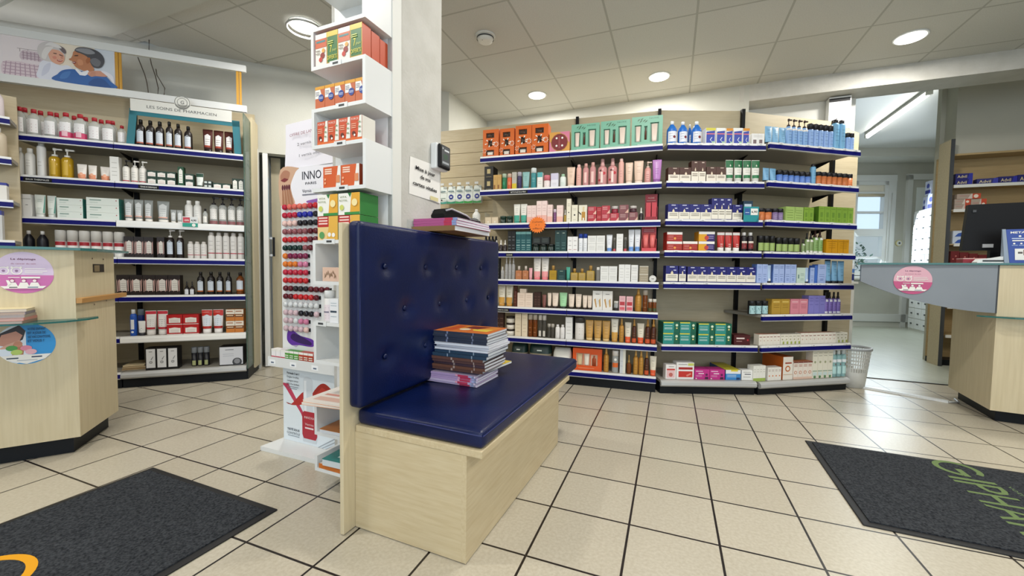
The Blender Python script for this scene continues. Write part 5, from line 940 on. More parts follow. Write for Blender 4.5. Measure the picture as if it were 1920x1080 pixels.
bevel(MB().box(.535, -.034, 1.408, .635, 0, 1.528, 'white').build('housing', t), .006); bevel(MB().box(.541, -.05, 1.412, .634, -.034, 1.524, 'black').build('bezel', t), .008)
b = MB(); F = Flat(b, (.5875, -.051, 1.468), (1, 0, 0), (0, 0, 1)); F.rect(-.034, -.042, .034, .046, 'dgrey').rect(-.018, -.012, .018, .012, '#27452f').rect(-.01, .026, .03, .034, '#c9cdd0').disc(-.024, .036, .004, '#c9cdd0').rect(-.028, -.034, .028, -.024, '#9aa0a4'); b.build('display', t)
# ------------------------------------------------------------------ white zigzag tower on the pillar front
t = at('zigzag_shelf_tower', 'white zigzag shelf tower mounted on the pillar', 'shelf', 'bench', 0, 0, 0)
V0, V1, U0, U1, TH_ = .512, .792, .116, .264, .014
BZ = [.100, .253, .385, .553, .712, .879, 1.045, 1.252, 1.424, 1.568, 1.733, 1.882, 2.05, 2.2, 2.36]
for z_ in BZ: MB().box(U0, V0, z_-TH_, U1, V1, z_, 'white').build('shelf', t)
MB().box(U1, V0-.0, .06, U1+.012, V1+.03, 2.5, 'white').build('back_panel', t)
MB().box(U1, V0-.004, .0, U1+.055, V0+.02, ZC-.002, 'white2').build('side_strip', t)
for j, s in enumerate(('L', 'R', 'L', 'R', 'L', 'R', 'L', 'R', 'R', 'L', 'R', 'L', 'R', 'L')):
    if j == 0: zt_ = BZ[0]+.05
    elif j in (2, 5): continue
    elif j in (1,): zt_ = BZ[2]-TH_; s = 'L'
    elif j == 3: zt_ = BZ[4]-TH_; s = 'L'
    elif j == 6: zt_ = BZ[7]-TH_; s = 'R'; continue
    else: zt_ = BZ[j+1]-TH_
    if j == 7: s = 'R'
    if j == 8: s = 'L'
    if j == 9: s = 'R'
    if j == 10: s = 'L'
    if j == 11: s = 'R'
    if j == 4: MB().box(U0, V1-TH_, BZ[4], U1, V1, BZ[4]+.0005, 'white').build('side_panel', t); continue
    y0, y1 = (V1-TH_, V1) if s == 'L' else (V0, V0+TH_)
    MB().box(U0, y0, BZ[j], U1, y1, zt_, 'white').build('side_panel', t)
MB().box(U0, V1-TH_, BZ[5], U1, V1, BZ[6]-TH_, 'white').build('side_panel', t)
b = MB()
for z_, v_ in ((1.733, .66), (1.568, .63), (1.424, .64), (1.252, .63), (1.045, .70), (.712, .75)): b = MB(); b.box(U0-.002, v_-.03, z_-.016, U0-.0005, v_+.03, z_+.004, 'white'); b.box(U0-.0026, v_-.014, z_-.01, U0-.002, v_+.014, z_-.002, 'dgrey'); b.build('price_tag', t)
def carton_u(label, v, z_, w, h, d, c, side, pr, u=U0+.004, group=None, rz=0.):
    """carton facing the tower front; v is its left edge seen from the front"""
    o = at('boxed_product', label, 'box', 'bench', u+d/2, v-w/2, z_+.0006, R(-90)+rz, group)
    MB().box(-w/2, -d/2, 0, w/2, d/2, h, c, {'l': side, 'r': side, 't': side}).build('carton', o)
    if pr: m_ = MB(); prints(m_, pr, w, h, d); m_.build('front_print', o)
    return o
OFF = (('r', .06, .04, .94, .84, '#2a6b2f'), ('r', 0, .84, 1, 1, '#d9c04a'), ('t', '7', .38, .34, .24, .2, '#e6d84a'), ('t', 'jours', .7, .36, .09, .4, '#c9d06a'), ('t', 'OFFERTS', .5, .12, .13, .86, '#e6d84a'), ('l', .15, .6, [.66, .6], .03, '#c9d06a'))
FRU = (('r', 0, .84, 1, 1, '#e9e6dc'), ('r', 0, .56, 1, .84, '#c9603a'), ('r', .1, .72, .9, .78, '#3f7f84'), ('d', .66, .3, .2, '#8d2a22'), ('d', .5, .18, .16, '#c23a2e'), ('d', .75, .45, .14, '#e0a24a'), ('l', .08, .45, [.45, .36], .03, '#8a857a'))
for j, (pr, c, nm) in enumerate(((FRU, '#ece6da', 'white picture carton'), (OFF, '#c9a23a', 'green seven-days-free carton'), (FRU, '#ece6da', 'white picture carton'), (OFF, '#c9a23a', 'green seven-days-free carton'))):
    carton_u('%s %s, uppermost filled box of the zigzag tower' % (('outer', 'outer', 'inner', 'inner')[j], nm), .771-.0605*j, 1.733, .059, .122+.0, .046, c, '#c04c22', pr, group='cartons in the uppermost tower box')
for j in range(2): carton_u('orange carton side, %s behind the green tower carton' % ('first', 'second')[j], .590, 1.733, .059, .116-.006*j, .044, '#bf4a22', '#bf4a22', (), U0+.054+.047*j, 'orange cartons behind')
MEG = (('r', 0, .86, 1, 1, '#d99a2a'), ('p', [(.02, .45), (.55, .45), (.7, .6), (.55, .85), (.02, .85)], '#ece8e2'), ('l', .08, .45, [.72, .65, .58], .03, '#7c7f8f'), ('d', .66, .46, .28, '#23408f'), ('l', .45, .86, [.42, .48], .025, '#c9d4ea'))
for j in range(5): carton_u('%s orange carton with blue seal from the outer side, zigzag tower' % ORD[j], .775-.0527*j, 1.568, .051, .085, .05, '#c2643a', '#b8562c', MEG, group='five orange cartons with blue seals')
PON = (('r', 0, 0, 1, .12, '#d8672a'), ('p', [(.62, .1), (.98, .1), (.98, 1), (.78, 1)], '#e6e6dc'), ('t', 'FORCE', .38, .84, .09, .6, '#f4e2d6'), ('l', .08, .5, [.66, .58, .5], .025, '#f0c4a4'), ('d', .3, .28, .14, '#5a2418'), ('d', .38, .2, .08, W), ('l', .7, .9, [.3, .5, .7], .05, '#8fa07a'))
for j in range(4): carton_u('%s orange red carton with white flank from the outer side, zigzag tower' % ORD[j], .765-.0585*j, 1.424, .0575, .090, .07, '#c94e28', '#dcd8ce', PON, group='orange red cartons with white flanks')
VIT = (('p', [(.72, .0), (1, .0), (1, 1), (.85, 1)], '#e9e6df'), ('l', .1, .5, [.84, .74, .64], .06, '#f2d5c0'), ('d', .12, .4, .05, '#efb08a'), ('d', .12, .22, .05, '#efb08a'), ('r', .76, .2, .97, .55, '#d98a5c'))
for j in range(2): carton_u('%s orange carton on the fifth zigzag shelf from above' % ('outer', 'inner')[j], .735-.095*j, 1.252, .093, .082, .05, '#cf5c2c', '#8a3416' if j else '#c9a492', VIT, group='wide orange cartons in the tower')
VTL = (('p', [(.55, .12), (1, .12), (1, 1), (.62, 1)], '#e0a63a'), ('p', [(.45, 1), (.62, 1), (.55, .8)], '#2f7a3c'), ('r', .3, 0, 1, .12, '#3a8a46'), ('t', 'VITA', .24, .78, .09, .32, '#7a8a5a'), ('t', 'ROYAL', .26, .62, .09, .38, '#7a8a5a'), ('d', .18, .34, .1, '#c9cf6a'), ('d', .78, .55, .13, '#f0dfa4'))
HON = (('r', .0, .55, .55, 1, '#b8302c'), ('l', .06, .5, [.9, .78, .66], .06, '#f0d0c8'), ('p', [(.45, .0), (1, .0), (1, 1), (.6, 1), (.55, .5)], '#dfae4a'), ('d', .22, .2, .13, '#5a9a5c'), ('d', .6, .22, .08, W), ('d', .8, .2, .08, W))
for j in range(2):
    carton_u('%s white and yellow honey carton, upper of its pair in the tower' % ('outer', 'inner')[j], .768-.113*j, 1.141, .11, .084, .10, '#ecebe2', '#2f7a36', VTL, group='honey cartons in the tower')
    carton_u('%s red and yellow honeycomb carton under the honey carton in tower' % ('outer', 'inner')[j], .768-.113*j, 1.045, .11, .094, .10, '#e6c88a', '#2f7a36', HON, group='honeycomb cartons in the tower')
carton_u('beige floral soap carton in the small tower box', .743, .879, .13, .056, .08, '#dbb9a4', '#cfae98', tuple(('p', [(.08+.07*i, .2+.2*(i % 3)), (.16+.07*i, .35+.15*(i % 2)), (.1+.07*i, .6+.1*(i % 3))], '#8a6f58') for i in range(7)))
o = at('bottle', 'white bottle with pale cap beside the carton on the tower', 'bottle', 'bench', U0+.03, .732, .7126, R(-90))
for pn, mb in make('bottle', .043, .128, .043, dict(c='#ece9e6', cap='#e2e3e2', st='cyl', pr=(('r', .1, .05, .9, .55, '#e6dade'), lines(.2, .8, [.12, .2, .45], '#b0a0b0', .015), ('r', .2, .3, .8, .34, '#6c6a80')))): mb.build(pn, o)
carton_u('white carton with dark band beside the white tower bottle', .704, .712, .045, .098, .05, '#e9ebee', '#dfe2e6', (('r', .05, .42, .8, .50, '#3a4a5a'), lines(.1, .8, [.7, .8, .25], '#9fb0b8', .02)))
for j in range(2):
    o = at('brochure', ('lower', 'upper')[j] + ' orange-edged brochure sticking out of the tower', 'brochure', 'bench', .075-.004*j, .575, .386+.0095*j, R(7-3*j), 'brochures sticking out of the tower')
    MB().box(0, 0, .001, .22, .21, .008, '#e6ddd2').build('pages', o); b = MB(); b.box(-.001, -.001, 0, .221, .211, .001, '#c9803a'); b.box(-.001, -.001, .008, .221, .211, .009, '#e9e2da')
    F = Flat(b, (0, 0, .0092), (1, 0, 0), (0, 1, 0)); F.rect(.02, .03, .06, .18, '#d9b0a0').rect(.08, .03, .1, .18, '#d08a7a').poly([(.12, .0), (.2, .0), (.2, .1), (.14, .09)], '#7c7a78'); b.build('cover', o)
o = at('brochure', 'orange and grey brochure lying in the tower box below', 'brochure', 'bench', .122, .53, .2536, R(2)); MB().box(0, 0, 0, .14, .23, .014, '#d9dde2').build('pages', o); b = MB().box(-.001, -.001, .014, .141, .231, .016, '#b8763c'); F = Flat(b, (0, 0, .0162), (1, 0, 0), (0, 1, 0)); F.poly([(.0, .0), (.06, .0), (.12, .12), (.03, .16)], '#5f5a58'); b.build('cover', o)
o = at('book', 'teal covered book in the lowest tower tray', 'book', 'bench', .119, .53, .1216, R(3)); MB().box(0, 0, 0, .14, .21, .026, '#cfd8dc').build('pages', o); b = MB().box(-.001, -.001, .026, .141, .211, .028, '#1f7a76'); F = Flat(b, (0, 0, .0283), (1, 0, 0), (0, 1, 0)); F.disc(.06, .06, .025, '#dfe8e4').rect(.03, .11, .08, .16, '#cfe0dc'); b.build('cover', o)
o = at('brochure', 'orange brochure under the teal book', 'brochure', 'bench', .118, .535, .1006, 0); MB().box(0, 0, 0, .142, .235, .019, '#cfc8c0').build('pages', o); MB().box(-.001, -.0005, .0002, 0, .2355, .02, '#c9702c').build('spine', o)
# ------------------------------------------------------------------ nail polish display
t = at('polish_display', 'white nail polish display stand with printed header and lower poster', 'display stand', 'bench', 0, 0, 0)
UF = .376; ye = (0, -1, 0)
MB().prism([(.268, 1.352), (.285, .86), (.60, .86), (.60, 1.33)], 0, .022, 'white').build('base_plate', t)
MB().box(UF, .868, .022, UF+.03, 1.322, 1.434, 'white').build('board', t)
b = MB(); F = Flat(b, (UF-.0005, 1.322, 1.252), ye, (0, 0, 1))                # header print, a from the outer edge, b upwards
F.rect(0, 0, .44, .18, '#e9e8ee').blob([(0, 0), (.10, 0), (.085, .05), (.075, .10), (.11, .16), (.13, .18), (0, .18)], '#cba58a').blob([(.0, .15), (.03, .175), (.07, .16), (.05, .12), (.01, .12)], '#ad7a62').poly([(.0, .125), (.03, .137), (.06, .128), (.03, .115)], '#7a2f34')
for j in range(4): F.poly([(.012+.022*j, .0), (.03+.022*j, .0), (.022+.017*j, .075), (.012+.015*j, .085)], '#a57458').disc(.016+.016*j, .088, .007, '#5a1f30', .014)
F.text('INNO', .158, .118, .042, '#1f2230', .13, align='l').text('XA', .30, .118, .042, '#1f2230', .07, align='l').text('PARIS', .18, .092, .013, '#2a2d3a', .075, align='l').text('Vernis à ongles', .158, .054, .017, '#3a3d4a', .15, align='l').rect(.158, .040, .29, .046, '#7d7f8c')
F.blob([(.19, .012), (.26, .02), (.30, .032), (.30, .018), (.26, .004), (.20, .002)], '#8a5aa8').poly([(.305, .0), (.375, .004), (.37, .05), (.31, .046)], '#c0222e').rect(.32, .027, .37, .032, '#f0d0d0').rect(.318, .014, .368, .019, '#f0d0d0'); b.build('header_print', t)
b = MB(); F = Flat(b, (UF-.0005, 1.322, 0), ye, (0, 0, 1))
F.blob([(.035, .555), (.04, .60), (.07, .612), (.13, .585), (.22, .57), (.22, .535), (.12, .535), (.07, .53)], '#5d2a9c').blob([(.06, .57), (.09, .592), (.2, .56), (.2, .54), (.1, .55)], '#2f0f5a').poly([(.07, .53), (.12, .535), (.10, .522)], '#b9a4c4'); b.build('smear_print', t)
b = MB(); F = Flat(b, (UF-.0005, 1.322, .026), ye, (0, 0, 1))                 # lower poster
F.rect(.0, 0, .44, .395, '#e3ecf2').poly([(.0, .29), (.02, .275), (.13, .155), (.15, .12), (.15, .16), (.04, .30), (.0, .30)], '#c23a5c').blob([(.02, .20), (.06, .195), (.15, .27), (.15, .21), (.07, .19)], '#b52a2a').blob([(.21, .25), (.25, .31), (.30, .33), (.36, .29), (.40, .22), (.36, .20), (.30, .23)], '#a8261f').poly([(.23, .26), (.28, .31), (.33, .29), (.30, .25)], '#c2392e')
F.rect(.15, .17, .215, .335, '#d5dce2').disc(.1825, .335, .0325, '#d5dce2', .014).rect(.155, .17, .172, .33, '#eef2f5').poly([(.14, .16), (.155, .172), (.225, .172), (.245, .15), (.245, .05), (.235, .03), (.15, .03), (.14, .05)], '#b02438').poly([(.14, .05), (.15, .03), (.235, .03), (.245, .05), (.24, .012), (.145, .012)], '#cfd8de')
F.text('INNOXA', .19, .135, .012, '#efdde0', .07).text('Vernis', .19, .10, .012, '#efdde0', .06).rect(.16, .082, .22, .09, '#efdde0').text('Formule 3 en 1', .076, .352, .011, '#23303f', .09, True).text('Ongles fortifiés', .074, .333, .010, '#3a4a5a', .09).text('Longue tenue', .074, .314, .010, '#3a4a5a', .08).text('100% Pro brillant', .074, .296, .010, '#3a4a5a', .095).rect(.035, .285, .115, .288, '#7d8a96').rect(.045, .276, .105, .279, '#7d8a96')
F.text('TESTÉ SOUS', .075, .056, .011, '#3a4a5a', .09, True).text('CONTRÔLE', .075, .036, .012, '#3a4a5a', .095).rect(.035, .026, .12, .029, '#7d8a96')
for j in range(4): F.poly([(.25+.025*j, .0), (.258+.025*j, .0), (.42, .09-.02*j), (.42, .097-.02*j)], '#9fa8b0')
b.build('poster_print', t)
b = MB(); b.box(UF-.055, .868, .432, UF, 1.355, .440, 'white'); b.box(UF-.058, .868, .425, UF-.055, 1.358, .474, 'white')
for j in range(3): b.box(UF-.0586, 1.30-.15*j, .437, UF-.0582, 1.345-.15*j, .460, '#f4f6f8'); b.box(UF-.059, 1.312-.15*j, .442, UF-.0586, 1.333-.15*j, .449, '#5a6a80')
b.build('tester_ledge', t)
for j in range(9):
    c, nm = (('#c22a4a', 'white and crimson'), ('#4f9a3c', 'green and white'), ('#b5402c', 'red brown'))[0 if j < 3 else (1 if j < 6 else 2)]
    carton_u('%s small care carton from the outer end, on the polish display ledge' % ORD[j], 1.345-.034*j if j < 3 else 1.247-.0335*(j-3), .440, .032, .072, .035, '#efedec' if j < 3 else c, c if j >= 3 else '#e6e2e0', (('r', 0, 0, 1, .5, c), ('r', 0, .86, 1, 1, W)) if j < 3 else (('r', 0, .84, 1, 1, W), ('d', .5, .24, .3, W), lines(.1, .9, [.5, .64], '#e6ead8', .06)), UF-.047, 'care cartons on the polish display ledge')
# the bottles of polish, one by one
CN = {'c': ('#b51f3c', 'crimson'), 's': ('#d8685c', 'coral'), 'r': ('#bf1f26', 'red'), 'b': ('#1f2a9c', 'royal blue'), 'n': ('#e0bdb4', 'nude'), 'k': ('#1b1a22', 'black'), 'm': ('#8d5258', 'mauve'), 'd': ('#5c1020', 'dark red'), 'g': ('#10302c', 'bottle green'), 'o': ('#d9782c', 'orange'), 'p': ('#7a1f48', 'plum'), 'i': ('#cc7a9a', 'pink'), 'w': ('#d3d6d6', 'clear'), 'l': ('#cdb2b8', 'pale pink')}
PR = ['csssscr', 'cccbbbk', 'nnnkkkk', 'mmmmmdd', 'rrrrrdd', 'ggggmd', 'opppp', 'oooii', 'ccccc', 'rrrrr', 'ddkkkdddd', 'ddrrrrd', 'wwwwwww', 'lllkkkl', 'llwii', 'lllln']
protoP = {}
for a, row in enumerate(PR):
    for c_, ch in enumerate(row):
        hx, nm = CN[ch]
        if ch not in protoP:
            o = empty('nail_polish', 'nail polish in the display rack', 'nail polish')
            g = MB(); g.rev([(0, .009), (.004, .0140), (.011, .0150), (.017, .0125), (.020, .006)], C(hx, .12), 14).xf(Matrix.Rotation(R(-90), 4, 'Y')); g.build('bottle_body', o)
            g = MB(); g.box(-.006, -.0195, -.009, .0, -.0155, .009, 'black'); g.build('cap', o); protoP[ch] = o
        else: o = copy_tree(protoP[ch])
        place(o, 'bench', UF-.0002, 1.281-.0362*c_, 1.238-.0413*a+.0)
        tag(o, '%s nail polish, %s in %s row from the top of the polish rack' % (nm, ORD[c_], ORD[a] if a < 12 else ('thirteenth', 'fourteenth', 'fifteenth', 'sixteenth')[a-12]), 'nail polish', 'nail polishes on the white display')
t = at('paper_offer_sheet', 'white paper sheet announcing a launch offer, propped above the polish display', 'notice', 'bench', UF+.004, 1.295, 1.434)
b = MB(); b.loft([[(.0+.01*math.sin(i), -.0-.40*i/6, .0-.012*0) for i in range(7)], [(.006+.004*math.cos(i*2), .004-.40*i/6, .12) for i in range(7)], [(.012, .006-.40*i/6, .228+.018*i/6) for i in range(7)]], '#e9e6ee', False, False, True, False); b.build('sheet', t)
b = MB(); F = Flat(b, (-.006, -.02, 0), (0, -.9985, .05), (0, -.04, .9985)); F.text('OFFRE DE LANCEMENT', .02, .155, .015, '#8c4a58', .26, align='l').text('2 vernis achetés', .075, .102, .015, '#3c3c46', .20, align='l').text('1 vernis offert', .09, .045, .015, '#3c3c46', .16, align='l'); b.build('lettering', t)
# ------------------------------------------------------------------ counters
def sticker_screening(mb, o, r, up, rad, two=False):
    F = Flat(mb, o, r, up, .0002); p = '#d9c6e0' if not two else '#dcaab8'; q = '#c86aaa' if not two else '#c0507f'
    F.disc(0, 0, rad, p, n=40).poly([(rad*math.cos(R(180+1.0+178*i/20)), -.01+(rad-.003)*math.sin(R(180+178*i/20))*.93) for i in range(21)], q)
    F.text('Le dépistage', 0, .058*rad/.095, .0085, '#6a2a52', .078, True).text('du cancer du sein', 0, .038, .0065, '#a04c70', .078)
    for x in (-.062, -.022): F.ring(x, .008, .014, .018, W).disc(x, .008, .005, '#8d6a90').disc(x-.014, .024, .004, W).disc(x+.014, .024, .004, W)
    F.rect(.004, .016, .07, .019, W).rect(.004, .006, .075, .009, W).rect(.004, -.002, .06, .001, W).rect(-.048, -.024, -.012, -.021, W).rect(-.008, -.027, .052, -.019, W)
    for x in (-.036, 0, .034):
        F.disc(x, -.036, .0075, '#a8406a').disc(x, -.038, .0062, '#f0dfe4').poly([(x-.017, -.062), (x+.017, -.062), (x+.011, -.046), (x-.011, -.046)], W)
    F.poly([(-.054, -.035), (-.046, -.035), (-.038, -.05), (-.048, -.06)], W)
    F.poly([(-.072, -.062), (.072, -.062), (.060, -.0735), (-.060, -.0735)], W).rect(-.045, -.070, -.02, -.066, '#3a3a44').rect(.012, -.070, .045, -.066, '#4a6a8a')
t = at('service_counter', 'maple service counter with glass top and two round stickers', 'counter', 'lc')
MB().prism([(-1.1, 0), (0, 0), (.054, .40), (-1.1, .40)], .085, 1.0, 'birch').build('body', t)
MB().prism([(-1.1, .04), (-.035, .04), (.012, .39), (-1.1, .39)], 0, .085, 'plinth').build('plinth', t)
b = MB(); s_ = Vector((.054, .40, 0)).normalized(); n_ = Vector((s_.y, -s_.x, 0))
def sp_(d, o_, z_): return tuple(s_*d + n_*o_ + Vector((0, 0, z_)))
b.face([sp_(.17, .0018, .893), sp_(.285, .0018, .893), sp_(.285, .0018, .936), sp_(.17, .0018, .936)], '#2e2213'); b.face([sp_(.18, .0022, .897), sp_(.235, .0022, .897), sp_(.235, .0022, .930), sp_(.18, .0022, .930)], '#8d7c5a')
for d_, z_ in ((.165, .965), (.28, .963), (.17, .725), (.30, .735)): b.face([sp_(d_+.004*math.cos(R(60*i)), .0022, z_+.005*math.sin(R(60*i))) for i in range(6)], '#4a3520')
b.build('cable_slot', t)
b = MB(); b.loft([[sp_(d_, o_, z_) for o_, z_ in ((.0015, .745), (.022, .745), (.024, .768), (.0015, .77))] for d_ in (-.0, .2, .49)], 'edge', sm=False); b.build('edge_strip', t)
def glass_slab(poly, z0, z1): return MB().prism(poly, z0, z1, 'glass', 'glassedge')
glass_slab([(-1.15, -.045), (-.06, -.045), (.03, -.03), (.075, .02), (.115, .42), (-1.15, .42)], 1.001, 1.013).build('glass_top', t)
glass_slab([(-1.1, -.15), (-.25, -.15), (-.10, -.135), (-.01, -.09), (.045, -.02), (.066, .05), (.052, .10), (.004, .02), (-.002, -.001), (-1.1, -.001)], .662, .670).build('glass_shelf', t)
b = MB(); sticker_screening(b, (-.165, -.0007, .893), (1, 0, 0), (0, 0, 1), .0955); b.build('screening_sticker', t)
b = MB(); F = Flat(b, (-.167, -.0007, .562), (1, 0, 0), (0, 0, 1), .0002)
F.disc(0, 0, .0955, '#2f96d8', n=40).poly([(-.0955*math.cos(R(a_)), .0955*math.sin(R(a_))) for a_ in range(-70, 75, 8)] + [(-.0, .06), (.0, -.03), (.03, -.07)], '#dfe8f2').poly([(-.093, .02), (-.08, .052), (-.02, .088), (.0, .06), (-.01, .02), (-.04, .0)], '#2a2224').poly([(-.09, .0), (-.075, .045), (-.03, .06), (-.01, .04), (-.02, .015), (-.06, -.01)], '#c98f78').poly([(-.088, -.02), (-.06, .0), (-.02, .018), (-.015, .01), (-.05, -.02)], '#d9a890').poly([(-.045, -.05), (-.04, .0), (-.02, .005), (-.005, -.015), (-.01, -.05)], '#b5785a').disc(-.025, .0, .014, '#c98a6c').rect(-.055, -.06, .005, -.05, W)
for x, y_, c_ in ((-.045, -.018, '#4f9a4a'), (-.03, -.038, '#b9d06a'), (.0, -.02, '#e08aa0'), (.015, -.038, '#e9b5c0')): F.disc(x, y_, .0185, c_, .0125)
F.poly([(-.080, -.052), (.080, -.052), (.06, -.0745), (.0, -.0945), (-.06, -.0745)], W).rect(-.062, -.068, -.025, -.062, '#3a4a5a').rect(.016, -.066, .05, -.060, '#2a3a5a').rect(-.03, -.078, .035, -.0755, '#9aa4ae')
for j, tx in enumerate(('VOTRE ENFANT', 'EST A JOUR DE', 'SES VACCINATIONS,', 'ET VOUS ?')): F.text(tx, .006, .062-.0185*j, .012, '#14507c', (.058, .058, .074, .052)[j], True, 'l')
b.build('vaccination_sticker', t)
for j in range(5):
    o = magazine('%s magazine from the bottom of the pile on the counter glass shelf' % ORD[j], 'lc', (-.215-.175, -.135+.004*j, .6705+.0125*j), R(-2+1.5*j), .26, .13, .012, ('#8d7468', '#c9837a', '#a89a90', '#7c7484', '#cfc2a8')[j], ('#b59a8a', '#c9a09a', '#d8c9b8', '#a9a0a6', '#e6d9b0')[j], 'magazines on the counter glass shelf', True, ('#b9aaa0', '#c9a9a0', '#a9a4a2', '#b9a494', '#d9cdbb')[j])
t = at('service_counter', 'maple service counter with curved grey fascia and pink sticker', 'counter', 'rc')
MB().box(0, 0, .08, 1.5, .62, 1.002, 'birch').build('body', t); MB().box(.05, .07, 0, 1.5, .6, .08, 'plinth').build('plinth', t)
b = MB(); N_ = 16; rings = []
for i in range(N_+1):
    q = i/N_; x = -.660+.654*q; zb = .884-.183*(1-(1-q)**1.9); yy = .05*(1-q)**2
    rings.append([(x, yy, zb), (x, yy, 1.003), (x, yy+.03, 1.003), (x, yy+.03, zb)])
b.loft(rings, 'slate', sm=False); b.build('fascia', t)
MB().prism([(-.655, .05), (-.3, .015), (-.006, .004), (-.006, .5), (-.3, .5), (-.62, .30)], .975, 1.0, 'slate').build('worktop', t)
MB().box(-.0065, -.001, .70, .0008, .004, 1.003, 'dgrey').build('joint_strip', t)
glass_slab([(-.685, .03), (-.3, -.012), (0, -.02), (1.5, -.02), (1.5, .62), (-.2, .62), (-.5, .48), (-.66, .2)], 1.0045, 1.0165).build('glass_top', t)
glass_slab([(-.085, .004), (-.06, -.03), (.05, -.08), (1.5, -.08), (1.5, -.001), (.0, -.001), (.0, .003)], .674, .682).build('glass_shelf', t)
b = MB(); sticker_screening(b, (-.394, .0145, .900), (Vector((-.300, .0147, 0))-Vector((-.49, .0315, 0))).normalized(), (0, 0, 1), .0955, True); b.build('screening_sticker', t)
# things on that counter
t = at('monitor', 'black computer monitor seen from behind on the counter', 'monitor', 'rc', .06, .24, 1.0170)
b = MB(); b.loft([[(-.155, -.0, .09), (.21, .0, .09), (.21, .045, .09), (-.155, .045, .09)], [(-.140, -.01, .40), (.21, -.01, .40), (.21, .03, .40), (-.140, .03, .40)]], 'black', sm=False); b.build('housing', t)
MB().box(-.02, .0, .02, .06, .04, .12, 'black').box(-.09, -.06, 0, .12, .10, .02, 'black').build('stand', t); MB().box(-.06, -.009, .108, -.01, -.001, .132, 'grey').build('type_plate', t)
b = MB(); b.loft([[(-.12, -.012, .345), (-.10, -.012, .345), (-.10, -.012, .365), (-.12, -.012, .365)], [(-.118, -.016, .347), (-.102, -.016, .347), (-.102, -.016, .363), (-.118, -.016, .363)]], 'dgrey', sm=False); b.build('port_cover', t)
t = at('desk_phone', 'white handset lying on the counter before the monitor', 'phone', 'rc', .0, .09, 1.0170, R(6))
b = MB(); b.loft([[(x, -.03, 0), (x, .03, 0), (x, .026, hz), (x, -.026, hz)] for x, hz in ((-.085, .008), (-.07, .026), (.0, .034), (.07, .05), (.09, .046), (.095, .012))], 'white', sm=False); b.build('handset', t); MB().box(-.06, -.0312, .010, .075, -.03, .020, 'dgrey').build('grip', t)
t = at('leaflet_holder', 'blue leaflet stand with white print on the counter edge', 'leaflet stand', 'rc', .062, .055, 1.0170, R(0))
b = MB(); b.loft([[(0, 0, 0), (.15, 0, 0), (.15, .006, 0), (0, .006, 0)], [(-.014, .03, .215), (.15, .03, .215), (.15, .036, .215), (-.014, .036, .215)]], '#27489c', sm=False); b.build('sheet', t)
b = MB(); b.loft([[(-.022, .0, 0), (-.001, .0, 0), (-.001, .05, 0), (-.022, .05, 0)], [(-.030, .03, .217), (-.015, .03, .217), (-.015, .036, .217), (-.030, .036, .217)]], '#8d9cae', sm=False); b.build('holder', t)
b = MB(); F = Flat(b, (0, -.001, .0), (1, 0, 0), Vector((0, .03, .215)).normalized()); F.text('METADOC', .005, .19, .013, W, .12, True, 'l').disc(.045, .172, .006, W).rect(.01, .155, .14, .160, '#c9d6ea').rect(.012, .140, .14, .147, W).disc(.02, .125, .005, W).disc(.05, .125, .005, W).rect(.01, .112, .035, .116, '#9fb4d8').rect(.04, .112, .07, .116, '#9fb4d8').rect(.022, .02, .15, .092, '#e9e8e4').rect(.035, .06, .055, .072, '#4a4440').rect(.058, .05, .085, .085, '#6a4a3a'); b.build('leaflet_print', t)
t = at('leaflet_pile', 'small pile of red leaflets at the counter glass end', 'leaflets', 'rc', -.125, .12, 1.0170, R(8)); MB().box(0, 0, 0, .11, .07, .028, '#8d2230').build('paper', t); MB().box(.0, -.001, .028, .112, .07, .034, '#cfa09a').build('top_leaflet', t)
# ------------------------------------------------------------------ medicine cabinet behind
t = at('medicine_cabinet', 'tall maple medicine cabinet with dark edged end panel', 'cabinet', 'cab')
MB().box(-.024, -.02, 0, 0, .17, 2.298, 'birchx').build('end_panel', t); MB().box(-.024, -.026, 0, .006, -.02, 2.298, 'dgrey').build('panel_edge', t)
MB().box(0, .245, .05, 1.9, .262, 2.163, 'birchshade').build('back_panel', t); MB().box(0, .04, 2.145, 1.9, .25, 2.163, 'birchshade').build('top_board', t); MB().box(0, .04, 0, 1.9, .25, .06, 'plinth').build('plinth', t)
for z_, x0 in ((1.843, .03), (1.600, .04), (1.255, .06), (.98, .04), (.62, .04), (.32, .04)): o = MB().box(x0 if z_ < 1 else .005, .02, z_-.012, 1.9, .245, z_, 'birchshade').build('shelf', t); MB().box(x0, .008, z_-.026, 1.9, .02, z_+.004, 'white2').build('price_rail', o)
ADV = (('r', 0, 0, 1, 1, '#1f1f6a'), ('p', [(.7, 0), (1, 0), (1, 1), (.8, 1)], '#2a2f9c'), ('t', 'Advil', .38, .25, .5, .55, '#e9d9a0'))
def cab_box(lb, x, z_, w, h, c, pr, grp=None, y=.03, rz=0.):
    o = at('boxed_product', lb, 'box', 'cab', x+w/2, y+.035, z_+.0008, rz, grp); MB().box(-w/2, -.035, 0, w/2, .035, h, c).build('carton', o); m_ = MB(); prints(m_, pr, w, h, .07); m_.build('front_print', o)
GA = 'navy medicine cartons in the cabinet'
cab_box('lower navy carton of the pair beside the cabinet end panel', .05, 1.843, .13, .058, '#1f1f6a', ADV, GA); cab_box('upper navy carton of the pair beside the cabinet end panel', .05, 1.902, .13, .058, '#1f1f6a', ADV, GA)
cab_box('first single navy carton from left on the upper cabinet shelf', .22, 1.843, .15, .056, '#1f1f6a', ADV, GA, rz=R(-6)); cab_box('second single navy carton from left on the upper cabinet shelf', .374, 1.843, .132, .066, '#1f1f6a', ADV, GA); cab_box('third single navy carton, upper cabinet shelf cut by picture edge', .51, 1.843, .14, .075, '#1f1f6a', ADV, GA)
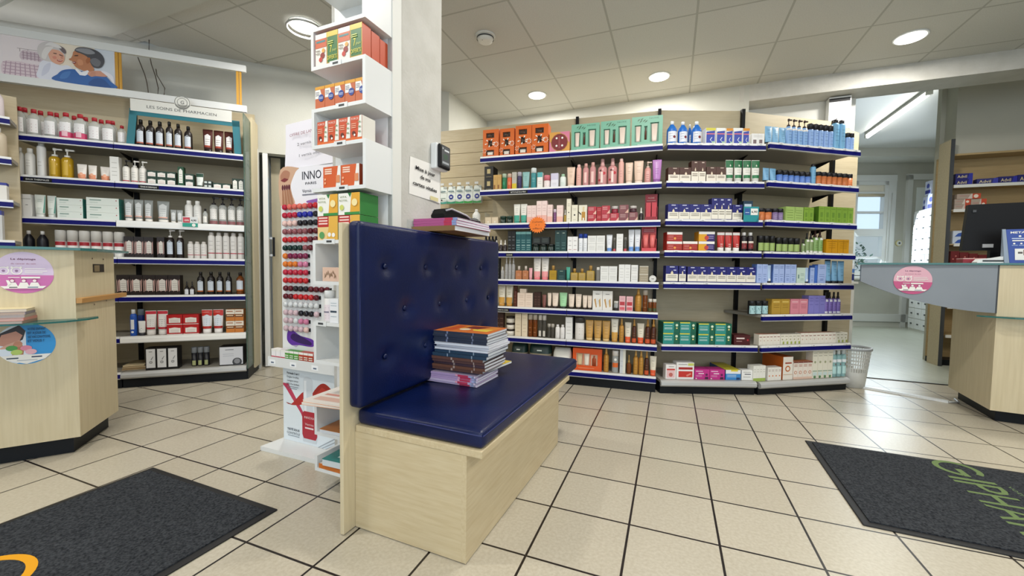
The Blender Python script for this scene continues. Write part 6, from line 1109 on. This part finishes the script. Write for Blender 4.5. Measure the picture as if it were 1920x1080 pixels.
ORB = (('r', .62, 0, 1, 1, '#c2492c'), ('d', .8, .5, .1, '#e9d9c8'), ('p', [(.45, 0), (.65, 0), (.65, 1), (.6, 1)], '#cfc2b8'), ('l', .1, .5, [.55], .1, '#b5847c'))
for j in range(2): cab_box('%s grey and orange carton of the left stack on the second cabinet shelf' % ('lower', 'middle')[j], .055, 1.600+.052*j, .122, .051, '#a9988a', ORB, 'grey and orange cartons'); 
cab_box('grey and orange carton beside the left stack on the second cabinet shelf', .18, 1.600+.0, .115, .10, '#a9988a', ORB, 'grey and orange cartons'); cab_box('uppermost grey and orange carton on the second cabinet shelf', .07, 1.705, .18, .05, '#a9988a', ORB, 'grey and orange cartons')
BLB = (('r', 0, 0, 1, 1, '#c9d3e2'), ('p', [(.1, .1), (.6, .1), (.8, .9), (.3, .6)], '#2f55a8'), ('r', .55, .1, .75, .9, '#23408f'))
for j in range(2): cab_box('%s blue and white carton on the third cabinet shelf' % ('lower', 'upper')[j], .058, 1.255+.066*j, .13, .065, '#c9d3e2', BLB, 'blue and white cartons')
for j in range(4): cab_box('%s dark red carton from left on the fourth cabinet shelf' % ORD[j], .05+.07*j, .98, .066, .20-.012*j, '#6a1418', (('d', .3, .6, .1, '#c9786c'), ('d', .6, .75, .1, '#c9786c'), ('l', .2, .8, [.3], .04, '#d9a08f')), 'dark red cartons')
for j in range(2): cab_box('%s mixed white and red carton low in the medicine cabinet' % ORD[j], .03+.10*j, .62, .09, .16, '#cfc4bc', (('d', .4, .5, .2, '#8f2a2a'), ('r', .1, .7, .9, .9, '#3a3a44')), 'white and red cartons')
# ------------------------------------------------------------------ banner, arch and bags of the left shelving
t = at('banner_frame', 'white banner frame with yellow posts above the left shelving', 'banner frame', 'L', 0, .10)
MB().box(-2.1, -.012, 2.520, .02, .012, 2.572, 'white').build('top_bar', t); MB().box(-2.1, -.012, 2.198, .02, .012, 2.250, 'white').build('bottom_bar', t)
yl = C('#c9963a', .35)
for x in (-.80, -.03): MB().box(x-.02, -.004, 2.25, x-.002, .006, 2.52, yl).box(x+.002, -.004, 2.25, x+.016, .006, 2.52, yl).build('post', t)
MB().box(-1.445, -.004, 2.25, -1.430, .006, 2.52, yl).build('post', t)
t = at('couple_poster', 'poster of a white-haired woman hugging a man in a blue pullover', 'poster', 'L', 0, .095)
MB().box(-2.05, 0, 2.245, -.822, .004, 2.525, '#e6dfe2').build('sheet', t)
b = MB(); F = Flat(b, (-1.43, -.0006, 2.25), (1, 0, 0), (0, 0, 1))           # a: 0..0.6, b: 0..0.27
F.rect(.0, 0, .605, .27, '#e8dfe2').poly([(.30, .27), (.36, .0), (.605, .0), (.605, .27)], '#ccd4df').blob([(.27, .27), (.40, .27), (.50, .262), (.46, .12), (.3, .1), (.26, .18)], '#eadfce').rect(.0, .0, .605, .03, '#dfd3d8')
F.rect(.075, .190, .2, .1925, '#8f8287').rect(.088, .17, .091, .192, '#8f8287').rect(.13, .185, .133, .192, '#8f8287').blob([(.095, .118), (.20, .112), (.21, .175), (.16, .182), (.10, .178)], '#d2c2cb').blob([(.0, .0), (.10, -.0), (.2, .0), (.215, .085), (.17, .108), (.08, .10), (.0, .085)], '#dccbd3').blob([(.1, .1), (.2, .095), (.2, .116), (.11, .12)], '#e3d8de')
for j in range(8): F.poly([(.004+.027*j, .002), (.010+.027*j, .002), (.020+.024*j, .092), (.015+.024*j, .092)], '#b59aab')
for j in range(4): F.rect(.0, .014+.022*j, .2, .0185+.022*j, '#b59aab')
for j in range(5): F.rect(.105+.02*j, .118, .109+.02*j, .176, '#a9909f')
for j in range(3): F.rect(.1, .128+.018*j, .2, .131+.018*j, '#a9909f')
F.blob([(.19, .0), (.185, .07), (.20, .12), (.235, .135), (.30, .112), (.35, .118), (.40, .06), (.40, .0)], '#dfe1ee').blob([(.20, .02), (.215, .09), (.25, .12), (.24, .06)], '#cdd0e2')
F.blob([(.195, .15), (.182, .19), (.192, .235), (.225, .262), (.275, .262), (.315, .245), (.33, .205), (.325, .165), (.30, .14), (.25, .128), (.215, .132)], '#cfcaca').blob([(.285, .255), (.325, .24), (.338, .21), (.325, .2), (.30, .23)], '#6f6468').blob([(.238, .205), (.265, .218), (.30, .215), (.322, .195), (.328, .165), (.318, .135), (.295, .118), (.268, .124), (.248, .148)], '#dfa78f').blob([(.205, .15), (.21, .19), (.23, .225), (.27, .235), (.25, .20), (.235, .17), (.225, .142)], '#e2dedd')
F.blob([(.300, .19), (.318, .185), (.32, .178), (.302, .182)], '#6a4a40').blob([(.268, .194), (.284, .194), (.286, .188), (.27, .188)], '#6a4a40').blob([(.312, .182), (.322, .168), (.316, .160), (.306, .164)], '#cf8f78').blob([(.286, .148), (.305, .152), (.318, .147), (.308, .138), (.292, .138)], '#b5594c').rect(.292, .1455, .312, .1485, '#f3ece8').blob([(.262, .165), (.278, .172), (.286, .16), (.272, .15)], '#d98f7c').blob([(.25, .262), (.29, .258), (.315, .235), (.29, .232), (.25, .24), (.225, .236)], '#e3e0e0')
F.blob([(.372, .150), (.362, .168), (.372, .195), (.380, .225), (.41, .242), (.455, .24), (.475, .19), (.485, .14), (.49, .11), (.45, .095), (.41, .105), (.385, .12)], '#b97c58').blob([(.366, .174), (.352, .166), (.358, .158), (.374, .158)], '#b97c58').blob([(.385, .235), (.405, .258), (.45, .266), (.505, .258), (.54, .23), (.552, .19), (.54, .15), (.515, .13), (.485, .135), (.47, .165), (.455, .20), (.42, .218), (.40, .222)], '#4a4b52').blob([(.39, .238), (.42, .256), (.47, .258), (.50, .235), (.46, .22), (.42, .228)], '#8d8f95').blob([(.47, .18), (.50, .2), (.53, .18), (.52, .145), (.49, .145)], '#6e7077')
F.blob([(.448, .18), (.462, .198), (.472, .19), (.468, .165), (.455, .152), (.447, .162)], '#a5643f').blob([(.384, .198), (.402, .203), (.404, .197), (.386, .193)], '#3a2a24').blob([(.368, .148), (.384, .156), (.392, .146), (.38, .136)], '#8d3f34').rect(.37, .1455, .386, .149, '#f3ece8').blob([(.40, .17), (.425, .172), (.43, .14), (.405, .132)], '#cb8d68')
F.blob([(.275, .0), (.29, .05), (.32, .082), (.375, .098), (.42, .092), (.5, .095), (.555, .078), (.585, .045), (.605, .0)], '#2f62a8').blob([(.30, .02), (.315, .06), (.36, .08), (.34, .03)], '#4276b8').blob([(.46, .0), (.49, .05), (.54, .055), (.575, .02), (.58, .0)], '#27508f').poly([(.385, .096), (.395, .106), (.42, .085), (.455, .105), (.47, .09), (.44, .062), (.41, .062)], '#e9ebf2')
F.blob([(.455, .075), (.462, .094), (.49, .106), (.53, .112), (.56, .10), (.572, .085), (.55, .074), (.50, .07), (.475, .062)], '#cd957e').blob([(.53, .112), (.56, .112), (.59, .095), (.604, .07), (.604, .03), (.585, .06), (.562, .085)], '#e0e0ea')
for j in range(4): F.poly([(.462+.004*j, .068+.008*j), (.50, .074+.008*j), (.50, .076+.008*j), (.463+.004*j, .070+.008*j)], '#a86f5a')
b.build('picture', t)
l = bpy.data.lights.new('banner_tube_light', 'AREA'); l.shape = 'RECTANGLE'; l.size = 1.1; l.size_y = .05; l.energy = .9; l.color = (.97, .96, 1)
o = bpy.data.objects.new('banner_tube_light', l); COL.objects.link(o); o.location = wpt('L', -1.42, .20, 2.50); o.rotation_euler = (R(180), 0, R(20.7))
t = at('banner_tube', 'slim light tube behind the couple poster', 'light tube', 'L', -1.97, .20, 2.47)
MB().tube([(0, 0, 0), (1.1, 0, 0)], .014, emit('banner_tube_glow', (.97, .96, 1), 1.2), 10).build('tube', t); MB().box(-.03, -.02, -.02, 0, .02, .03, 'white').box(1.1, -.02, -.02, 1.13, .02, .03, 'white').build('lamp_holder', t)
t = at('display_arch', 'petrol blue cardboard arch with white header over dark flasks', 'display arch', 'L', 0, .02)
pt = M['petrol']; b = MB()
b.loft([[(-.737, 0, 1.832), (-.690, 0, 1.832), (-.690, .003, 1.832), (-.737, .003, 1.832)], [(-.712, 0, 2.085), (-.668, 0, 2.075), (-.668, .003, 2.075), (-.712, .003, 2.085)]], pt, sm=False)
b.loft([[(-.052, 0, 1.832), (-.004, 0, 1.832), (-.004, .003, 1.832), (-.052, .003, 1.832)], [(-.066, 0, 2.095), (-.014, 0, 2.095), (-.014, .003, 2.095), (-.066, .003, 2.095)]], pt, sm=False)
b.box(-.712, 0, 2.052, -.014, .003, 2.098, pt); b.build('arch', t)
b = MB(); b.box(-.705, -.003, 2.082, -.066, -.0005, 2.17, 'white2'); b.rev([(0, .052), (.0025, .052)], 'white2', 28).xf(Matrix.Identity(4)); n0 = len(b.v)-56
b.xf(Matrix.Translation((-.387, -.0005, 2.185)) @ Matrix.Rotation(R(90), 4, 'X'), n0); b.build('header', t)
b = MB(); F = Flat(b, (-.387, -.0034, 2.125), (1, 0, 0), (0, 0, 1)); F.text('LES SOINS DE PHARMACIEN', .0, -.012, .022, '#4a4c4e', .44).ring(0, .062, .046, .049, '#4a4c4e').ring(0, .062, .030, .0325, '#4a4c4e').text('G', 0, .050, .026, '#4a4c4e').text('LABORATOIRE', 0, .098, .005, '#4a4c4e', .045).text('MARSEILLE', 0, .020, .005, '#4a4c4e', .035); b.build('header_print', t)
for j, (zt_, xs) in enumerate(((2.60, (-.775, -.755, -.735, -.722, -.715, -.714)), (2.752, (-.70, -.703, -.69, -.665, -.648, -.655)), (2.53, (-.66, -.655, -.63, -.605, -.61, -.632)))):
    t = at('hanging_cable', '%s thin cable hanging behind the empty banner frame' % ORD[j], 'cable', 'L', 0, .33, 0, group='cables behind the banner')
    MB().tube([(x, 0, zt_+(2.287-zt_)*i/5) for i, x in enumerate(xs)], .0035, '#5a5046', 6).build('cord', t)
BG = ('#3f9a8a', '#2f8f6a', '#3a9a5a', '#2f9a3a', '#3a8f4a')
for j in range(5):
    s_ = -1.965+.088*j
    t = at('hanging_pouch', '%s hanging pouch with %s header from left on the slatted panel' % (ORD[j], 'plain white' if j == 0 else 'round blue'), 'pouch', 'A', s_, .30, 1.555, group='pouches hanging on the slatted panel')
    b = MB(); b.loft([[(-.04, -.014, 0), (.04, -.014, 0), (.04, .014, 0), (-.04, .014, 0)], [(-.043, -.022, .04), (.043, -.022, .04), (.043, .022, .04), (-.043, .022, .04)], [(-.042, -.012, .11), (.042, -.012, .11), (.042, .012, .11), (-.042, .012, .11)], [(-.034, -.002, .165), (.034, -.002, .165), (.034, .002, .165), (-.034, .002, .165)]], '#dfe6df', sm=False); b.build('bag', t)
    b = MB(); F = Flat(b, (0, -.0225, 0), (1, 0, 0), (0, 0, 1)); F.poly([(-.04, .0), (.04, .0), (.043, .022), (.0, .014), (-.043, .022)], BG[j])
    if j: F.disc(0, .062, .024, '#27378c').rect(-.01, .056, .01, .068, W)
    else: F.rect(-.03, .05, .03, .055, '#6f8a7a').disc(-.01, .035, .008, '#2a2a2a')
    F.rect(-.03, .11, .03, .118, '#4a6a70').rect(-.03, .124, .026, .128, '#9ab0ac'); b.build('header_print', t)
    MB().tube([(0, .10, .172), (0, -.02, .168), (0, -.035, .178)], .003, 'alu', 6).build('hook', t); MB().box(-.018, -.037, .172, .018, -.034, .192, 'white').build('price_flag', t)
t = at('pad_holder', 'clear acrylic holder with cotton pads at the open end of the third shelf', 'holder', 'A', -1.56, .10, 1.326, 0); MB().box(0, 0, 0, .10, .12, .003, 'plexi').box(0, 0, 0, .003, .12, .11, 'plexi').box(.097, 0, 0, .10, .12, .11, 'plexi').build('holder_body', t); MB().box(.01, .01, .003, .09, .11, .045, '#d9c8ac').build('pads', t)
# price cards
t = at('price_card', 'white and teal price card with red percentage in front of white bottles', 'price card', 'L', -.395, -.012, 1.235); MB().box(0, 0, 0, .098, .003, .078, 'white').build('card', t)
b = MB(); F = Flat(b, (0, -.0004, 0), (1, 0, 0), (0, 0, 1)); F.rect(0, 0, .098, .029, '#1f9a86').disc(.072, .014, .012, W).rect(.004, .031, .048, .072, '#c23a4a').text('-20%', .026, .044, .012, W, .032, True).text('4,90', .072, .044, .014, 'black', .034, True); b.build('print', t)
t = at('price_card', 'teal price card with a white price at the end of the navy cartons', 'price card', 'B', -.185, -.012, 1.315); MB().box(0, 0, 0, .112, .003, .112, '#1f8f96').build('card', t)
b = MB(); F = Flat(b, (0, -.0004, 0), (1, 0, 0), (0, 0, 1)); F.rect(.052, .05, .104, .098, W).text('6,90', .078, .066, .016, 'black', .042, True).rect(.006, .05, .046, .1, '#2a5a9c').rect(.012, .066, .04, .07, '#c9d8ea').poly([(.09, 0), (.112, 0), (.112, .04)], '#15707a'); b.build('print', t)
t = at('offer_star', 'bright orange paper star with handwritten offer on the shelf edge', 'offer star', 'A', -.961, -.012, 1.305)
b = MB(); n_ = 22; b.loft([[((.072 if i % 2 else .058)*math.cos(2*math.pi*i/(2*n_))*1.05, y_, (.070 if i % 2 else .056)*math.sin(2*math.pi*i/(2*n_))) for i in range(2*n_)] for y_ in (-.001, .001)], '#ee7a1c', sm=False); b.build('card', t)
b = MB(); F = Flat(b, (0, -.0014, 0), (1, 0, 0), (0, 0, 1)); F.text('2 achetés', 0, .018, .014, '#5a2408', .085).text('= 1', 0, -.008, .014, '#5a2408', .03).text('offert', 0, -.036, .014, '#5a2408', .08); b.build('lettering', t)
o = at('paper_bags', 'brown paper bags lying on the lowest shelf behind the counter', 'paper bags', 'L', -.83, .08, .1205, R(4))
for j in range(3): MB().xf(Matrix()).box(.0, .01*j, .012*j, .17-.02*j, .22, .012*j+.009, ('#a58c68', '#c2ab84', '#d8c6a0')[j]).build('bag', o)
# stray goods cut by the picture edge on the far unit
for lb, x, z_, w, h, c, kind_ in (('white bottle with pink mark on the unit cut by picture edge', -.065, 1.873, .07, .19, '#e6dadd', 'b'), ('round beige bottle on the unit cut by picture edge', -.08, 1.618, .11, .19, '#cbbca4', 'r'), ('white carton with blue top, unit cut by picture edge', -.075, 1.343, .09, .11, '#e3dfd8', 'c'), ('grey tall carton on the unit cut by picture edge', -.09, 1.083, .07, .19, '#c9c9c8', 'c')):
    o = at('bottle' if kind_ != 'c' else 'boxed_product', lb, 'bottle' if kind_ != 'c' else 'box', 'D', x, .05, z_+.0006)
    if kind_ == 'c': MB().box(-w/2, -.03, 0, w/2, .03, h, c).build('carton', o); MB().box(-w/2-.0003, -.0304, h*.85, w/2+.0003, .0304, h+.0003, '#2a2f8c').build('top_band', o)
    else:
        for pn, mb in make('bottle', w, h, w*.8, dict(c=c, cap='#e9e6e2', st='jug' if kind_ == 'b' else 'lotion', pr=(('r', .3, .2, .7, .35, '#b5405c'),) if kind_ == 'b' else (('d', .5, .4, .2, '#b5a68c'),))): mb.build(pn, o)
# ------------------------------------------------------------------ mats
def mat_thing(label, org, ang, w, l):
    t = empty('entrance_mat', label, 'mat', (org[0], org[1], 0), R(ang))
    bevel(MB().box(0, -l, 0, w, 0, .006, 'matedge').build('rubber_edge', t), .003); n = 24; b = MB(); i_ = b.mat('mat'); k = 0
    b.box(.028, -l+.028, .004, w-.028, -.028, .0105, 'mat'); b.build('pile', t); return t
t = mat_thing('charcoal entrance mat with green lettering before the grey counter', (1.647, 2.225), -23.5, 1.75, .825)
b = MB(); F = Flat(b, (.585, -.03, .0108), (0, -1, 0), (1, 0, 0)); g = C('#6c7f54', .95, 0, .05)
F.k = 1
def glyph(polys):
    for p in polys: F.poly(p, g); F.k = 1
# big rounded letters: a runs along the reading direction, b is the letter height
glyph([[(.135*1-.07+.085*math.cos(R(a_)), .0+.085*math.sin(R(a_))), (.065+.062*math.cos(R(a_)), .062*math.sin(R(a_))), (.065+.062*math.cos(R(a_+12)), .062*math.sin(R(a_+12))), (.065+.085*math.cos(R(a_+12)), .085*math.sin(R(a_+12)))] for a_ in range(50, 350, 12)] + [[(.07, -.012), (.15, -.012), (.15, .012), (.07, .012)]])
for tx, a0, wd in (('I', .175, .022), ('P', .215, .085), ('H', .315, .095), ('A', .425, .11), ('R', .55, .09)): F.text(tx, a0, -.082, .165, g, wd, False, 'l'); F.k = 1
for j, tx in enumerate(('votre', 'pharmacien', 'conseil')): F.text(tx, .19+.14*j, .105, .022, C('#6c7f5c', .95, 0, .05), .12, False, 'l'); F.k = 1
b.build('lettering', t)
t = mat_thing('charcoal entrance mat with yellow and blue emblem before the maple counter', (-1.643, 1.828), -22.4, .816, 1.6)
b = MB(); F = Flat(b, (.37, -.635, .0108), (1, 0, 0), (0, 1, 0)); ye_, bl_ = C('#d99a2a', .95, 0, .05), C('#1a3f9c', .95, 0, .05)
def arc(F, cx, cy, r0, r1, a0, a1, c, sq=1., n=16):
    for i in range(n):
        q0, q1 = R(a0+(a1-a0)*i/n), R(a0+(a1-a0)*(i+1)/n)
        F.mb.face([F.P(cx+r*math.cos(q), cy+sq*r*math.sin(q)) for r, q in ((r0, q0), (r1, q0), (r1, q1), (r0, q1))][::-1 if a1 < a0 else 1], c)
arc(F, -.01, -.0, .122, .147, 40, 175, ye_); arc(F, -.01, 0, .112, .147, -60, 30, bl_); arc(F, -.01, 0, .115, .147, 185, 290, bl_); b.build('emblem', t)
# ------------------------------------------------------------------ door, chair in the corridor
t = empty('white_door', 'white door standing ajar beside the left shelving, with bar handle and blue strip', 'door', (-2.272, 3.715, 0), math.atan2(4.40-3.715, -2.635+2.272))
MB().box(0, -.04, .01, .78, 0, 1.96, 'white').build('leaf', t); MB().box(.02, -.0415, 1.20, .13, -.04, 1.75, '#8fb4c9').build('blue_strip', t)
b = MB(); b.box(.09, -.085, 1.03, .112, -.065, 1.21, 'black').box(.09, -.07, 1.03, .112, -.04, 1.05, 'alu').box(.09, -.07, 1.19, .112, -.04, 1.21, 'alu'); b.build('handle', t)
b = MB(); p0, p1 = onleft(.778), onleft(.80); b.prism([p0, p1, (p1[0]+.02, p1[1]-.05), (p0[0]+.02, p0[1]-.05)], 0, 1.985, 'white2'); struct(b.build('door_frame_1'))
t = empty('office_chair', 'black chair standing in the dark corridor behind the polish display', 'chair', (-2.40, 4.45, 0), R(25))
b = MB(); b.rev([(.43, .20, .19), (.445, .225, .215), (.475, .225, .215), (.49, .20, .19)], 'black', 20); b.build('seat', t)
b = MB(); b.loft([[(.235*math.cos(2*math.pi*i/20), y_, .69+.17*math.sin(2*math.pi*i/20)) for i in range(20)] for y_ in (.18, .215)], 'black'); b.build('backrest', t)
for x in (-.17, .17):
    for y_ in (-.15, .15): MB().tube([(x, y_, .44), (x*1.12, y_*1.2, 0)], .012, 'black', 8).build('leg', t)
MB().tube([(0, .17, .46), (0, .20, .6)], .02, 'black', 8).build('back_post', t)
t = empty('corridor_cabinet', 'pale cabinet in the dark corridor behind the chair', 'cabinet', (-2.75, 4.9, 0), R(20)); MB().box(0, 0, 0, .9, .4, .62, 'white2').build('body', t); MB().box(.02, -.004, .03, .44, 0, .6, 'wall').box(.46, -.004, .03, .88, 0, .6, 'wall').build('door', t)
# ------------------------------------------------------------------ waste basket
t = empty('waste_basket', 'light grey perforated waste basket at the end bay', 'waste basket', (2.855, 3.365, 0))
b = MB(); n = 40; H0, H1, r0, rA, r1 = 0, .33, .088, .10, .121
def rr(z_): return r0+(r1-r0)*z_/H1
b.rev([(0, .001), (.002, r0), (.13, rr(.13))], 'white2', 32, cap0=False, cap1=False); b.rev([(.004, .001), (.004, r0-.003), (.13, rr(.13)-.003)], 'white2', 32, cap0=False, cap1=False); b.build('solid_base', t)
b = MB()
for i in range(n):
    q = 2*math.pi*i/n; b.loft([[(rr(z_)*math.cos(q+d_), rr(z_)*math.sin(q+d_), z_) for d_ in (-.028, .028)] + [((rr(z_)-.003)*math.cos(q+d_), (rr(z_)-.003)*math.sin(q+d_), z_) for d_ in (.028, -.028)] for z_ in (.129, .315)], 'white2', False, False, False)
for z_ in (.16, .19, .22, .25, .28): b.rev([(z_, rr(z_)+.0004), (z_+.007, rr(z_)+.0008)], 'white2', 32, cap0=False, cap1=False)
b.build('perforated_wall', t); b = MB(); b.rev([(.31, rr(.31)+.001), (.312, r1+.006), (.33, r1+.007), (.332, r1-.004), (.315, r1-.006)], 'grey', 32, cap0=False, cap1=False); b.build('rim', t)
# ------------------------------------------------------------------ back room: window, door, drawers, radiator trunking
b = MB()
for x in (-.62, -.13, .37): b.box(x-.03, -.03, .92, x+.03, .06, 2.56, 'white')
for z_ in (.95, 2.53): b.box(-.65, -.03, z_-.035, .40, .06, z_+.035, 'white')
b.box(-.62, -.035, 1.60, .37, .06, 1.73, 'white')
for z_ in (2.02, 2.36): b.box(-.62, -.02, z_-.018, .37, .05, z_+.018, 'white')
b.box(-.62, -.02, 1.21, .37, .05, 1.245, 'white').box(-.75, -.035, .85, .50, .0, .90, 'white').box(.40, -.045, .90, .52, .0, 2.62, 'white').box(-.75, -.05, 2.56, .52, .0, 2.66, 'white').box(-.75, -.12, .84, .55, .0, .87, 'white2')
place(b.build('window_2'), 'far', 0, 0, 0); struct(bpy.data.objects['window_2'])
b = MB().box(-.60, .03, .95, .36, .036, 2.55, clear('window_pane', '#dfeef2', .05)); o = b.build('window_pane_2'); place(o, 'far', 0, 0, 0); struct(o)
t = at('roller_blind', 'cream roller blind rolled up at the top of the back window', 'blind', 'far', 0, 0); MB().tube([(-.11, .0, 2.32), (.36, 0, 2.32)], .03, '#cdbfa4', 12).build('roll', t); MB().box(-.1, .0, 2.33, .35, .006, 2.50, '#e9e2d2').build('cloth', t); MB().tube([(.445, -.055, 2.35), (.44, -.06, 1.9), (.43, -.055, 1.12)], .005, 'white', 6).build('cord', t)
t = at('wall_dial', 'round cream dial with dark centre on the back room wall', 'dial', 'far', .63, -.002, 1.485); b = MB(); b.rev([(0, .055), (.02, .052)], '#d9cf9a', 24).rev([(.02, .042), (.022, .042)], 'white', 24).rev([(.022, .016), (.024, .016)], 'dgrey', 16); b.xf(Matrix.Rotation(R(90), 4, 'X')); b.build('dial_body', t)
o = MB().box(-.6, -.05, .10, 2.0, 0, .235, 'white').build('trim_3'); place(o, 'far', 0, 0, 0); struct(o); o = MB().box(-3, -.02, 0, 2.2, 0, .09, 'white2').build('baseboard_back'); place(o, 'far', 0, 0, 0); struct(o)
t = at('socket_strip', 'twin power sockets on the white trunking', 'sockets', 'far', .0, -.051, .17); MB().box(-.45, -.008, -.03, -.36, 0, .03, 'white2').box(-.34, -.008, -.03, -.25, 0, .03, 'white2').build('socket', t)
b = MB(); b.box(.70, -.05, 0, .78, 0, 2.66, 'white').box(1.24, -.05, 0, 1.32, 0, 2.66, 'white').box(.70, -.05, 2.58, 1.32, 0, 2.68, 'white').box(.78, -.025, 0, 1.24, 0, 2.58, 'wall').box(.86, -.03, 1.2, 1.16, -.024, 2.45, '#eef4f4'); o = b.build('door_2'); place(o, 'far', 0, 0, 0); struct(o)
t = empty('drawer_cabinet', 'tall white pharmacy drawer cabinet in the back room', 'cabinet', (6.47, 6.26, 0), math.atan2(6.85-6.26, 6.72-6.47))
MB().box(0, -.60, 0, .62, 0, 1.98, 'white2').build('body', t)
for i in range(11):
    for x0, x1 in ((.015, .20), (.21, .41), (.42, .605)):
        o = MB().box(x0, 0, .05+.173*i, x1, .012, .05+.173*(i+1)-.012, 'white').build('drawer', t); MB().box((x0+x1)/2-.03, .012, .12+.173*i, (x0+x1)/2+.01, .02, .14+.173*i, 'dgrey').build('handle', o)
for i, (x, z_, w, h, rz) in enumerate(((.30, 1.981, .16, .24, 4), (.48, 1.981, .13, .22, -8), (.40, 2.222, .15, .22, 3), (.12, 1.981, .14, .19, -14))):
    o = empty('boxed_product', ('first', 'second', 'upper', 'last')[i]+' blue and white pack standing on the drawer cabinet', 'box', (0, 0, 0), 0, 'blue and white packs on the drawer cabinet'); o.location = t.matrix_basis @ Vector((x, -.12, z_)); o.rotation_euler = (0, 0, t.rotation_euler.z+R(rz))
    MB().box(-w/2, -.06, 0, w/2, .06, h, '#cdd3ea').build('carton', o); b = MB(); F = Flat(b, (0, .0606, 0), (-1, 0, 0), (0, 0, 1)); F.rect(-w*.45, .02, w*.45, h*.35, '#23308c').disc(0, h*.65, w*.25, '#3a4aa8'); b.build('front_print', o)
# goods hanging on the back of the end bay
o = empty('bottle', 'white and blue spray pack seen past the end bay', 'bottle', (3.34, 4.02, .86)); 
for pn, mb in make('bottle', .08, .25, .06, dict(c='#dfe3ea', cap='#20242c', st='pump', pr=(('r', .05, .05, .95, .3, '#1f2f7a'), ('r', .1, .35, .9, .5, '#5a8ad0')))): mb.build(pn, o)
o2 = empty('side_stand', 'narrow cream stand carrying the white and blue spray pack', 'stand', (3.34, 4.02, 0)); MB().box(-.05, -.05, 0, .05, .05, .03, 'white2').build('base', o2); MB().box(-.03, -.03, .03, .03, .03, .84, 'white2').build('column', o2); MB().box(-.05, -.05, .84, .05, .05, .8594, 'white2').build('top', o2)
# outdoors behind the back window
def out(x, y): return wpt('far', x, y)
o = MB().box(-4, 0, 0, 4, .2, 2.05, C('#d9d2c6', .9)).build('exterior_wall'); place(o, 'far', 0, 4.2, 0); struct(o)
o = MB().box(-4, .15, -.3, 4, 6, 0, C('#6f7a62', .9)).build('exterior_ground'); place(o, 'far', 0, 0, -.01); struct(o)
t = at('garden_shrub', 'green shrub with glossy leaves outside the back window', 'shrub', 'far', .35, 1.1, 0)
b = MB(); gl = [C('#3f6a48', .35), C('#5a8a5e', .35), C('#2f5240', .4)]
for i in range(900):
    a_, c_, rr_ = random.uniform(0, 6.283), random.uniform(-1, 1), random.uniform(.6, 1); p = Vector((.62*rr_*math.cos(a_)*math.sqrt(1-c_*c_), .5*rr_*math.sin(a_)*math.sqrt(1-c_*c_), 1.05+.62*rr_*c_))
    d_ = Vector((random.uniform(-1, 1), random.uniform(-1, 1), random.uniform(-.6, .9))).normalized()*.11; s2 = d_.cross(Vector((0, 0, 1))).normalized()*.028
    b.face([p, p+d_*.5+s2, p+d_, p+d_*.5-s2], random.choice(gl))
b.build('foliage', t); MB().tube([(0, 0, 0), (.03, 0, .5), (0, 0, 1.0)], .03, '#5a4a38', 8).build('stem', t)
t = at('garden_twig', 'bare twigs against the pale wall outside the back window', 'twigs', 'far', .0, 1.6, 0)
b = MB(); b.tube([(.1, 0, 0), (.0, 0, 1.2), (-.1, 0, 1.9)], .012, '#6a6358', 6)
for i in range(16):
    x, z_ = random.uniform(-.25, .35), random.uniform(1.55, 2.3); b.tube([(x, 0, z_), (x+random.uniform(.04, .14), random.uniform(-.05, .05), z_+random.uniform(-.06, .08))], .009, '#77746a', 5)
b.build('branches', t)
